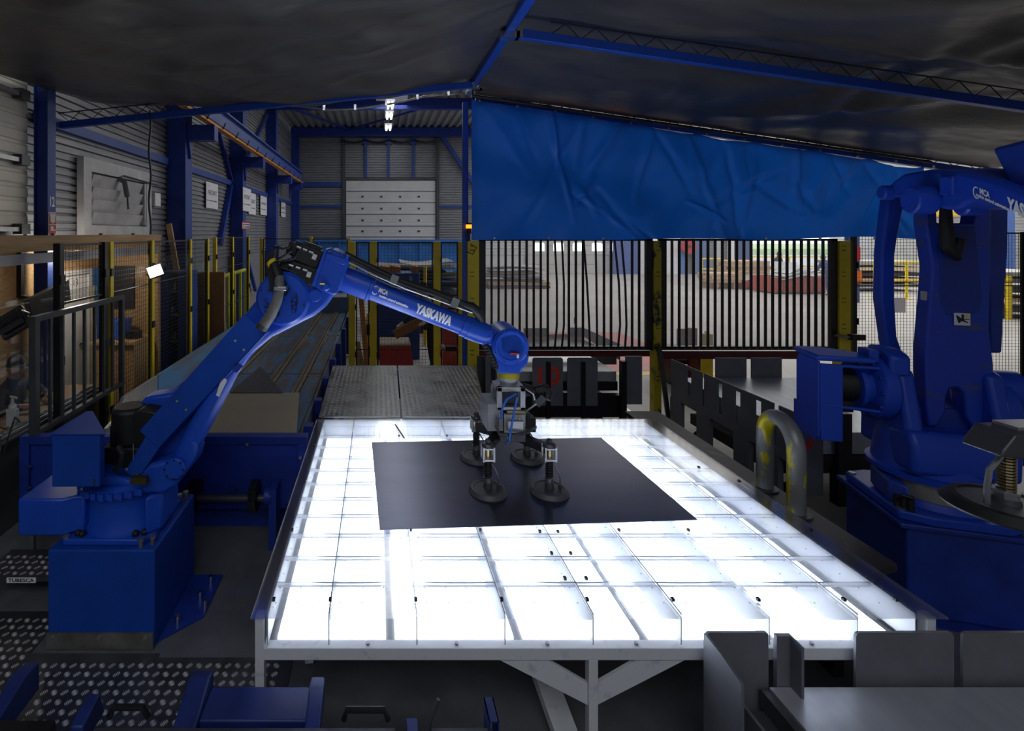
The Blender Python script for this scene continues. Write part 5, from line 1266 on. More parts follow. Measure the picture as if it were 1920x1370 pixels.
for (x, y) in cups:
    MB().bar((gx + (0.03 if x > gx else -0.05), 3.55, 1.17), (x, y + (0.06 if y < 3.5 else -0.06), 1.14), 0.05, 0.06).build('frame_arm', BLACK, gp, bev=0.004)
    c = Vector((x, y, 0))
    stem = MB().cyl((x, y, CUPZ + 0.06), (x, y, TOPZ + 0.09), 0.012, 12).build('cup_stem', CHROME, gp)
    MB().lathe([(0.125, 0.0), (0.126, 0.006), (0.112, 0.03), (0.096, 0.034), (0.092, 0.026), (0.09, 0.026)], (x, y, CUPZ), n=40).build('cup_rim', CUPR, stem)
    MB().lathe([(0.092, 0.0), (0.092, 0.008), (0.03, 0.01), (0.026, 0.045), (0.018, 0.05)], (x, y, CUPZ + 0.022), n=36).build('cup_plate', DARKSTEEL, stem)
    MB().lathe([(0.024, 0), (0.024, 0.03), (0.032, 0.032), (0.032, 0.04)], (x, y, CUPZ + 0.06), n=16).build('collar', STEEL, stem)
    hz0, hz1 = CUPZ + 0.10, TOPZ - 0.005; turns = 8
    MB().tube([(x + 0.021 * math.cos(2 * math.pi * turns * i / 96), y + 0.021 * math.sin(2 * math.pi * turns * i / 96), hz0 + (hz1 - hz0) * i / 96) for i in range(97)], 0.006, 6).build('spring', RUBBER, stem)
    bk = MB()
    for sx in (-1, 1):
        for sy in (-1, 1): bk.cyl((x + sx * 0.034, y + sy * 0.034, TOPZ - 0.012), (x + sx * 0.034, y + sy * 0.034, TOPZ + 0.082), 0.008, 8)
    bk.box(x - 0.04, x + 0.04, y - 0.04, y + 0.04, TOPZ - 0.008, TOPZ + 0.003).box(x - 0.04, x + 0.04, y - 0.04, y + 0.04, TOPZ + 0.067, TOPZ + 0.076); bk.build('guide_cage', ALU, stem)
    MB().cyl((x, y, TOPZ), (x, y, TOPZ + 0.07), 0.018, 12).build('bushing', M('bushing_bronze', (0.55, 0.42, 0.2), rough=0.3, metal=1), stem)
    MB().lathe([(0.04, 0), (0.042, 0.01), (0.036, 0.022), (0.02, 0.026), (0.018, 0.045), (0.008, 0.05)], (x, y, TOPZ + 0.078), n=20).build('top_nut', DARKSTEEL, stem)
    s = 1 if x > gx else -1
    MB().tube([(x + 0.02, y - 0.02, TOPZ - 0.03), (x + 0.05, y - 0.03, TOPZ - 0.08), (x + 0.065, y - 0.02, CUPZ + 0.1), (x + 0.068, y - 0.01, CUPZ + 0.04)], 0.005, 6).build('air_line', STEEL, stem)
    MB().cyl((x + 0.068, y - 0.01, CUPZ + 0.03), (x + 0.068, y - 0.01, CUPZ + 0.055), 0.012, 10).build('fitting', DARKSTEEL, stem)
BLUEH = M('air_hose_blue', (0.02, 0.12, 0.55), rough=0.4)
MB().tube([at(940, 785, 3.38), at(941, 768, 3.36), at(950, 748, 3.36), at(968, 738, 3.4)], 0.008, 8).build('blue_air_hose', BLUEH, gp)
MB().tube([at(970, 745, 3.38), at(964, 772, 3.34), at(959, 800, 3.33), at(955, 825, 3.34), at(948, 831, 3.38)], 0.008, 8).build('blue_air_hose', BLUEH, gp)
MB().tube([at(976, 736, 3.5), at(986, 742, 3.48), at(982, 751, 3.46), at(974, 754, 3.46)], 0.007, 8).build('blue_air_hose', BLUEH, gp)
MB().tube([at(934, 782, 3.4), at(931, 800, 3.38), at(936, 813, 3.36), at(960, 816, 3.36), at(990, 810, 3.4), at(1004, 800, 3.5)], 0.011, 8).build('grey_air_hose', DARKSTEEL, gp)
MB().tube([at(976, 726, 3.55), at(1000, 732, 3.6), at(1020, 728, 3.6), at(1029, 735, 3.6), at(1024, 748, 3.58)], 0.035, 14).build('black_duct', RUBBER, gp)
for k in range(8):
    t = k / 7; p = at(990 + 36 * t, 731 + 4 * math.sin(t * 3), 3.6); MB().lathe([(0.038, -0.005), (0.041, 0), (0.038, 0.005)], p, (1, 0, -0.1), 12).build('duct_rib', RUBBER, gp)
MB().bar(at(1018, 742, 3.58), at(1004, 757, 3.58), 0.05, 0.05).build('duct_nozzle', DARKSTEEL, gp)
MB().tube([at(978, 724, 3.5), at(1000, 738, 3.52), at(1003, 750, 3.52)], 0.006, 6).tube([at(1006, 757, 3.5), at(985, 772, 3.5), at(982, 790, 3.5)], 0.007, 6).build('bent_rod', STEEL, gp)
MB().bar(at(990, 780, 3.6), at(990, 806, 3.6), 0.09, 0.09).cyl(at(988, 774, 3.55), at(988, 800, 3.55), 0.028, 12).build('vacuum_valve', RUBBER, gp, bev=0.006)
MB().lathe([(0.075, 0), (0.08, 0.01), (0.07, 0.03)], (gx + 0.15, 3.6, 1.19), n=24).build('distributor', RUBBER, gp)
# ================================================================ RIGHT ROBOT (palletiser)
O2 = Vector((4.0, 3.6, 0)); A2 = math.radians(-16)
e_x = Vector((math.cos(A2), math.sin(A2), 0)); e_y = Vector((-math.sin(A2), math.cos(A2), 0))
def ray(px_, py_): return Vector(((px_ - PX) / FPX, 1.0, -(py_ - PY) / FPX))
def _hit(px_, py_, n, c):
    d = ray(px_, py_); t = (c + O2.dot(n)) / d.dot(n)
    return Vector((0, 0, CZ)) + d * t
def RF(px_, py_, ly):
    p = _hit(px_, py_, e_y, ly); return ((p - O2).dot(e_x), p.z)
def RS(px_, py_, lx):
    p = _hit(px_, py_, e_x, lx); return ((p - O2).dot(e_y), p.z)
p2 = thing('robot_pedestal', 'dark blue box pedestal carrying the right robot', 'pedestal', O2, rz=A2)
MB().box(-0.33, 0.33, -0.33, 0.33, 0.012, 0.60).build('box', NAVY, p2, bev=0.015, seg=3, local=True)
MB().box(-0.38, 0.38, -0.36, 0.36, 0.60, 0.635).build('top_plate', NAVY, p2, bev=0.008, local=True)
MB().box(-0.42, 0.42, -0.42, 0.42, 0.004, 0.012).build('anchor_plate', NAVY, p2, local=True)
for x, y in ((0.22, -0.31), (0.29, -0.31), (-0.33, -0.2), (-0.33, -0.28), (-0.33, 0.25)): MB().cyl((x, y, 0.635), (x, y, 0.70), 0.016, 10).lathe([(0.024, 0), (0.024, 0.018)], (x, y, 0.69), n=6).build('bolt', STEEL, p2, local=True)
r2 = thing('palletising_robot', 'blue palletising robot with upright arm at the right edge', 'robot arm', (O2.x, O2.y, 0.635), rz=A2)
Z0 = 0.635
def L2(b, name, m, bev=0.0, seg=2, parent=None, smooth=True):     # geometry drawn with true z, stored relative to the robot foot
    b.v = [(x, y, z - Z0) for x, y, z in b.v]
    return b.build(name, m, parent or r2, bev=bev, seg=seg, local=True, smooth=smooth)
L2(MB().xy([(-0.36, -0.30), (-0.2, -0.36), (0.2, -0.36), (0.34, -0.28), (0.34, 0.28), (0.2, 0.36), (-0.2, 0.36), (-0.36, 0.28)], 0.636, 0.70), 'base_flange', ROBOT2, 0.012)
L2(MB().lathe([(0.30, 0), (0.285, 0.04), (0.275, 0.06)], (0, 0, 0.70), n=48), 'base_body', ROBOT2)
L2(MB().lathe([(0.285, 0), (0.292, 0.005), (0.292, 0.115), (0.285, 0.12)], (0, 0, 0.748), n=48), 'steel_band', M('brushed_band', (0.50, 0.48, 0.43), rough=0.32, metal=0.7, var=0.2, scale=3, stretch=(3, 3, 0.2)))
L2(MB().box(0.02, 0.10, -0.315, -0.285, 0.775, 0.835).box(-0.02, 0.02, -0.31, -0.288, 0.79, 0.82), 'band_latch', CHROME, 0.003)
L2(MB().lathe([(0.30, 0), (0.335, 0.012), (0.34, 0.05), (0.31, 0.06)], (0, 0, 0.865), n=48), 'slewing_ring', ROBOT2)
L2(MB().lathe([(0.31, 0), (0.305, 0.06), (0.29, 0.2), (0.27, 0.3)], (0, 0, 0.92), n=48), 'turret_skirt', ROBOT2)
L2(MB().xy([(-0.36, -0.2), (-0.28, -0.28), (-0.26, -0.1), (-0.3, 0.1)], 0.70, 0.86), 'cable_port', NAVY, 0.02)
for k in range(3):
    L2(MB().cyl((-0.33 + k * 0.02, -0.24 + k * 0.03 * -1, 0.70), (-0.33 + k * 0.02, -0.24 - k * 0.03, 0.78), 0.02, 10), 'port_bolt', RUBBER)
L2(MB().tube([(-0.34, -0.26, 0.76), (-0.33, -0.30, 0.80), (-0.29, -0.31, 0.80), (-0.28, -0.3, 0.76)], 0.012, 8), 'port_loop', RUBBER)
# turret cheeks carrying the arm pivot
for x0, x1 in ((-0.27, -0.17), (0.22, 0.32)):
    L2(MB().yz([(-0.28, 1.0), (-0.22, 1.30), (-0.14, 1.62), (0.05, 1.70), (0.2, 1.62), (0.27, 1.3), (0.28, 1.0)], x0, x1), 'turret_cheek', ROBOT2, 0.03, 3)
L2(MB().box(-0.2, 0.25, -0.05, 0.25, 1.0, 1.35), 'turret_core', NAVY, 0.02)
L2(MB().yz([(-0.30, 0.95), (-0.31, 1.15), (-0.26, 1.24), (-0.05, 1.20), (-0.05, 0.95)], -0.28, 0.30), 'turret_front', ROBOT2, 0.03, 3)
# big round reducer on the left with motor and guard box
L2(MB().lathe([(0.20, 0), (0.235, 0.02), (0.235, 0.09), (0.22, 0.11)], (-0.38, 0.02, 1.46), (1, 0, 0), 44), 'reducer_ring', ROBOT2)
for k in range(12):
    a = 2 * math.pi * k / 12; L2(MB().cyl((-0.388, 0.02 + 0.21 * math.cos(a), 1.46 + 0.21 * math.sin(a)), (-0.37, 0.02 + 0.21 * math.cos(a), 1.46 + 0.21 * math.sin(a)), 0.012, 8), 'ring_bolt', NAVY)
L2(MB().lathe([(0.17, 0), (0.17, 0.03), (0.14, 0.03), (0.14, 0.12)], (-0.46, 0.02, 1.46), (1, 0, 0), 36), 'motor_adapter', ROBOT2)
L2(MB().lathe([(0.09, 0), (0.12, 0.01), (0.12, 0.22), (0.10, 0.24)], (-0.68, 0.02, 1.46), (1, 0, 0), 28), 'axis_motor', RUBBER)
L2(MB().box(-0.66, -0.50, -0.10, 0.14, 1.28, 1.36), 'motor_terminal_box', RUBBER, 0.01)
gpoly = [RS(px_, py_, -0.74) for px_, py_ in ((1519, 666), (1548, 667), (1553, 690), (1556, 790), (1545, 803), (1512, 797), (1509, 750), (1516, 748), (1514, 690))]
ys = [p[0] for p in gpoly]
GP = [(-0.16, 1.66), (0.10, 1.66), (0.14, 1.60), (0.14, 1.28), (0.18, 1.28), (0.18, 1.10), (0.10, 1.06), (-0.12, 1.06), (-0.16, 1.10)]
L2(MB().yz(GP, -0.75, -0.735), 'guard_end_plate', ROBOT2, 0.004)
L2(MB().box(-0.735, -0.60, -0.165, -0.15, 1.08, 1.64), 'guard_side', ROBOT2, 0.004)
L2(MB().xy([(-0.75, -0.16), (-0.40, -0.16), (-0.40, 0.05), (-0.55, 0.18), (-0.75, 0.18)], 1.66, 1.70), 'guard_roof', ROBOT2, 0.012)
L2(MB().tube([(-0.74, -0.155, 1.34), (-0.38, -0.155, 1.32)], 0.012, 10), 'guard_bar', ROBOT2)
L2(MB().tube([(-0.74, -0.15, 1.63), (-0.38, -0.15, 1.63)], 0.012, 10), 'guard_bar', ROBOT2)
L2(MB().box(-0.42, -0.36, -0.12, 0.02, 1.66, 1.75), 'guard_hinge', ROBOT2, 0.008)
L2(MB().lathe([(0.10, 0), (0.13, 0.02), (0.13, 0.16), (0.1, 0.18)], (0.32, 0.02, 1.50), (1, 0, 0), 32), 'axis_motor', ROBOT2)
L2(MB().lathe([(0.24, 0), (0.25, 0.02), (0.24, 0.1)], (0.28, 0.05, 1.36), (1, 0, 0), 36), 'reducer_ring', ROBOT2)
# upright lower arm: outline measured on its front face
FYF = -0.11
poly = [RF(px_, py_, FYF) for px_, py_ in ((1736, 420), (1736, 372), (1756, 372), (1758, 418), (1826, 418), (1832, 372), (1858, 372), (1859, 514), (1855, 614), (1862, 667), (1866, 720), (1862, 770), (1850, 800), (1828, 808), (1812, 778), (1808, 738), (1797, 726), (1782, 728), (1775, 742), (1774, 772), (1758, 798), (1742, 800), (1737, 760), (1735, 660), (1745, 545), (1748, 500))]
L2(MB().xz(poly, FYF, 0.015), 'lower_arm', SCUFF, 0.012)
poly = [RF(px_, py_, FYF - 0.002) for px_, py_ in ((1760, 425), (1826, 425), (1840, 560), (1834, 585), (1815, 592), (1775, 590), (1764, 565))]
L2(MB().xz(poly, FYF - 0.006, FYF + 0.01), 'arm_recess', NAVY, 0.004)
poly = [RF(px_, py_, 0.08) for px_, py_ in ((1846, 372), (1884, 378), (1883, 470), (1877, 560), (1872, 660), (1850, 660))]
L2(MB().xz(poly, 0.05, 0.12), 'arm_flange', NAVY, 0.012)
L2(MB().yz([(-0.16, 1.58), (-0.16, 1.72), (-0.08, 1.76), (0.1, 1.76), (0.1, 1.58)], -0.32, -0.2), 'lower_pivot_cap', ROBOT2, 0.02)
# stickers on the arm
def sticker(px0, px1, py0, py1, marks):
    (xa, zb), (xb, za) = RF(px0, py0, FYF), RF(px1, py1, FYF)
    o = L2(MB().box(xa, xb, FYF - 0.010, FYF - 0.006, za, zb), 'warning_sticker', PAPER)
    w, h = xb - xa, zb - za
    for pts, m in marks:
        L2(MB().xz([(xa + u * w, za + v * h) for u, v in pts], FYF - 0.012, FYF - 0.010), 'pictogram', m, parent=o, smooth=False)
sticker(1787, 1817, 586, 610, [([(0.1, 0.8), (0.2, 0.8), (0.45, 0.35), (0.85, 0.2), (0.85, 0.28), (0.5, 0.5), (0.35, 0.2), (0.25, 0.2)], INK), ([(0.45, 0.9), (0.6, 0.9), (0.6, 0.4), (0.45, 0.4)], INK), ([(0.65, 0.62), (0.95, 0.62), (0.8, 0.92)], YELLOW), ([(0.62, 0.45), (0.95, 0.5), (0.95, 0.56), (0.62, 0.52)], INK)])
def side_sticker(px0, px1, py0, py1, lx, col):
    (ya, zb), (yb, za) = RS(px0, py0, lx), RS(px1, py1, lx)
    return L2(MB().box(lx - 0.004, lx, min(ya, yb), max(ya, yb), za, zb), 'warning_sticker', col)
lx = RF(1746, 560, FYF)[0] - 0.004
side_sticker(1727, 1739, 545, 576, lx, M('sticker_cream', (0.45, 0.45, 0.42), rough=0.6)); so = side_sticker(1726, 1736, 578, 602, lx, PAPER)
# parallel link at the rear
poly = [RF(px_, py_, 0.30) for px_, py_ in ((1664, 352), (1694, 352), (1692, 370), (1676, 450), (1672, 480), (1672, 560), (1676, 630), (1690, 668), (1662, 676), (1655, 640), (1644, 560), (1646, 470), (1652, 420), (1658, 372))]
L2(MB().xz(poly, 0.26, 0.36), 'parallel_link', ROBOT2, 0.018, 3)
# upper arm, outline measured on its left side
UX = -0.17
up_poly = [RS(px_, py_, UX) for px_, py_ in ((1663, 352), (1672, 340), (1692, 326), (1735, 318), (1800, 322), (1860, 338), (1918, 362))]
lo_poly = [RS(px_, py_, UX) for px_, py_ in ((1918, 404), (1870, 386), (1842, 374), (1810, 382), (1795, 394), (1762, 392), (1752, 378), (1710, 372), (1670, 370))]
tip = [(-1.75, 2.30), (-1.78, 2.16), (-1.66, 2.10)]
L2(MB().yz(up_poly + tip + lo_poly, UX, 0.20), 'upper_arm', ROBOT2, 0.025, 3)
L2(MB().lathe([(0.045, 0), (0.055, 0.01), (0.055, 0.07)], (UX - 0.05, up_poly[0][0] - 0.02, (up_poly[0][1] + lo_poly[-1][1]) / 2), (1, 0, 0), 24), 'link_pin_cap', ROBOT2)
yy, zz = RS(1712, 375, UX - 0.1)
L2(MB().lathe([(0.085, 0), (0.095, 0.01), (0.095, 0.12)], (UX - 0.12, yy, zz), (1, 0, 0), 32), 'elbow_pin_cap', ROBOT2)
for k in range(4):
    a = math.pi / 4 + k * math.pi / 2; L2(MB().cyl((UX - 0.124, yy + 0.075 * math.cos(a), zz + 0.075 * math.sin(a)), (UX - 0.11, yy + 0.075 * math.cos(a), zz + 0.075 * math.sin(a)), 0.01, 8), 'pin_screw', NAVY)
pl = [RS(px_, py_, UX - 0.02) for px_, py_ in ((1760, 330), (1784, 330), (1786, 366), (1760, 366))]
po = L2(MB().yz(pl, UX - 0.02, UX + 0.01), 'cover_plate', ROBOT2, 0.008)
for px_, py_ in ((1763, 333), (1782, 335), (1761, 362), (1780, 366)):
    a, c = RS(px_, py_, UX - 0.022); L2(MB().cyl((UX - 0.028, a, c), (UX - 0.018, a, c), 0.007, 8), 'screw', NAVY, parent=po)
L2(MB().lathe([(0.06, 0), (0.07, 0.01), (0.07, 0.1)], (-0.12, RS(1800, 382, -0.12)[0], RS(1800, 384, -0.12)[1]), (1, 0, 0), 24), 'lower_boss', ROBOT2)
L2(MB().yz([(-0.75, 2.86), (-0.62, 3.12), (-1.15, 3.16), (-1.6, 2.9), (-1.7, 2.34), (-1.3, 2.52)], -0.10, 0.18), 'top_motor_housing', NAVY, 0.03, 3)
L2(MB().tube([(-0.02, -0.17, 2.84), (-0.03, -0.19, 2.66), (-0.02, -0.19, 2.5), (0.02, -0.18, 2.44), (0.06, -0.17, 2.56)], [0.028, 0.034, 0.04, 0.04, 0.03], 12), 'cable_strap', RUBBER)
# lettering on the side of the upper arm
ang_u = (up_poly[-1][1] - up_poly[-2][1]) / (up_poly[-1][0] - up_poly[-2][0])
def side_txt(px_, py_):
    y0, z0_ = RS(px_, py_, UX - 0.003)
    ca = math.cos(math.atan(ang_u)); sa = math.sin(math.atan(ang_u))
    return lambda u, v: (UX - 0.0035, y0 - u * ca - v * sa * 0, z0_ - u * sa + v - Z0)
for (px_, py_, t_, s_, w_, bo) in ((1846, 362, 'MCA', 0.05, 0.075, 0.002), (1860, 378, 'motion control automation', 0.028, 0.24, 0.0012), (1932, 402, 'YASKAWA', 0.095, 0.30, 0.006)):
    letter('lettering', t_, s_, side_txt(px_, py_), LETTER, r2, bold=bo, width=w_, local=True)
w_ = side_txt(1831, 361); vs = []; n = 22
for i in range(n + 1):
    a = 0.9 + (2 * math.pi - 1.4) * i / n; th = 0.004 * math.sin(math.pi * i / n) ** 0.5 + 0.0006
    for rr in (0.03 - th, 0.03 + th): vs.append(w_(0.8 * rr * math.cos(a), rr * 1.1 * math.sin(a)))
b = MB(); b.add(vs, [(2 * i, 2 * i + 1, 2 * i + 3, 2 * i + 2) for i in range(n)]); b.build('logo_ring', LETTER, r2, local=True, smooth=False)
# gripper of the right robot: one cup in view
wx = O2 + e_y * -1.72 + e_x * 0.0
g2 = thing('suction_gripper', 'near vacuum gripper with one spring cup at right edge', 'gripper', (2.43, 1.92, 1.55))
cx, cy, cz = 2.43, 1.92, az(948, 1.92)
MB().lathe([(0.175, 0.0), (0.178, 0.008), (0.15, 0.035), (0.13, 0.038), (0.125, 0.03)], (cx, cy, cz - 0.02), n=44).build('cup_rim', RUBBER, g2)
MB().lathe([(0.128, 0.0), (0.128, 0.008), (0.04, 0.01), (0.036, 0.03)], (cx, cy, cz + 0.005), n=40).build('cup_plate', DARKSTEEL, g2)
MB().lathe([(0.035, 0), (0.035, 0.025), (0.042, 0.026), (0.042, 0.034)], (cx, cy, cz + 0.03), n=6).build('collar', STEEL, g2)
MB().cyl((cx, cy, cz + 0.03), (cx, cy, cz + 0.25), 0.014, 12).build('stem', CHROME, g2)
MB().tube([(cx + 0.022 * math.cos(2 * math.pi * 13 * i / 130), cy + 0.022 * math.sin(2 * math.pi * 13 * i / 130), cz + 0.06 + 0.15 * i / 130) for i in range(131)], 0.006, 6).build('spring', M('spring_bronze', (0.30, 0.25, 0.15), rough=0.35, metal=1), g2)
MB().tube([(cx - 0.03, cy - 0.01, cz + 0.20), (cx - 0.09, cy - 0.02, cz + 0.15), (cx - 0.10, cy - 0.02, cz + 0.08), (cx - 0.10, cy - 0.02, cz + 0.02)], 0.010, 8).build('air_line', STEEL, g2)
zt_ = az(846, 1.92); 
MB().px([(1853, 848), (1858, 836), (1880, 808), (1930, 806), (2000, 806), (2000, 850), (1892, 852)], 1.86, 1.99, 1.9).build('holder', DARKSTEEL, g2, bev=0.006)
MB().bar((cx + 0.02, cy + 0.02, zt_ + 0.06), (wx.x, wx.y, zt_ + 0.08), 0.08, 0.08).build('frame_arm', ALU, g2)
MB().bar((wx.x, wx.y, zt_ + 0.08), (wx.x, wx.y, 2.16), 0.14, 0.14).build('tool_column', ALU, g2)
# ================================================================ TIMBER CABIN BEHIND THE LEFT FENCE
OSB = M('osb_board', (0.30, 0.185, 0.085), rough=0.65, col2=(0.42, 0.28, 0.14), thr=0.5, soft=0.15, scale=16, stretch=(1, 1, 2.2))
KX, KY = -3.42, 7.66
cb = thing('timber_cabin', 'open timber cabin lined with chipboard behind the left fence', 'cabin', (-3.9, 6.0, 0))
MB().box(KX - 0.05, KX + 0.05, 2.6, KY + 0.02, 2.42, 2.55).build('header_beam', TIMBER, cb)
MB().box(-3.97, KX + 0.05, 2.6, KY + 0.05, 2.55, 2.575).build('roof_board', TIMBER, cb)
MB().box(KX - 0.04, KX + 0.04, KY - 0.06, KY + 0.02, 0, 2.42).build('corner_post', TIMBER, cb)
MB().box(-4.3, KX - 0.04, KY - 0.02, KY + 0.02, 0, 2.42).build('end_board', OSB, cb)
MB().box(-4.33, -4.3, 2.6, KY, 0, 2.5).build('side_board', OSB, cb)
for y in (3.4, 4.3, 5.2, 6.1, 6.9): MB().box(KX - 0.02, KX + 0.02, y, y + 0.03, 2.575, 2.60).build('nail_clip', STEEL, cb)
dr2 = struct_root('door_2', (-4.27, 7.1, 0))
MB().box(-4.298, -4.27, 6.45, 7.28, 0.0, 2.02).build('door_leaf', M('door_white', (0.85, 0.86, 0.88), rough=0.5, var=0.05), dr2)
MB().box(-4.298, -4.24, 7.28, 7.36, 0.0, 2.08).box(-4.298, -4.24, 6.38, 6.45, 0.0, 2.08).box(-4.298, -4.24, 6.45, 7.28, 2.02, 2.08).build('door_frame', M('door_frame_white', (0.6, 0.61, 0.64), rough=0.5), dr2)
MB().box(-4.298, -4.25, 7.36, 7.60, 0.0, 2.08).build('blue_side_panel', M('panel_blue', (0.06, 0.22, 0.62), rough=0.5, var=0.1), dr2)
MB().bar((-4.25, 7.18, 1.02), (-4.25, 7.06, 1.02), 0.02, 0.02).build('door_handle', BLACK, dr2)
letter('door_number', '13', 0.14, lambda u, v: (-4.268, 6.98 + u, 1.9 + v), INK, dr2)
area_l = bpy.data.lights.new('cabin_lamp_light', 'POINT'); area_l.shadow_soft_size = 0.12; area_l.energy = 22; area_l.color = (1.0, 0.9, 0.75)
cl = thing('cabin_lamp', 'strip lamp under the roof of the timber cabin', 'lamp', (-3.85, 5.4, 2.48))
MB().box(-3.93, -3.77, 4.8, 6.8, 2.49, 2.545).build('housing', WHITE, cl)
lo_ = bpy.data.objects.new('cabin_lamp_light', area_l); C.objects.link(lo_); lo_.parent = cl; lo_.location = (0, 0.9, -0.14)
MB().box(KX - 0.03, KX + 0.04, 2.6, 7.6, 2.30, 2.40).build('cable_tray', M('tray_grey', (0.30, 0.31, 0.36), rough=0.45, metal=0.4), cb)
# desk, things on it
dk = thing('desk', 'timber desk along the front of the cabin', 'desk', (-3.6, 5.2, 0))
MB().box(-3.69, -3.36, 3.2, 5.9, 0.76, 0.80).build('desk_top', M('desk_board', (0.32, 0.22, 0.13), rough=0.5, var=0.2, stretch=(8, 0.6, 1)), dk)
for y in (3.3, 5.8): MB().box(-3.68, -3.64, y, y + 0.05, 0, 0.76).box(-3.42, -3.37, y, y + 0.05, 0, 0.76).build('leg', TIMBER, dk)
sb = thing('sanitiser_bottle', 'white pump bottle standing on the cabin desk', 'bottle', (-3.41, 4.62, 0.80))
MB().box(-3.455, -3.365, 4.59, 4.65, 0.80, 0.97).build('body', WHITE, sb, bev=0.012)
MB().lathe([(0.035, 0), (0.03, 0.03), (0.014, 0.05), (0.012, 0.10)], (-3.41, 4.62, 0.97), n=14).build('neck', WHITE, sb)
MB().tube([(-3.43, 4.62, 1.08), (-3.37, 4.6, 1.08), (-3.355, 4.6, 1.065)], 0.009, 8).build('pump_nozzle', WHITE, sb)
mn = thing('monitor', 'dark monitor on arm tilted inside the timber cabin', 'monitor', (-3.6, 5.6, 1.7))
MB().prism([(5.05, 1.92), (5.7, 2.07), (5.75, 1.82), (5.12, 1.62)], lambda u, v, w: (w, u, v), -3.62, -3.56).build('screen', BLACK, mn, bev=0.008)
MB().bar((-3.62, 5.4, 1.85), (-3.9, 5.4, 1.9), 0.06, 0.06).bar((-3.9, 5.4, 1.9), (-3.9, 5.4, 2.54), 0.05, 0.05).build('arm', BLACK, mn)
sf = thing('shelf', 'chipboard shelf cabinet at the end of the cabin', 'shelf', (-3.75, 7.35, 0))
MB().box(-4.05, -3.48, 7.05, 7.62, 0.0, 1.02).build('cabinet', OSB, sf)
MB().box(-4.08, -3.46, 7.0, 7.63, 1.02, 1.06).build('top_board', TIMBER, sf)
tr = thing('storage_bin', 'blue plastic bin with dark files on the cabin shelf', 'bin', (-3.9, 7.3, 1.06))
MB().xz([(-4.0, 1.06), (-3.72, 1.06), (-3.70, 1.34), (-4.02, 1.34)], 7.15, 7.45).build('body', M('bin_blue', (0.03, 0.10, 0.45), rough=0.4), tr, bev=0.008)
for k in range(4): MB().box(-4.03, -3.99, 7.14, 7.4, 1.10 + k * 0.06, 1.13 + k * 0.06).build('file', BLACK, tr)
tag(MB().box(-3.66, -3.5, 7.2, 7.35, 1.06, 1.17).lathe([(0.04, 0), (0.04, 0.012)], (-3.62, 7.2, 1.115), (0, -1, 0), 14).build('radio', BLACK), 'small black radio on the cabin shelf', 'radio')
tag(MB().box(-4.29, -3.75, 7.60, 7.638, 1.45, 2.1).build('notice_board', BLACK), 'dark board on the chipboard end wall', 'board')
# clear wind screen and ledge in front of the cabin
ws = thing('wind_screen', 'clear plastic screen with metal ledge in front of seated man', 'screen', (-3.26, 4.6, 0.8))
MB().box(-3.265, -3.26, 2.6, 5.75, 0.86, 2.0).build('pane', sheet_clear('clear_screen', (0.97, 0.98, 0.98), 0.02, (0.6, 0.65, 0.75), gloss=0.03, rough=0.05), ws, smooth=False)
for k in range(3): MB().box(-3.30 + k * 0.03, -3.28 + k * 0.03, 2.6, 5.75, 0.82 - k * 0.02, 0.86 - k * 0.03).build('ledge_rail', STEEL, ws)
MB().box(-3.28, -3.24, 2.6, 5.75, 0.004, 0.82).build('lower_panel', DARKSTEEL, ws)
tag(MB().tube([(-3.36, 4.66, 0.82), (-3.3, 4.5, 0.93), (-3.2, 4.3, 0.86), (-3.17, 4.2, 0.74)], 0.008, 6).tube([(-3.36, 4.5, 0.82), (-3.3, 4.3, 0.92), (-3.2, 4.2, 0.8), (-3.18, 4.15, 0.7)], 0.006, 6).build('black_cable', BLACK), 'black cables looping over the screen ledge near the bottle', 'cable')
# steel bar frame
BX = -2.95; yA, yB = BX * FPX / (60 - PX), BX * FPX / (230 - PX)
bf = thing('bar_frame', 'dark steel frame with seven upright bars before the cabin', 'frame', (BX, 4.9, 0.9))
zA1, zA0 = 1.87, 0.90
MB().box(BX - 0.03, BX + 0.03, yA, yA + 0.06, 0.872, zA1 + 0.02).build('stile', DARKSTEEL, bf, bev=0.003)
MB().box(BX - 0.025, BX + 0.025, yB - 0.05, yB, zA0 - 0.04, zA1 + 0.02).build('stile', DARKSTEEL, bf, bev=0.003)
MB().box(BX - 0.025, BX + 0.025, yA + 0.06, yB - 0.05, zA1 - 0.03, zA1 + 0.02).build('top_rail', DARKSTEEL, bf)
MB().box(BX - 0.025, BX + 0.025, yA + 0.06, yB - 0.05, zA0 - 0.04, zA0).build('bottom_rail', DARKSTEEL, bf)
bm_ = MB().box(-0.012, 0.012, -0.012, 0.012, zA0, zA1 - 0.03).mesh('bar', smooth=False); bm_.materials.append(DARKSTEEL)
for k in range(7): inst('bar', bm_, bf, (BX, yA + 0.06 + (yB - yA - 0.11) * (k + 1) / 8, 0))
for y in (yB - 0.05,): MB().box(BX - 0.02, BX + 0.02, y, y + 0.04, 0.004, zA0 - 0.03).build('foot', DARKSTEEL, bf)
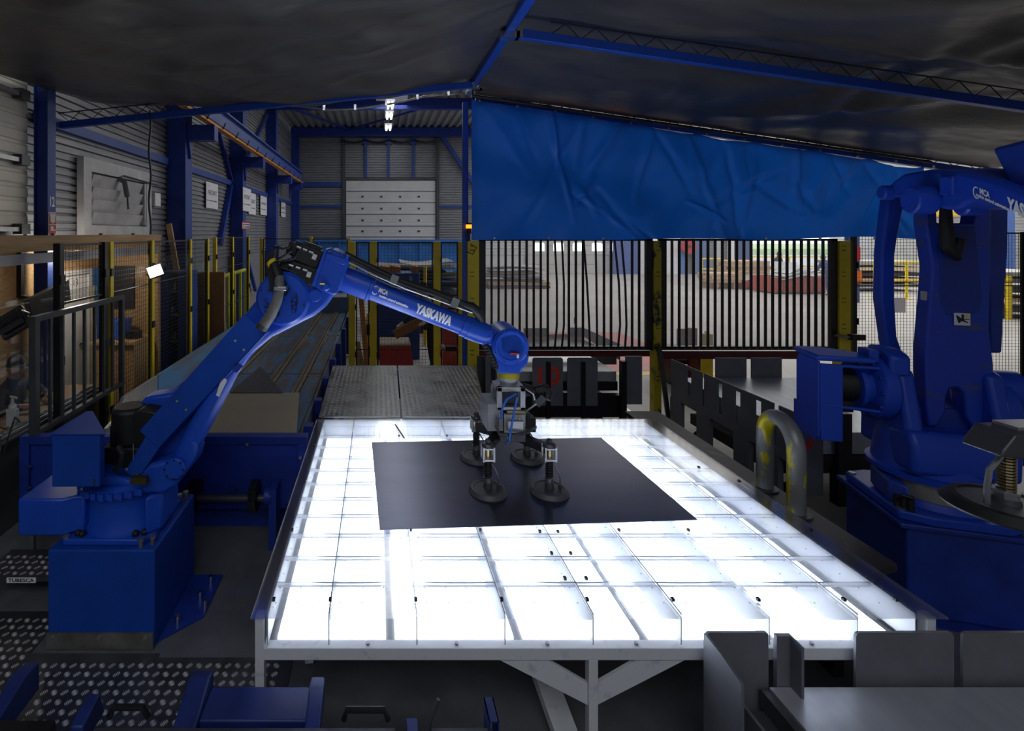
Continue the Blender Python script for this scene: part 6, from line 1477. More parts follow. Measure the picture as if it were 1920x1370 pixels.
# floodlights
def flood(px_, py_, Y, label, lit, tilt, yaw, roll, s=0.20):
    c = at(px_, py_, Y); t = thing('floodlight', label, 'lamp', c)
    R = Matrix.Rotation(yaw, 3, 'Z') @ Matrix.Rotation(tilt, 3, 'X') @ Matrix.Rotation(roll, 3, 'Y')
    def tf(b): b.v = [tuple(R @ Vector(v)) for v in b.v]; return b
    tf(MB().xz([(-s / 2, -s * 0.42), (s / 2, -s * 0.42), (s / 2, s * 0.42), (-s / 2, s * 0.42)], 0.0, 0.06)).build('housing', BLACK, t, bev=0.008, local=True)
    tf(MB().xz([(-s * 0.36, -s * 0.3), (s * 0.36, -s * 0.3), (s * 0.36, s * 0.3), (-s * 0.36, s * 0.3)], 0.06, 0.10)).build('heat_sink', RUBBER, t, local=True)
    tf(MB().box(-s * 0.44, s * 0.44, -0.006, 0.0, -s * 0.36, s * 0.36)).build('lens', emit('flood_lens_lit', (1, 1, 1), 9.0) if lit else M('flood_lens_dark', (0.02, 0.02, 0.02), rough=0.15), t, local=True)
    tf(MB().tube([(-s * 0.55, 0.03, 0), (-s * 0.55, 0.16, 0), (s * 0.55, 0.16, 0), (s * 0.55, 0.03, 0)], 0.012, 6)).build('yoke', BLACK, t, local=True)
    return t
flood(291, 508, 6.75, 'lit white floodlight on the fence post before the cabin', True, math.radians(-14), math.radians(18), math.radians(-20))
fl2 = flood(29, 606, 4.3, 'black floodlight seen from behind at the left edge', False, math.radians(160), math.radians(10), math.radians(35), s=0.24)
tag(MB().tube([at(60, 600, 4.3), at(30, 590, 4.36), at(0, 610, 4.3), at(-60, 620, 4.3)], 0.006, 6).build('lamp_cable', BLACK), 'thin cable leading from the dark floodlight', 'cable')
# leaning plank, cupboard, cardboard, yellow barrier behind the fence
tag(MB().bar((-3.32, 8.95, 0.0), (-4.06, 9.6, az(420, 9.6)), 0.10, 0.05, up=(0, 1, 0)).build('plank', TIMBER), 'pale plank leaning against the wall beyond the cabin', 'plank')
cu = thing('cupboard', 'blue steel cupboard with open grey shelves beyond the cabin', 'cupboard', (-3.75, 8.6, 0))
CB = M('cupboard_blue', (0.02, 0.10, 0.42), rough=0.4, var=0.1)
for x0, x1 in ((ax(300, 8.4), ax(316, 8.4)), (ax(334, 8.4), ax(354, 8.4))): MB().box(x0, x1, 8.4, 8.8, 0, 1.95).build('door', CB, cu)
MB().box(ax(316, 8.4), ax(334, 8.4), 8.75, 8.8, 0, 1.95).build('back', STEEL, cu)
for z in (0.3, 0.75, 1.2, 1.6, 1.93): MB().box(ax(316, 8.4), ax(334, 8.4), 8.42, 8.78, z, z + 0.025).build('shelf', STEEL, cu)
for i, (z, col) in enumerate(((0.775, (0.4, 0.05, 0.04)), (0.775, (0.05, 0.25, 0.1)), (1.225, (0.5, 0.5, 0.5)), (1.625, (0.6, 0.6, 0.6)))):
    tag(MB().lathe([(0.03, 0), (0.03, 0.1), (0.012, 0.12), (0.012, 0.14)], (ax(320 + (i % 2) * 6, 8.5), 8.55, z), n=12).build('spray_can', M('can_%d' % i, col, rough=0.4)), ['red can on the cupboard shelf', 'green can on the cupboard shelf', 'grey can on the middle cupboard shelf', 'white can on the top cupboard shelf'][i], 'can')
tag(MB().box(ax(358, 9.3), ax(420, 9.3), 9.3, 9.36, 0.02, 1.87).build('cardboard', M('cardboard_brown', (0.33, 0.18, 0.10), rough=0.7, var=0.1)), 'tall brown cardboard sheet behind the fence posts', 'cardboard')
tag(MB().box(ax(362, 9.25), ax(370, 9.25), 9.28, 9.29, az(566, 9.28), az(544, 9.28)).build('paper_note', PAPER), 'white paper note taped to the brown cardboard', 'paper')
yt = thing('tube_barrier', 'bright yellow tube barrier with upright bars behind the fence', 'barrier', (-3.4, 10.6, 0))
YT2 = M('bright_yellow_tube', (0.80, 0.86, 0.05), rough=0.4, var=0.06); bx_ = -3.38
ya, yb3 = bx_ * FPX / (414 - PX), bx_ * FPX / (461 - PX)
za_, zb_ = az(519, ya), az(505, yb3)
MB().tube([(bx_, ya, 0.003), (bx_, ya, za_ - 0.08), (bx_, ya + 0.08, za_), (bx_, yb3 - 0.1, zb_), (bx_, yb3, zb_ - 0.1), (bx_, yb3, 0.0)], 0.042, 12).build('loop', YT2, yt)
for k in range(1, 4):
    y = ya + (yb3 - ya) * k / 4; MB().cyl((bx_, y, 0), (bx_, y, za_ + (zb_ - za_) * k / 4), 0.038, 12).build('upright', YT2, yt)

# ================================================================ PEOPLE
SKIN = M('skin', (0.42, 0.24, 0.17), rough=0.55, var=0.06)
def person(label, J, mats, hat=None, hair=None, gloves=None, face=(0, -1), scale=1.0, mask=None):
    """J: joint name -> world point.  One skinned body; clothing colours by nearest bone; hair or cap as children."""
    bones = [('pelvis', 'chest', 'top'), ('chest', 'neck', 'top'), ('neck', 'head', 'skin'),
             ('chest', 'shl', 'top'), ('shl', 'ell', 'top'), ('ell', 'wrl', 'top'), ('wrl', 'hdl', 'hand'),
             ('chest', 'shr', 'top'), ('shr', 'elr', 'top'), ('elr', 'wrr', 'top'), ('wrr', 'hdr', 'hand'),
             ('pelvis', 'hil', 'leg'), ('hil', 'knl', 'leg'), ('knl', 'anl', 'leg'), ('anl', 'tol', 'shoe'),
             ('pelvis', 'hir', 'leg'), ('hir', 'knr', 'leg'), ('knr', 'anr', 'leg'), ('anr', 'tor', 'shoe')]
    rad = dict(pelvis=.15, chest=.165, neck=.062, head=.055, shl=.075, shr=.075, ell=.052, elr=.052, wrl=.036, wrr=.036, hdl=.04, hdr=.04, hil=.105, hir=.105, knl=.065, knr=.065, anl=.045, anr=.045, tol=.038, tor=.038)
    names = [n for n in rad if n in J]
    idx = {n: i for i, n in enumerate(names)}
    base = Vector(J['pelvis']); base = Vector((base.x, base.y, min(Vector(J[n]).z for n in names)))
    me = bpy.data.meshes.new('person')
    me.from_pydata([Vector(J[n]) - base for n in names], [(idx[a], idx[c]) for a, c, k in bones if a in idx and c in idx], [])
    o = bpy.data.objects.new('person', me); C.objects.link(o)
    sk = o.modifiers.new('skin', 'SKIN'); su = o.modifiers.new('sub', 'SUBSURF'); su.levels = 1; su.render_levels = 1
    for n in names:
        sv = me.skin_vertices[0].data[idx[n]]; r = rad[n] * scale
        sv.radius = (r, r); sv.use_root = (n == 'pelvis')
    dg = bpy.context.evaluated_depsgraph_get(); dg.update()
    ev = o.evaluated_get(dg); bm2 = ev.to_mesh()
    b = MB(); b.v = [tuple(v.co) for v in bm2.vertices]; b.f = [tuple(p.vertices) for p in bm2.polygons]; ev.to_mesh_clear()
    bpy.data.objects.remove(o)
    kinds = ['top', 'skin', 'hand', 'leg', 'shoe']
    segs = [(Vector(J[a]) - base, Vector(J[c]) - base, k, rad[c]) for a, c, k in bones if a in idx and c in idx]
    fm = []
    for f in b.f:
        ce = sum((Vector(b.v[i]) for i in f), Vector()) / len(f); best = None
        for p, q, k, r in segs:
            d = q - p; t = max(0, min(1, (ce - p).dot(d) / max(1e-9, d.length_squared))); dist = (ce - (p + d * t)).length - r * 0.5
            if best is None or dist < best[0]: best = (dist, k)
        fm.append(kinds.index(best[1]))
    # head: ovoid with nose, chin and ears
    hc = Vector(J['head']) - base; fx, fy = face; ln = math.hypot(fx, fy); fx, fy = fx / ln, fy / ln
    F = Vector((fx, fy, 0)); S = Vector((-fy, fx, 0)); s = scale
    nu, nv = 14, 10; o0 = len(b.v)
    for j in range(nv + 1):
        th = math.pi * j / nv
        for i in range(nu):
            ph = 2 * math.pi * i / nu
            x, y, z = math.sin(th) * math.cos(ph), math.sin(th) * math.sin(ph), math.cos(th)
            w = 1.0 - 0.22 * max(0, -z); dep = 0.098 * (1 - 0.12 * max(0, -z)) + (0.012 if y > .5 and z < -.6 else 0)
            nose = 0.022 if (y > 0.93 and -0.45 < z < 0.05) else 0
            eye = -0.008 if (y > .6 and abs(abs(x) - .4) < .2 and 0 < z < .35) else 0
            b.v.append(tuple(hc + S * (x * 0.078 * w * s) + F * ((y * dep + nose + eye) * s) + Vector((0, 0, z * 0.118 * s))))
    for j in range(nv):
        for i in range(nu):
            i2 = (i + 1) % nu; b.f.append((o0 + j * nu + i, o0 + (j + 1) * nu + i, o0 + (j + 1) * nu + i2, o0 + j * nu + i2)); fm.append(1)
    def extra(mb, k):
        o_ = len(b.v); b.v += mb.v
        for f in mb.f: b.f.append([i + o_ for i in f]); fm.append(k)
    for sg in (-1, 1): extra(MB().lathe([(0.008 * s, -0.012 * s), (0.028 * s, 0), (0.022 * s, 0.012 * s)], hc + S * (sg * 0.076 * s) - Vector((0, 0, 0.01)), S * sg, 8), 1)
    # five fingers on each hand
    for w, h in (('wrl', 'hdl'), ('wrr', 'hdr')):
        if h not in idx: continue
        P, Q = Vector(J[w]) - base, Vector(J[h]) - base; d = (Q - P).normalized(); a = d.cross(Vector((0, 0, 1)))
        a = a.normalized() if a.length > 0.1 else Vector((1, 0, 0)); c = a.cross(d)
        for k, lf in enumerate((0.07, 0.08, 0.075, 0.06)):
            r0 = Q + a * ((k - 1.5) * 0.021 * s); extra(MB().tube([r0 - d * 0.01, r0 + d * (lf * 0.5 * s) - c * 0.008, r0 + d * (lf * 0.8 * s) - c * (0.032 * s)], [0.011 * s, 0.010 * s, 0.008 * s], 6), 2)
        r0 = P + (Q - P) * 0.55 + a * (0.03 * s); extra(MB().tube([r0, r0 + a * (0.03 * s) + d * (0.03 * s), r0 + a * (0.025 * s) + d * (0.065 * s)], [0.013 * s, 0.012 * s, 0.009 * s], 6), 2)
    me = bpy.data.meshes.new('person'); me.from_pydata(b.v, [], b.f)
    for k in kinds: me.materials.append(mats[k])
    me.polygons.foreach_set('material_index', fm); me.polygons.foreach_set('use_smooth', [True] * len(me.polygons)); me.update()
    po = bpy.data.objects.new('person', me); C.objects.link(po); po.location = base
    tag(po, label, 'person')
    hw = hc + base
    for sg in (-1, 1):
        MB().lathe([(0.011 * s, 0), (0.006 * s, 0.005 * s)], hw + S * (sg * 0.03 * s) + F * (0.086 * s) + Vector((0, 0, 0.018 * s)), F, 8).build('eye', INK, po)
    mb = MB(); mb.bar(hw + F * (0.094 * s) - S * (0.024 * s) - Vector((0, 0, 0.058 * s)), hw + F * (0.094 * s) + S * (0.024 * s) - Vector((0, 0, 0.058 * s)), 0.008, 0.008); mb.build('mouth', M('lip', (0.3, 0.12, 0.1), rough=0.5), po)
    if hair or hat:
        hb_ = MB(); vs = []; n = 16
        for j in range(6):
            th = math.pi * (0.02 + 0.5 * j / 5 * (1.0 if hair else 0.9))
            for i in range(n):
                ph = 2 * math.pi * i / n; y = math.sin(ph); low = -0.25 if y < 0.2 and hair else 0.0
                vs.append(hw + S * (math.sin(th) * math.cos(ph) * 0.086 * s) + F * (math.sin(th) * y * 0.106 * s - 0.006) + Vector((0, 0, (math.cos(th) * 0.128 + low * 0.16 * (j / 5)) * s + 0.004)))
        hb_.add(vs, [(j * n + i, (j + 1) * n + i, (j + 1) * n + (i + 1) % n, j * n + (i + 1) % n) for j in range(5) for i in range(n)])
        if hat: hb_.prism([(-0.07 * s, 0.06 * s), (0.07 * s, 0.06 * s), (0.05 * s, 0.17 * s), (-0.05 * s, 0.17 * s)], lambda u, v, w: tuple(hw + S * u + F * v + Vector((0, 0, w))), 0.028 * s, 0.036 * s)
        hb_.build('cap' if hat else 'hair', hat or hair, po)
    if mask:
        MB().prism([(-0.05, -0.09), (0.05, -0.09), (0.06, -0.02), (-0.06, -0.02)], lambda u, v, w: tuple(hw + S * u + F * w + Vector((0, 0, v))), 0.06, 0.112).build('face_mask', mask, po, bev=0.01)
    return po
NAVYC = M('navy_workwear', (0.022, 0.028, 0.055), rough=0.8, var=0.2); GREYC = M('grey_workwear', (0.30, 0.31, 0.33), rough=0.8); SHOE = M('work_shoe', (0.02, 0.02, 0.02), rough=0.6)
BLUEC = M('blue_workwear', (0.03, 0.08, 0.30), rough=0.8, var=0.15); GLOVE = M('pale_work_glove', (0.55, 0.53, 0.52), rough=0.8); HAIRD = M('dark_hair', (0.03, 0.025, 0.02), rough=0.7); HAIRG = M('grey_hair', (0.3, 0.28, 0.26), rough=0.7)
def joints(x, y, z, face, h=1.76, lean=0.0, **ov):
    """standing figure facing `face`; lean pushes the chest forward; ov overrides joints"""
    F = Vector((*face, 0)).normalized(); S = Vector((-F.y, F.x, 0)); B = Vector((x, y, z)); k = h / 1.76
    def P(f, s, u): return B + F * (f * k) + S * (s * k) + Vector((0, 0, u * k))
    J = dict(pelvis=P(0, 0, .95), chest=P(lean * .5, 0, 1.28), neck=P(lean, 0, 1.50 - lean * .1), head=P(lean + .03, 0, 1.64 - lean * .15),
             shl=P(lean * .9, .19, 1.42 - lean * .1), ell=P(lean * .8 + .06, .25, 1.13), wrl=P(lean + .22, .2, 1.0), hdl=P(lean + .3, .18, .99),
             shr=P(lean * .9, -.19, 1.42 - lean * .1), elr=P(lean * .8 + .06, -.25, 1.13), wrr=P(lean + .22, -.2, 1.0), hdr=P(lean + .3, -.18, .99),
             hil=P(0, .09, .9), knl=P(.03, .1, .5), anl=P(0, .11, .08), tol=P(.13, .12, .045), hir=P(0, -.09, .9), knr=P(.03, -.1, .5), anr=P(-.03, -.11, .08), tor=P(.1, -.12, .045))
    J.update({a: Vector(c) for a, c in ov.items()})
    return J
# seated man in the cabin, facing the cell
bx_, by_ = -3.85, 5.35
hx = at(36, 690, 5.15)
Js = dict(pelvis=(-3.98, 5.2, .52), chest=(-3.88, 5.18, .84), neck=(-3.80, 5.16, 1.07), head=(-3.76, 5.15, 1.21),
          shl=(-3.84, 5.38, 1.0), ell=(-3.70, 5.48, .85), wrl=(-3.55, 5.32, .86), hdl=(-3.49, 5.26, .85), shr=(-3.84, 4.98, 1.0), elr=(-3.72, 4.86, .85), wrr=(-3.56, 4.96, .86), hdr=(-3.50, 5.0, .85),
          hil=(-3.96, 5.28, .48), knl=(-3.62, 5.30, .50), anl=(-3.64, 5.30, .08), tol=(-3.52, 5.30, .045), hir=(-3.96, 5.12, .48), knr=(-3.62, 5.08, .50), anr=(-3.64, 5.08, .08), tor=(-3.52, 5.08, .045))
person('seated man in dark cap and navy top behind the screen', Js, dict(top=NAVYC, skin=SKIN, hand=SKIN, leg=NAVYC, shoe=SHOE), hat=NAVYC, face=(0.9, -0.35))
ch = thing('stool', 'dark stool under the seated man in the cabin', 'stool', (-4.0, 5.2, 0))
MB().lathe([(0.18, 0), (0.19, 0.02), (0.18, 0.05)], (-4.0, 5.2, 0.34), n=20).build('seat', RUBBER, ch)
MB().cyl((-4.0, 5.2, 0.04), (-4.0, 5.2, 0.34), 0.03, 10).build('column', STEEL, ch)
for k in range(5): MB().bar((-4.0, 5.2, 0.05), (-4.0 + 0.22 * math.cos(k * 1.257), 5.2 + 0.22 * math.sin(k * 1.257), 0.025), 0.04, 0.03).build('leg', BLACK, ch)
# worker bending behind the mesh, gloved, holding a wooden board
wy = 9.3; W0 = Vector((ax(812, wy), wy, 0))
Jw = joints(W0.x, wy, 0, (-1, -0.25), lean=0.34,
            head=at(790, 548, wy - 0.1), neck=at(800, 560, wy - 0.02), hdr=at(748, 610, wy - 0.2), wrr=at(756, 606, wy - 0.18), elr=at(768, 590, wy - 0.1), hdl=at(790, 606, wy - 0.35), wrl=at(797, 604, wy - 0.3), ell=at(812, 600, wy - 0.2))
person('bending worker in navy clothes and pale gloves behind mesh fence', Jw, dict(top=NAVYC, skin=SKIN, hand=GLOVE, leg=NAVYC, shoe=SHOE), hair=HAIRG, face=(-0.8, -0.6))
p, q = at(740, 628, wy - 0.3), at(800, 597, wy - 0.3)
tag(MB().bar(p, q, 0.05, 0.16, up=(0.3, 0, 1)).build('wooden_board', M('red_timber', (0.30, 0.12, 0.05), rough=0.6, var=0.25, stretch=(1, 1, 6), scale=6)), 'reddish wooden board in the gloved hands of worker', 'board')
# two workers far off in the hall
J1 = joints(ax(1457, 23.1), 23.1, 0, (0.5, -1), lean=0.06)
person('far worker in navy top with face mask by red bin', J1, dict(top=NAVYC, skin=SKIN, hand=GLOVE, leg=GREYC, shoe=SHOE), hair=HAIRD, face=(0.5, -1), mask=M('mask_blue', (0.5, 0.6, 0.7), rough=0.8))
J2 = joints(ax(1556, 20.4), 20.4, 0, (-1, 0.15), lean=0.22)
person('far worker in blue clothes bending at right of red bin', J2, dict(top=BLUEC, skin=SKIN, hand=SKIN, leg=BLUEC, shoe=SHOE), hair=HAIRG, face=(-1, 0.1))

# ================================================================ STOCK BEHIND THE REAR FENCE
bk = thing('blue_skip', 'long blue steel container across the rear bay', 'container', (1.5, 23, 0))
BSK = M('skip_blue', (0.03, 0.16, 0.50), rough=0.5, var=0.2, scale=2)
MB().box(-3.6, 4.6, 21.6, 21.7, 0.1, az(450, 21.6)).build('front_side', BSK, bk)
for k in range(10): MB().box(-3.5 + k * 0.88, -3.42 + k * 0.88, 21.5, 21.6, 0.1, az(452, 21.6)).build('rib', BSK, bk)
MB().box(-3.6, 4.6, 21.45, 21.75, az(453, 21.6), az(449, 21.6)).build('rim', BSK, bk)
MB().box(-3.6, 4.6, 21.7, 23.0, 0.0, 0.2).build('bottom', BSK, bk)
# heaps of bent sheet metal: each sheet a thing
SCR = [M('scrap_dark', (0.07, 0.07, 0.075), rough=0.4, metal=0.6), M('scrap_grey', (0.22, 0.22, 0.23), rough=0.4, metal=0.6), M('scrap_pale', (0.40, 0.39, 0.37), rough=0.45, metal=0.4)]
rnd = random.Random(11)
ORD = ['lowest', 'second lowest', 'third lowest', 'fourth lowest', 'fifth lowest', 'sixth lowest', 'seventh lowest', 'eighth lowest', 'topmost']
def heap(px0, px1, Y, dy, z0, dz, n, where, group, rack_label):
    t = thing('stock_rack', rack_label, 'rack', (ax((px0 + px1) / 2, Y), Y + dy / 2, 0)); x0, x1 = ax(px0, Y), ax(px1, Y)
    nl = max(2, int(z0 / 0.16))
    for j in range(nl):
        z = 0.02 + (z0 - 0.06) * j / nl
        MB().box(x0, x1, Y, Y + dy, z, z + (z0 - 0.06) / nl * 0.75).build('layer', TIMBER if j % 2 else SCR[j % 3], t)
    MB().box(x0, x1, Y, Y + dy, z0 - 0.06, z0 - 0.03).build('top_board', FTB, t)
    for k in range(n):
        b = MB(); L = x1 - x0; a = x0 + rnd.uniform(-0.05, 0.3) * L; c = x1 - rnd.uniform(-0.05, 0.3) * L; ya = Y + rnd.uniform(0, 0.4); w = dy * rnd.uniform(0.5, 0.8)
        z = z0 + dz * k; m_ = 14; am = rnd.uniform(0.015, dz * 0.42); ph = rnd.uniform(0, 6); vs = []
        for j in (0, 1):
            for i in range(m_ + 1):
                u = i / m_; vs.append((a + (c - a) * u, ya + j * w + 0.1 * math.sin(u * 4 + ph), z + am + am * math.sin(ph + u * 5) + 0.02 * j))
        N1 = m_ + 1; b.v = vs + [(x, y, q - 0.012) for x, y, q in vs]
        for i in range(m_):
            b.f += [(i, i + 1, N1 + i + 1, N1 + i), (2 * N1 + i, 3 * N1 + i, 3 * N1 + i + 1, 2 * N1 + i + 1), (i, 2 * N1 + i, 2 * N1 + i + 1, i + 1), (N1 + i, N1 + i + 1, 3 * N1 + i + 1, 3 * N1 + i)]
        b.f += [(0, N1, 3 * N1, 2 * N1), (m_, 2 * N1 + m_, 3 * N1 + m_, N1 + m_)]
        nm = ORD[k] if k < n - 1 else 'topmost'
        tag(b.build('scrap_sheet', SCR[k % 3]), nm + ' bent metal sheet of the ' + where, 'sheet metal', group)
FTB = M('rack_board', (0.42, 0.29, 0.18), rough=0.7, var=0.2)
heap(690, 905, 12.9, 2.4, 0.85, 0.115, 9, 'heap behind the mesh fence', 'sheet metal heap behind the rear fence', 'layered rack under the sheet metal heap behind mesh')
heap(916, 1032, 23.2, 1.8, 0.34, 0.13, 6, 'far pile seen through the left bars', 'far sheet metal pile', 'pallet rack under the far sheet metal pile')
REDT = M('red_timber_ends', (0.42, 0.20, 0.10), rough=0.65, var=0.3, scale=9)
mc_ = thing('machine_cabinet', 'dark blue machine cabinet behind the mesh fence', 'cabinet', (0.45, 10.4, 0))
cx0_, cx1_ = ax(706, 10.2), ax(787, 10.2)
MB().box(cx0_, cx1_, 10.2, 10.9, 0.0, az(512, 10.2)).build('body', M('cabinet_blue', (0.012, 0.05, 0.26), rough=0.4, var=0.1), mc_, bev=0.01)
MB().box(ax(767, 10.2), ax(773, 10.2), 10.17, 10.2, az(535, 10.2), az(518, 10.2)).build('lamp', M('cab_tag', (0.1, 0.3, 0.7), rough=0.4), mc_)
for i in range(8):
    x = cx0_ + 0.06 + i * 0.075 + (0.22 if i > 5 else 0)
    tag(MB().box(x, x + 0.068, 10.3, 10.8, az(512, 10.2) + 0.002, az(499 + (i % 3), 10.2)).build('timber_block', REDT), ['leftmost', 'second', 'third', 'fourth', 'fifth', 'sixth', 'seventh', 'rightmost'][i] + ' upright timber block on the blue machine cabinet', 'timber', 'timber blocks on the machine cabinet')
rt = thing('red_bench', 'red steel bench panel behind the mesh fence', 'bench', (0.4, 9.3, 0))
MB().px([(712, 648), (770, 648), (778, 700), (712, 700)], 9.0, 9.08, 9.0).build('front_panel', M('bench_red', (0.45, 0.035, 0.045), rough=0.5, var=0.2), rt)
MB().box(ax(712, 9.0), ax(770, 9.0), 8.98, 9.6, az(648, 9.0), az(645, 9.0)).build('top', M('bench_top', (0.35, 0.3, 0.25), rough=0.6), rt)
for px_ in (714, 766): MB().box(ax(px_, 9.05), ax(px_ + 5, 9.05), 9.1, 9.15, 0, az(648, 9.0)).build('leg', DRED, rt)
tag(MB().box(ax(830, 9.6), ax(890, 9.6), 9.6, 9.7, 0.02, az(610, 9.6)).build('red_screen', M('panel_red', (0.42, 0.06, 0.06), rough=0.5, var=0.2)), 'red panel behind the mesh right of the worker', 'screen')
for (px_, Y, lb) in ((797, 11.5, 'yellow and black bollard beyond the worker'), (691, 9.6, 'yellow and black bollard beside the leaning planks')):
    t = thing('bollard', lb, 'bollard', (ax(px_, Y), Y, 0)); top = az(500 if px_ > 700 else 587, Y); r = 0.04
    for k in range(5):
        z0 = top * k / 5; MB().cyl((ax(px_, Y), Y, z0), (ax(px_, Y), Y, top * (k + 1) / 5), r, 14).build('band', YELLOW if k % 2 == 0 else BLACK, t)
for i, (pa, pb, lb) in enumerate(((( 690, 690), (676, 548), 'tall reddish plank leaning on the yellow post'), ((683, 690), (670, 640), 'short pale plank leaning low at the fence'), ((678, 690), (668, 655), 'short split timber leaning low at the fence'))):
    p, q = at(pa[0], pa[1], 8.9 + 0.12 * i), at(pb[0], pb[1], 9.05 + 0.12 * i); p.z = 0.0
    tag(MB().bar(p, q, 0.09, 0.04, up=(0, 1, 0)).build('plank', [REDT, TIMBER, TIMBER][i]), lb, 'plank')

# ================================================================ FAR HALL SEEN THROUGH THE GATE
fd = struct_root('door_3', (12, YF - 0.1, 0))
FDM = M('far_door_grey', (0.46, 0.46, 0.46), rough=0.5, var=0.08, scale=1.5)
fx0, fx1 = ax(985, YF), ax(1120, YF)
for k in range(8):
    s_ = MB(); s_.box(fx0, fx1, YF - 0.12, YF - 0.06, k * 0.6 + 0.01, k * 0.6 + 0.59); so = s_.build('door_section', FDM, fd)
    if k == 3:
        for j in range(5):
            cx = ax(1010 + j * 36, YF); MB().xz(rounded(cx - 0.33, cx + 0.33, k * 0.6 - 0.35, k * 0.6 + 0.08 + 0.1, 0.1), YF - 0.14, YF - 0.121).build('window', emit('daylit_window', (0.95, 0.98, 1.0), 2.2) if j == 0 else bpy.data.materials['daylit_window'], so)
for i, (a, c, col, lb, z1) in enumerate(((1150, 1195, (0.05, 0.10, 0.32), 'dark blue far door leaf beside the grey sectional door', 4), (1195, 1232, (0.55, 0.56, 0.6), 'pale far door leaf left of the middle gate post', 4), (1238, 1275, (0.62, 0.63, 0.68), 'white far door right of the middle gate post', 4), (1276, 1284, (0.06, 0.16, 0.42), 'narrow blue far column by the white door', 5), (1300, 1330, (0.10, 0.16, 0.34), 'grey blue far panel beside the red reel', 4.5), (1340, 1352, (0.42, 0.45, 0.5), 'pale far column behind the timber stack', 5), (1365, 1376, (0.75, 0.76, 0.78), 'bright white far column near the opening', 5), (1378, 1405, (0.05, 0.10, 0.26), 'dark blue far column left of the daylight opening', 5))):
    tag(MB().box(ax(a, YF - 0.5), ax(c, YF - 0.5), YF - 0.55, YF - 0.42, 0, z1).build('far_panel', M('far_panel_%d' % i, col, rough=0.5, var=0.08), bev=0.01), lb, 'panel')
rl = thing('hose_reel', 'red hose reel on the far wall', 'hose reel', (ax(1291, 31.2), 31.2, 1.6))
c = at(1291, 462, 31.2); MB().lathe([(0.45, 0), (0.45, 0.2)], (c.x, 31.1, c.z), (0, 1, 0), 24).build('drum', RED, rl); MB().lathe([(0.1, 0), (0.1, 0.04)], (c.x, 31.07, c.z), (0, 1, 0), 12).build('hub', INK, rl)
# outside ground and grass past the opening
tag(MB().box(10, 60, YF + 0.3, 60, -0.2, -0.02).build('yard', M('yard_asphalt', (0.45, 0.45, 0.46), rough=0.7)), 'pale yard outside the far opening', 'yard')
tag(MB().box(10, 80, 60, 90, -0.1, 0.7).build('grass_bank', M('grass_green', (0.42, 0.55, 0.30), rough=0.8, var=0.3, scale=4)), 'green grass bank outside beyond the yard', 'grass')
# timber stack: boards laid in rows
def stack(pxa, pxb, pyb, pyt, Y, dy, nrow, ncol, label, m, end_m):
    t = thing('timber_stack', label, 'timber stack', (ax((pxa + pxb) / 2, Y), Y + dy / 2, 0)); x0, x1 = ax(pxa, Y), ax(pxb, Y); z0, z1 = az(pyb, Y), az(pyt, Y)
    for r in range(nrow):
        za = z0 + (z1 - z0) * r / nrow; zb = za + (z1 - z0) / nrow * 0.92
        for c_ in range(ncol):
            ya = Y + dy * c_ / ncol; o = rnd.uniform(-0.06, 0.06)
            MB().box(x0 + o + 0.15 * r * (x1 - x0) / 6 * 0.3, x1 + o, ya, ya + dy / ncol * 0.94, za, zb).build('board', m if (r + c_) % 3 else end_m, t)
    for x in (x0 + 0.2, x1 - 0.4): MB().box(x, x + 0.1, Y, Y + dy, 0, max(0.02, z0)).build('bearer', end_m, t)
FT = M('far_timber', (0.55, 0.42, 0.28), rough=0.7, var=0.2); FT2 = M('far_timber_dark', (0.42, 0.29, 0.18), rough=0.7, var=0.2)
stack(1368, 1445, 522, 489, 24.0, 1.2, 6, 4, 'high stack of sawn timber behind the right bars', FT, FT2)
stack(1334, 1392, 530, 512, 23.0, 1.0, 3, 3, 'low pallet of timber before the high stack', FT, FT2)
def bin_(pxa, pxb, pyt, pyb, Y, dy, label):
    t = thing('red_bin', label, 'bin', (ax((pxa + pxb) / 2, Y), Y + dy / 2, 0)); x0, x1 = ax(pxa, Y), ax(pxb, Y); z0, z1 = max(0.05, az(pyb, Y)), az(pyt, Y); RB = M('bin_red', (0.42, 0.06, 0.045), rough=0.5, var=0.2)
    MB().box(x0, x1, Y, Y + 0.05, z0, z1).build('front', RB, t); MB().box(x0, x1, Y + dy, Y + dy + 0.05, z0, z1).build('back', RB, t)
    for x in (x0, x1): MB().box(x - 0.03, x + 0.03, Y, Y + dy, z0, z1).build('side', RB, t)
    n = max(3, int((x1 - x0) / 0.35))
    for k in range(n): x = x0 + (x1 - x0) * k / (n - 1); MB().box(x - 0.03, x + 0.03, Y - 0.05, Y, z0 - 0.03, z1).build('rib', RB, t)
    MB().box(x0, x1, Y, Y + dy, z0 - 0.02, z0 + 0.03).build('bottom', RB, t); MB().box(x0, x1, Y - 0.04, Y + 0.02, 0, z0).build('skid', BLACK, t)
    return x0, x1, z1
x0, x1, z1 = bin_(1452, 1545, 520, 548, 21.2, 1.3, 'large red ribbed bin with sheet offcuts behind right bars')
for k in range(4):
    tag(MB().bar((x0 + 0.2 + k * 0.3, 21.5 + k * 0.2, z1 - 0.1 + k * 0.12), (x1 - 0.1 - k * 0.25, 21.6 + k * 0.2, z1 + 0.25 + 0.12 * k), 0.9, 0.02).build('sheet_offcut', M('offcut_grey', (0.42, 0.45, 0.46), rough=0.35, metal=0.5)), ['lowest', 'second', 'third', 'topmost'][k] + ' grey sheet offcut leaning in the large red bin', 'sheet metal')
x0, x1, z1 = bin_(1397, 1440, 527, 539, 22.9, 1.0, 'low red bin with curved sheets left of the large bin')
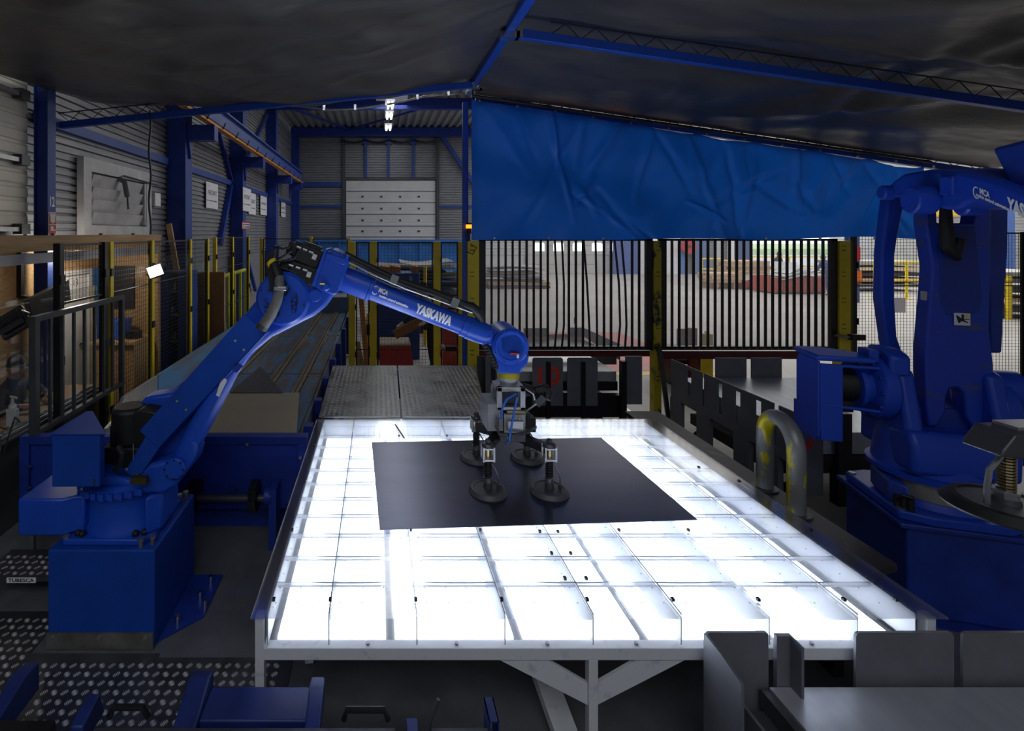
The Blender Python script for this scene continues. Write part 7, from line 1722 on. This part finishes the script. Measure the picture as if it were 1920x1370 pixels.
tag(MB().bar((x0 + 0.1, 23.4, z1 + 0.02), (x1 - 0.05, 23.4, z1 + 0.28), 0.9, 0.02).build('sheet_offcut', M('offcut_grey', (0.42, 0.45, 0.46))), 'pale curved sheet lying in the low red bin', 'sheet metal')
def railing(pts, z, Y, label):
    t = thing('yellow_railing', label, 'railing', (pts[0][0], pts[0][1], 0))
    for zz in (z, z * 0.5): MB().tube([(x, y, zz) for x, y in pts], 0.04, 8).build('rail', YELLOW, t)
    for x, y in pts: MB().cyl((x, y, 0), (x, y, z), 0.045, 10).box(x - 0.12, x + 0.12, y - 0.12, y + 0.12, 0, 0.02).build('upright', YELLOW, t)
railing([(ax(1316, 28), 28), (ax(1352, 28), 28)], 1.15, 28, 'yellow railing by the far doors left of the timber')
railing([(ax(1410, 30.5), 30.5), (ax(1480, 30.5), 30.5), (ax(1560, 30.5), 30.5)], 1.15, 30, 'yellow railing in front of the daylight opening')
railing([(ax(1640, 19.5), 19.5), (ax(1700, 19.5), 19.5), (ax(1760, 19.5), 19.5)], az(491, 19.5), 19.5, 'yellow railing seen beside the right robot link')
for (pxa, pxb, Y, col, lb) in ((1597, 1612, 18.6, (0.06, 0.09, 0.24), 'dark blue column with red hose fitting right of gate'), (1890, 1903, 26, (0.06, 0.12, 0.36), 'blue column at the right edge behind the robot')):
    t = thing('hall_column', lb, 'column', (ax((pxa + pxb) / 2, Y), Y, 0)); m_ = M('col_' + str(pxa), col, rough=0.5)
    xa, xb = ax(pxa, Y), ax(pxb, Y)
    MB().box(xa, xb, Y, Y + 0.02, 0, 5.5).build('flange', m_, t); MB().box(xa, xb, Y + 0.28, Y + 0.3, 0, 5.5).build('flange', m_, t); MB().box((xa + xb) / 2 - 0.01, (xa + xb) / 2 + 0.01, Y + 0.02, Y + 0.28, 0, 5.5).build('web', m_, t)
    if pxa < 1700:
        c = at(1606, 478, Y - 0.05); MB().box(c.x - 0.1, c.x + 0.1, Y - 0.1, Y, c.z - 0.2, c.z + 0.3).build('fitting', RED, t)
        c = at(1609, 518, Y - 0.05); MB().box(c.x - 0.1, c.x + 0.12, Y - 0.08, Y, c.z - 0.25, c.z + 0.2).build('orange_box', M('box_orange', (0.7, 0.16, 0.02), rough=0.5), t)
tag(MB().bar((ax(1640, 31), 31, az(480, 31)), (ax(1672, 31), 31, az(440, 31)), 0.16, 0.16).build('hall_brace', M('brace_blue', (0.06, 0.2, 0.6), rough=0.5)), 'light blue diagonal brace on the far wall behind the link', 'brace')
t = thing('stock_rack', 'rack of flat stock behind the robot link', 'rack', (ax(1680, 22), 22, 0)); x0, x1 = ax(1590, 22), ax(1740, 22)
for j, z in enumerate((0.2, 0.45, 0.7, 0.95, 1.2)): MB().box(x0, x1, 22, 23.6, z, z + 0.14).build('layer', [SCR[1], FT2, SCR[0], FT, SCR[2]][j], t)
for x in (x0, x1 - 0.1): MB().box(x, x + 0.1, 22, 22.1, 0, 1.3).build('stake', SCR[0], t)
t = thing('stock_rack', 'rack of flat stock at the right edge', 'rack', (ax(1905, 15), 15, 0)); x0, x1 = ax(1878, 15), ax(2000, 15)
for j, z in enumerate((0.2, 0.5, 0.8, 1.1, 1.3)): MB().box(x0 + (0.1 * (j % 2)), x1, 15, 16.6, z, z + 0.12).build('layer', [SCR[0], FT2, SCR[0], SCR[1], SCR[2]][j], t)
for x in (x0 + 0.1, x1 - 0.1): MB().box(x, x + 0.1, 14.9, 15.0, 0, 1.3).build('stake', YELLOW, t)
tag(MB().box(ax(1655, 7.07), ax(1698, 7.07), 7.07, 7.085, az(586, 7.07), az(558, 7.07)).build('fence_sign', sheet_clear('sign_film', (0.8, 0.8, 0.82), 0.6, (0.8, 0.78, 0.85), gloss=0.03)), 'pale warning sign hung on the mesh behind the link', 'sign')
tag(MB().box(ax(1680, 31.5), ax(1840, 31.5), 31.4, 31.6, az(404, 31.5), az(396, 31.5)).build('crane_girder', M('girder_yellow', (0.75, 0.45, 0.02), rough=0.5)), 'yellow crane girder far behind the right robot', 'crane')
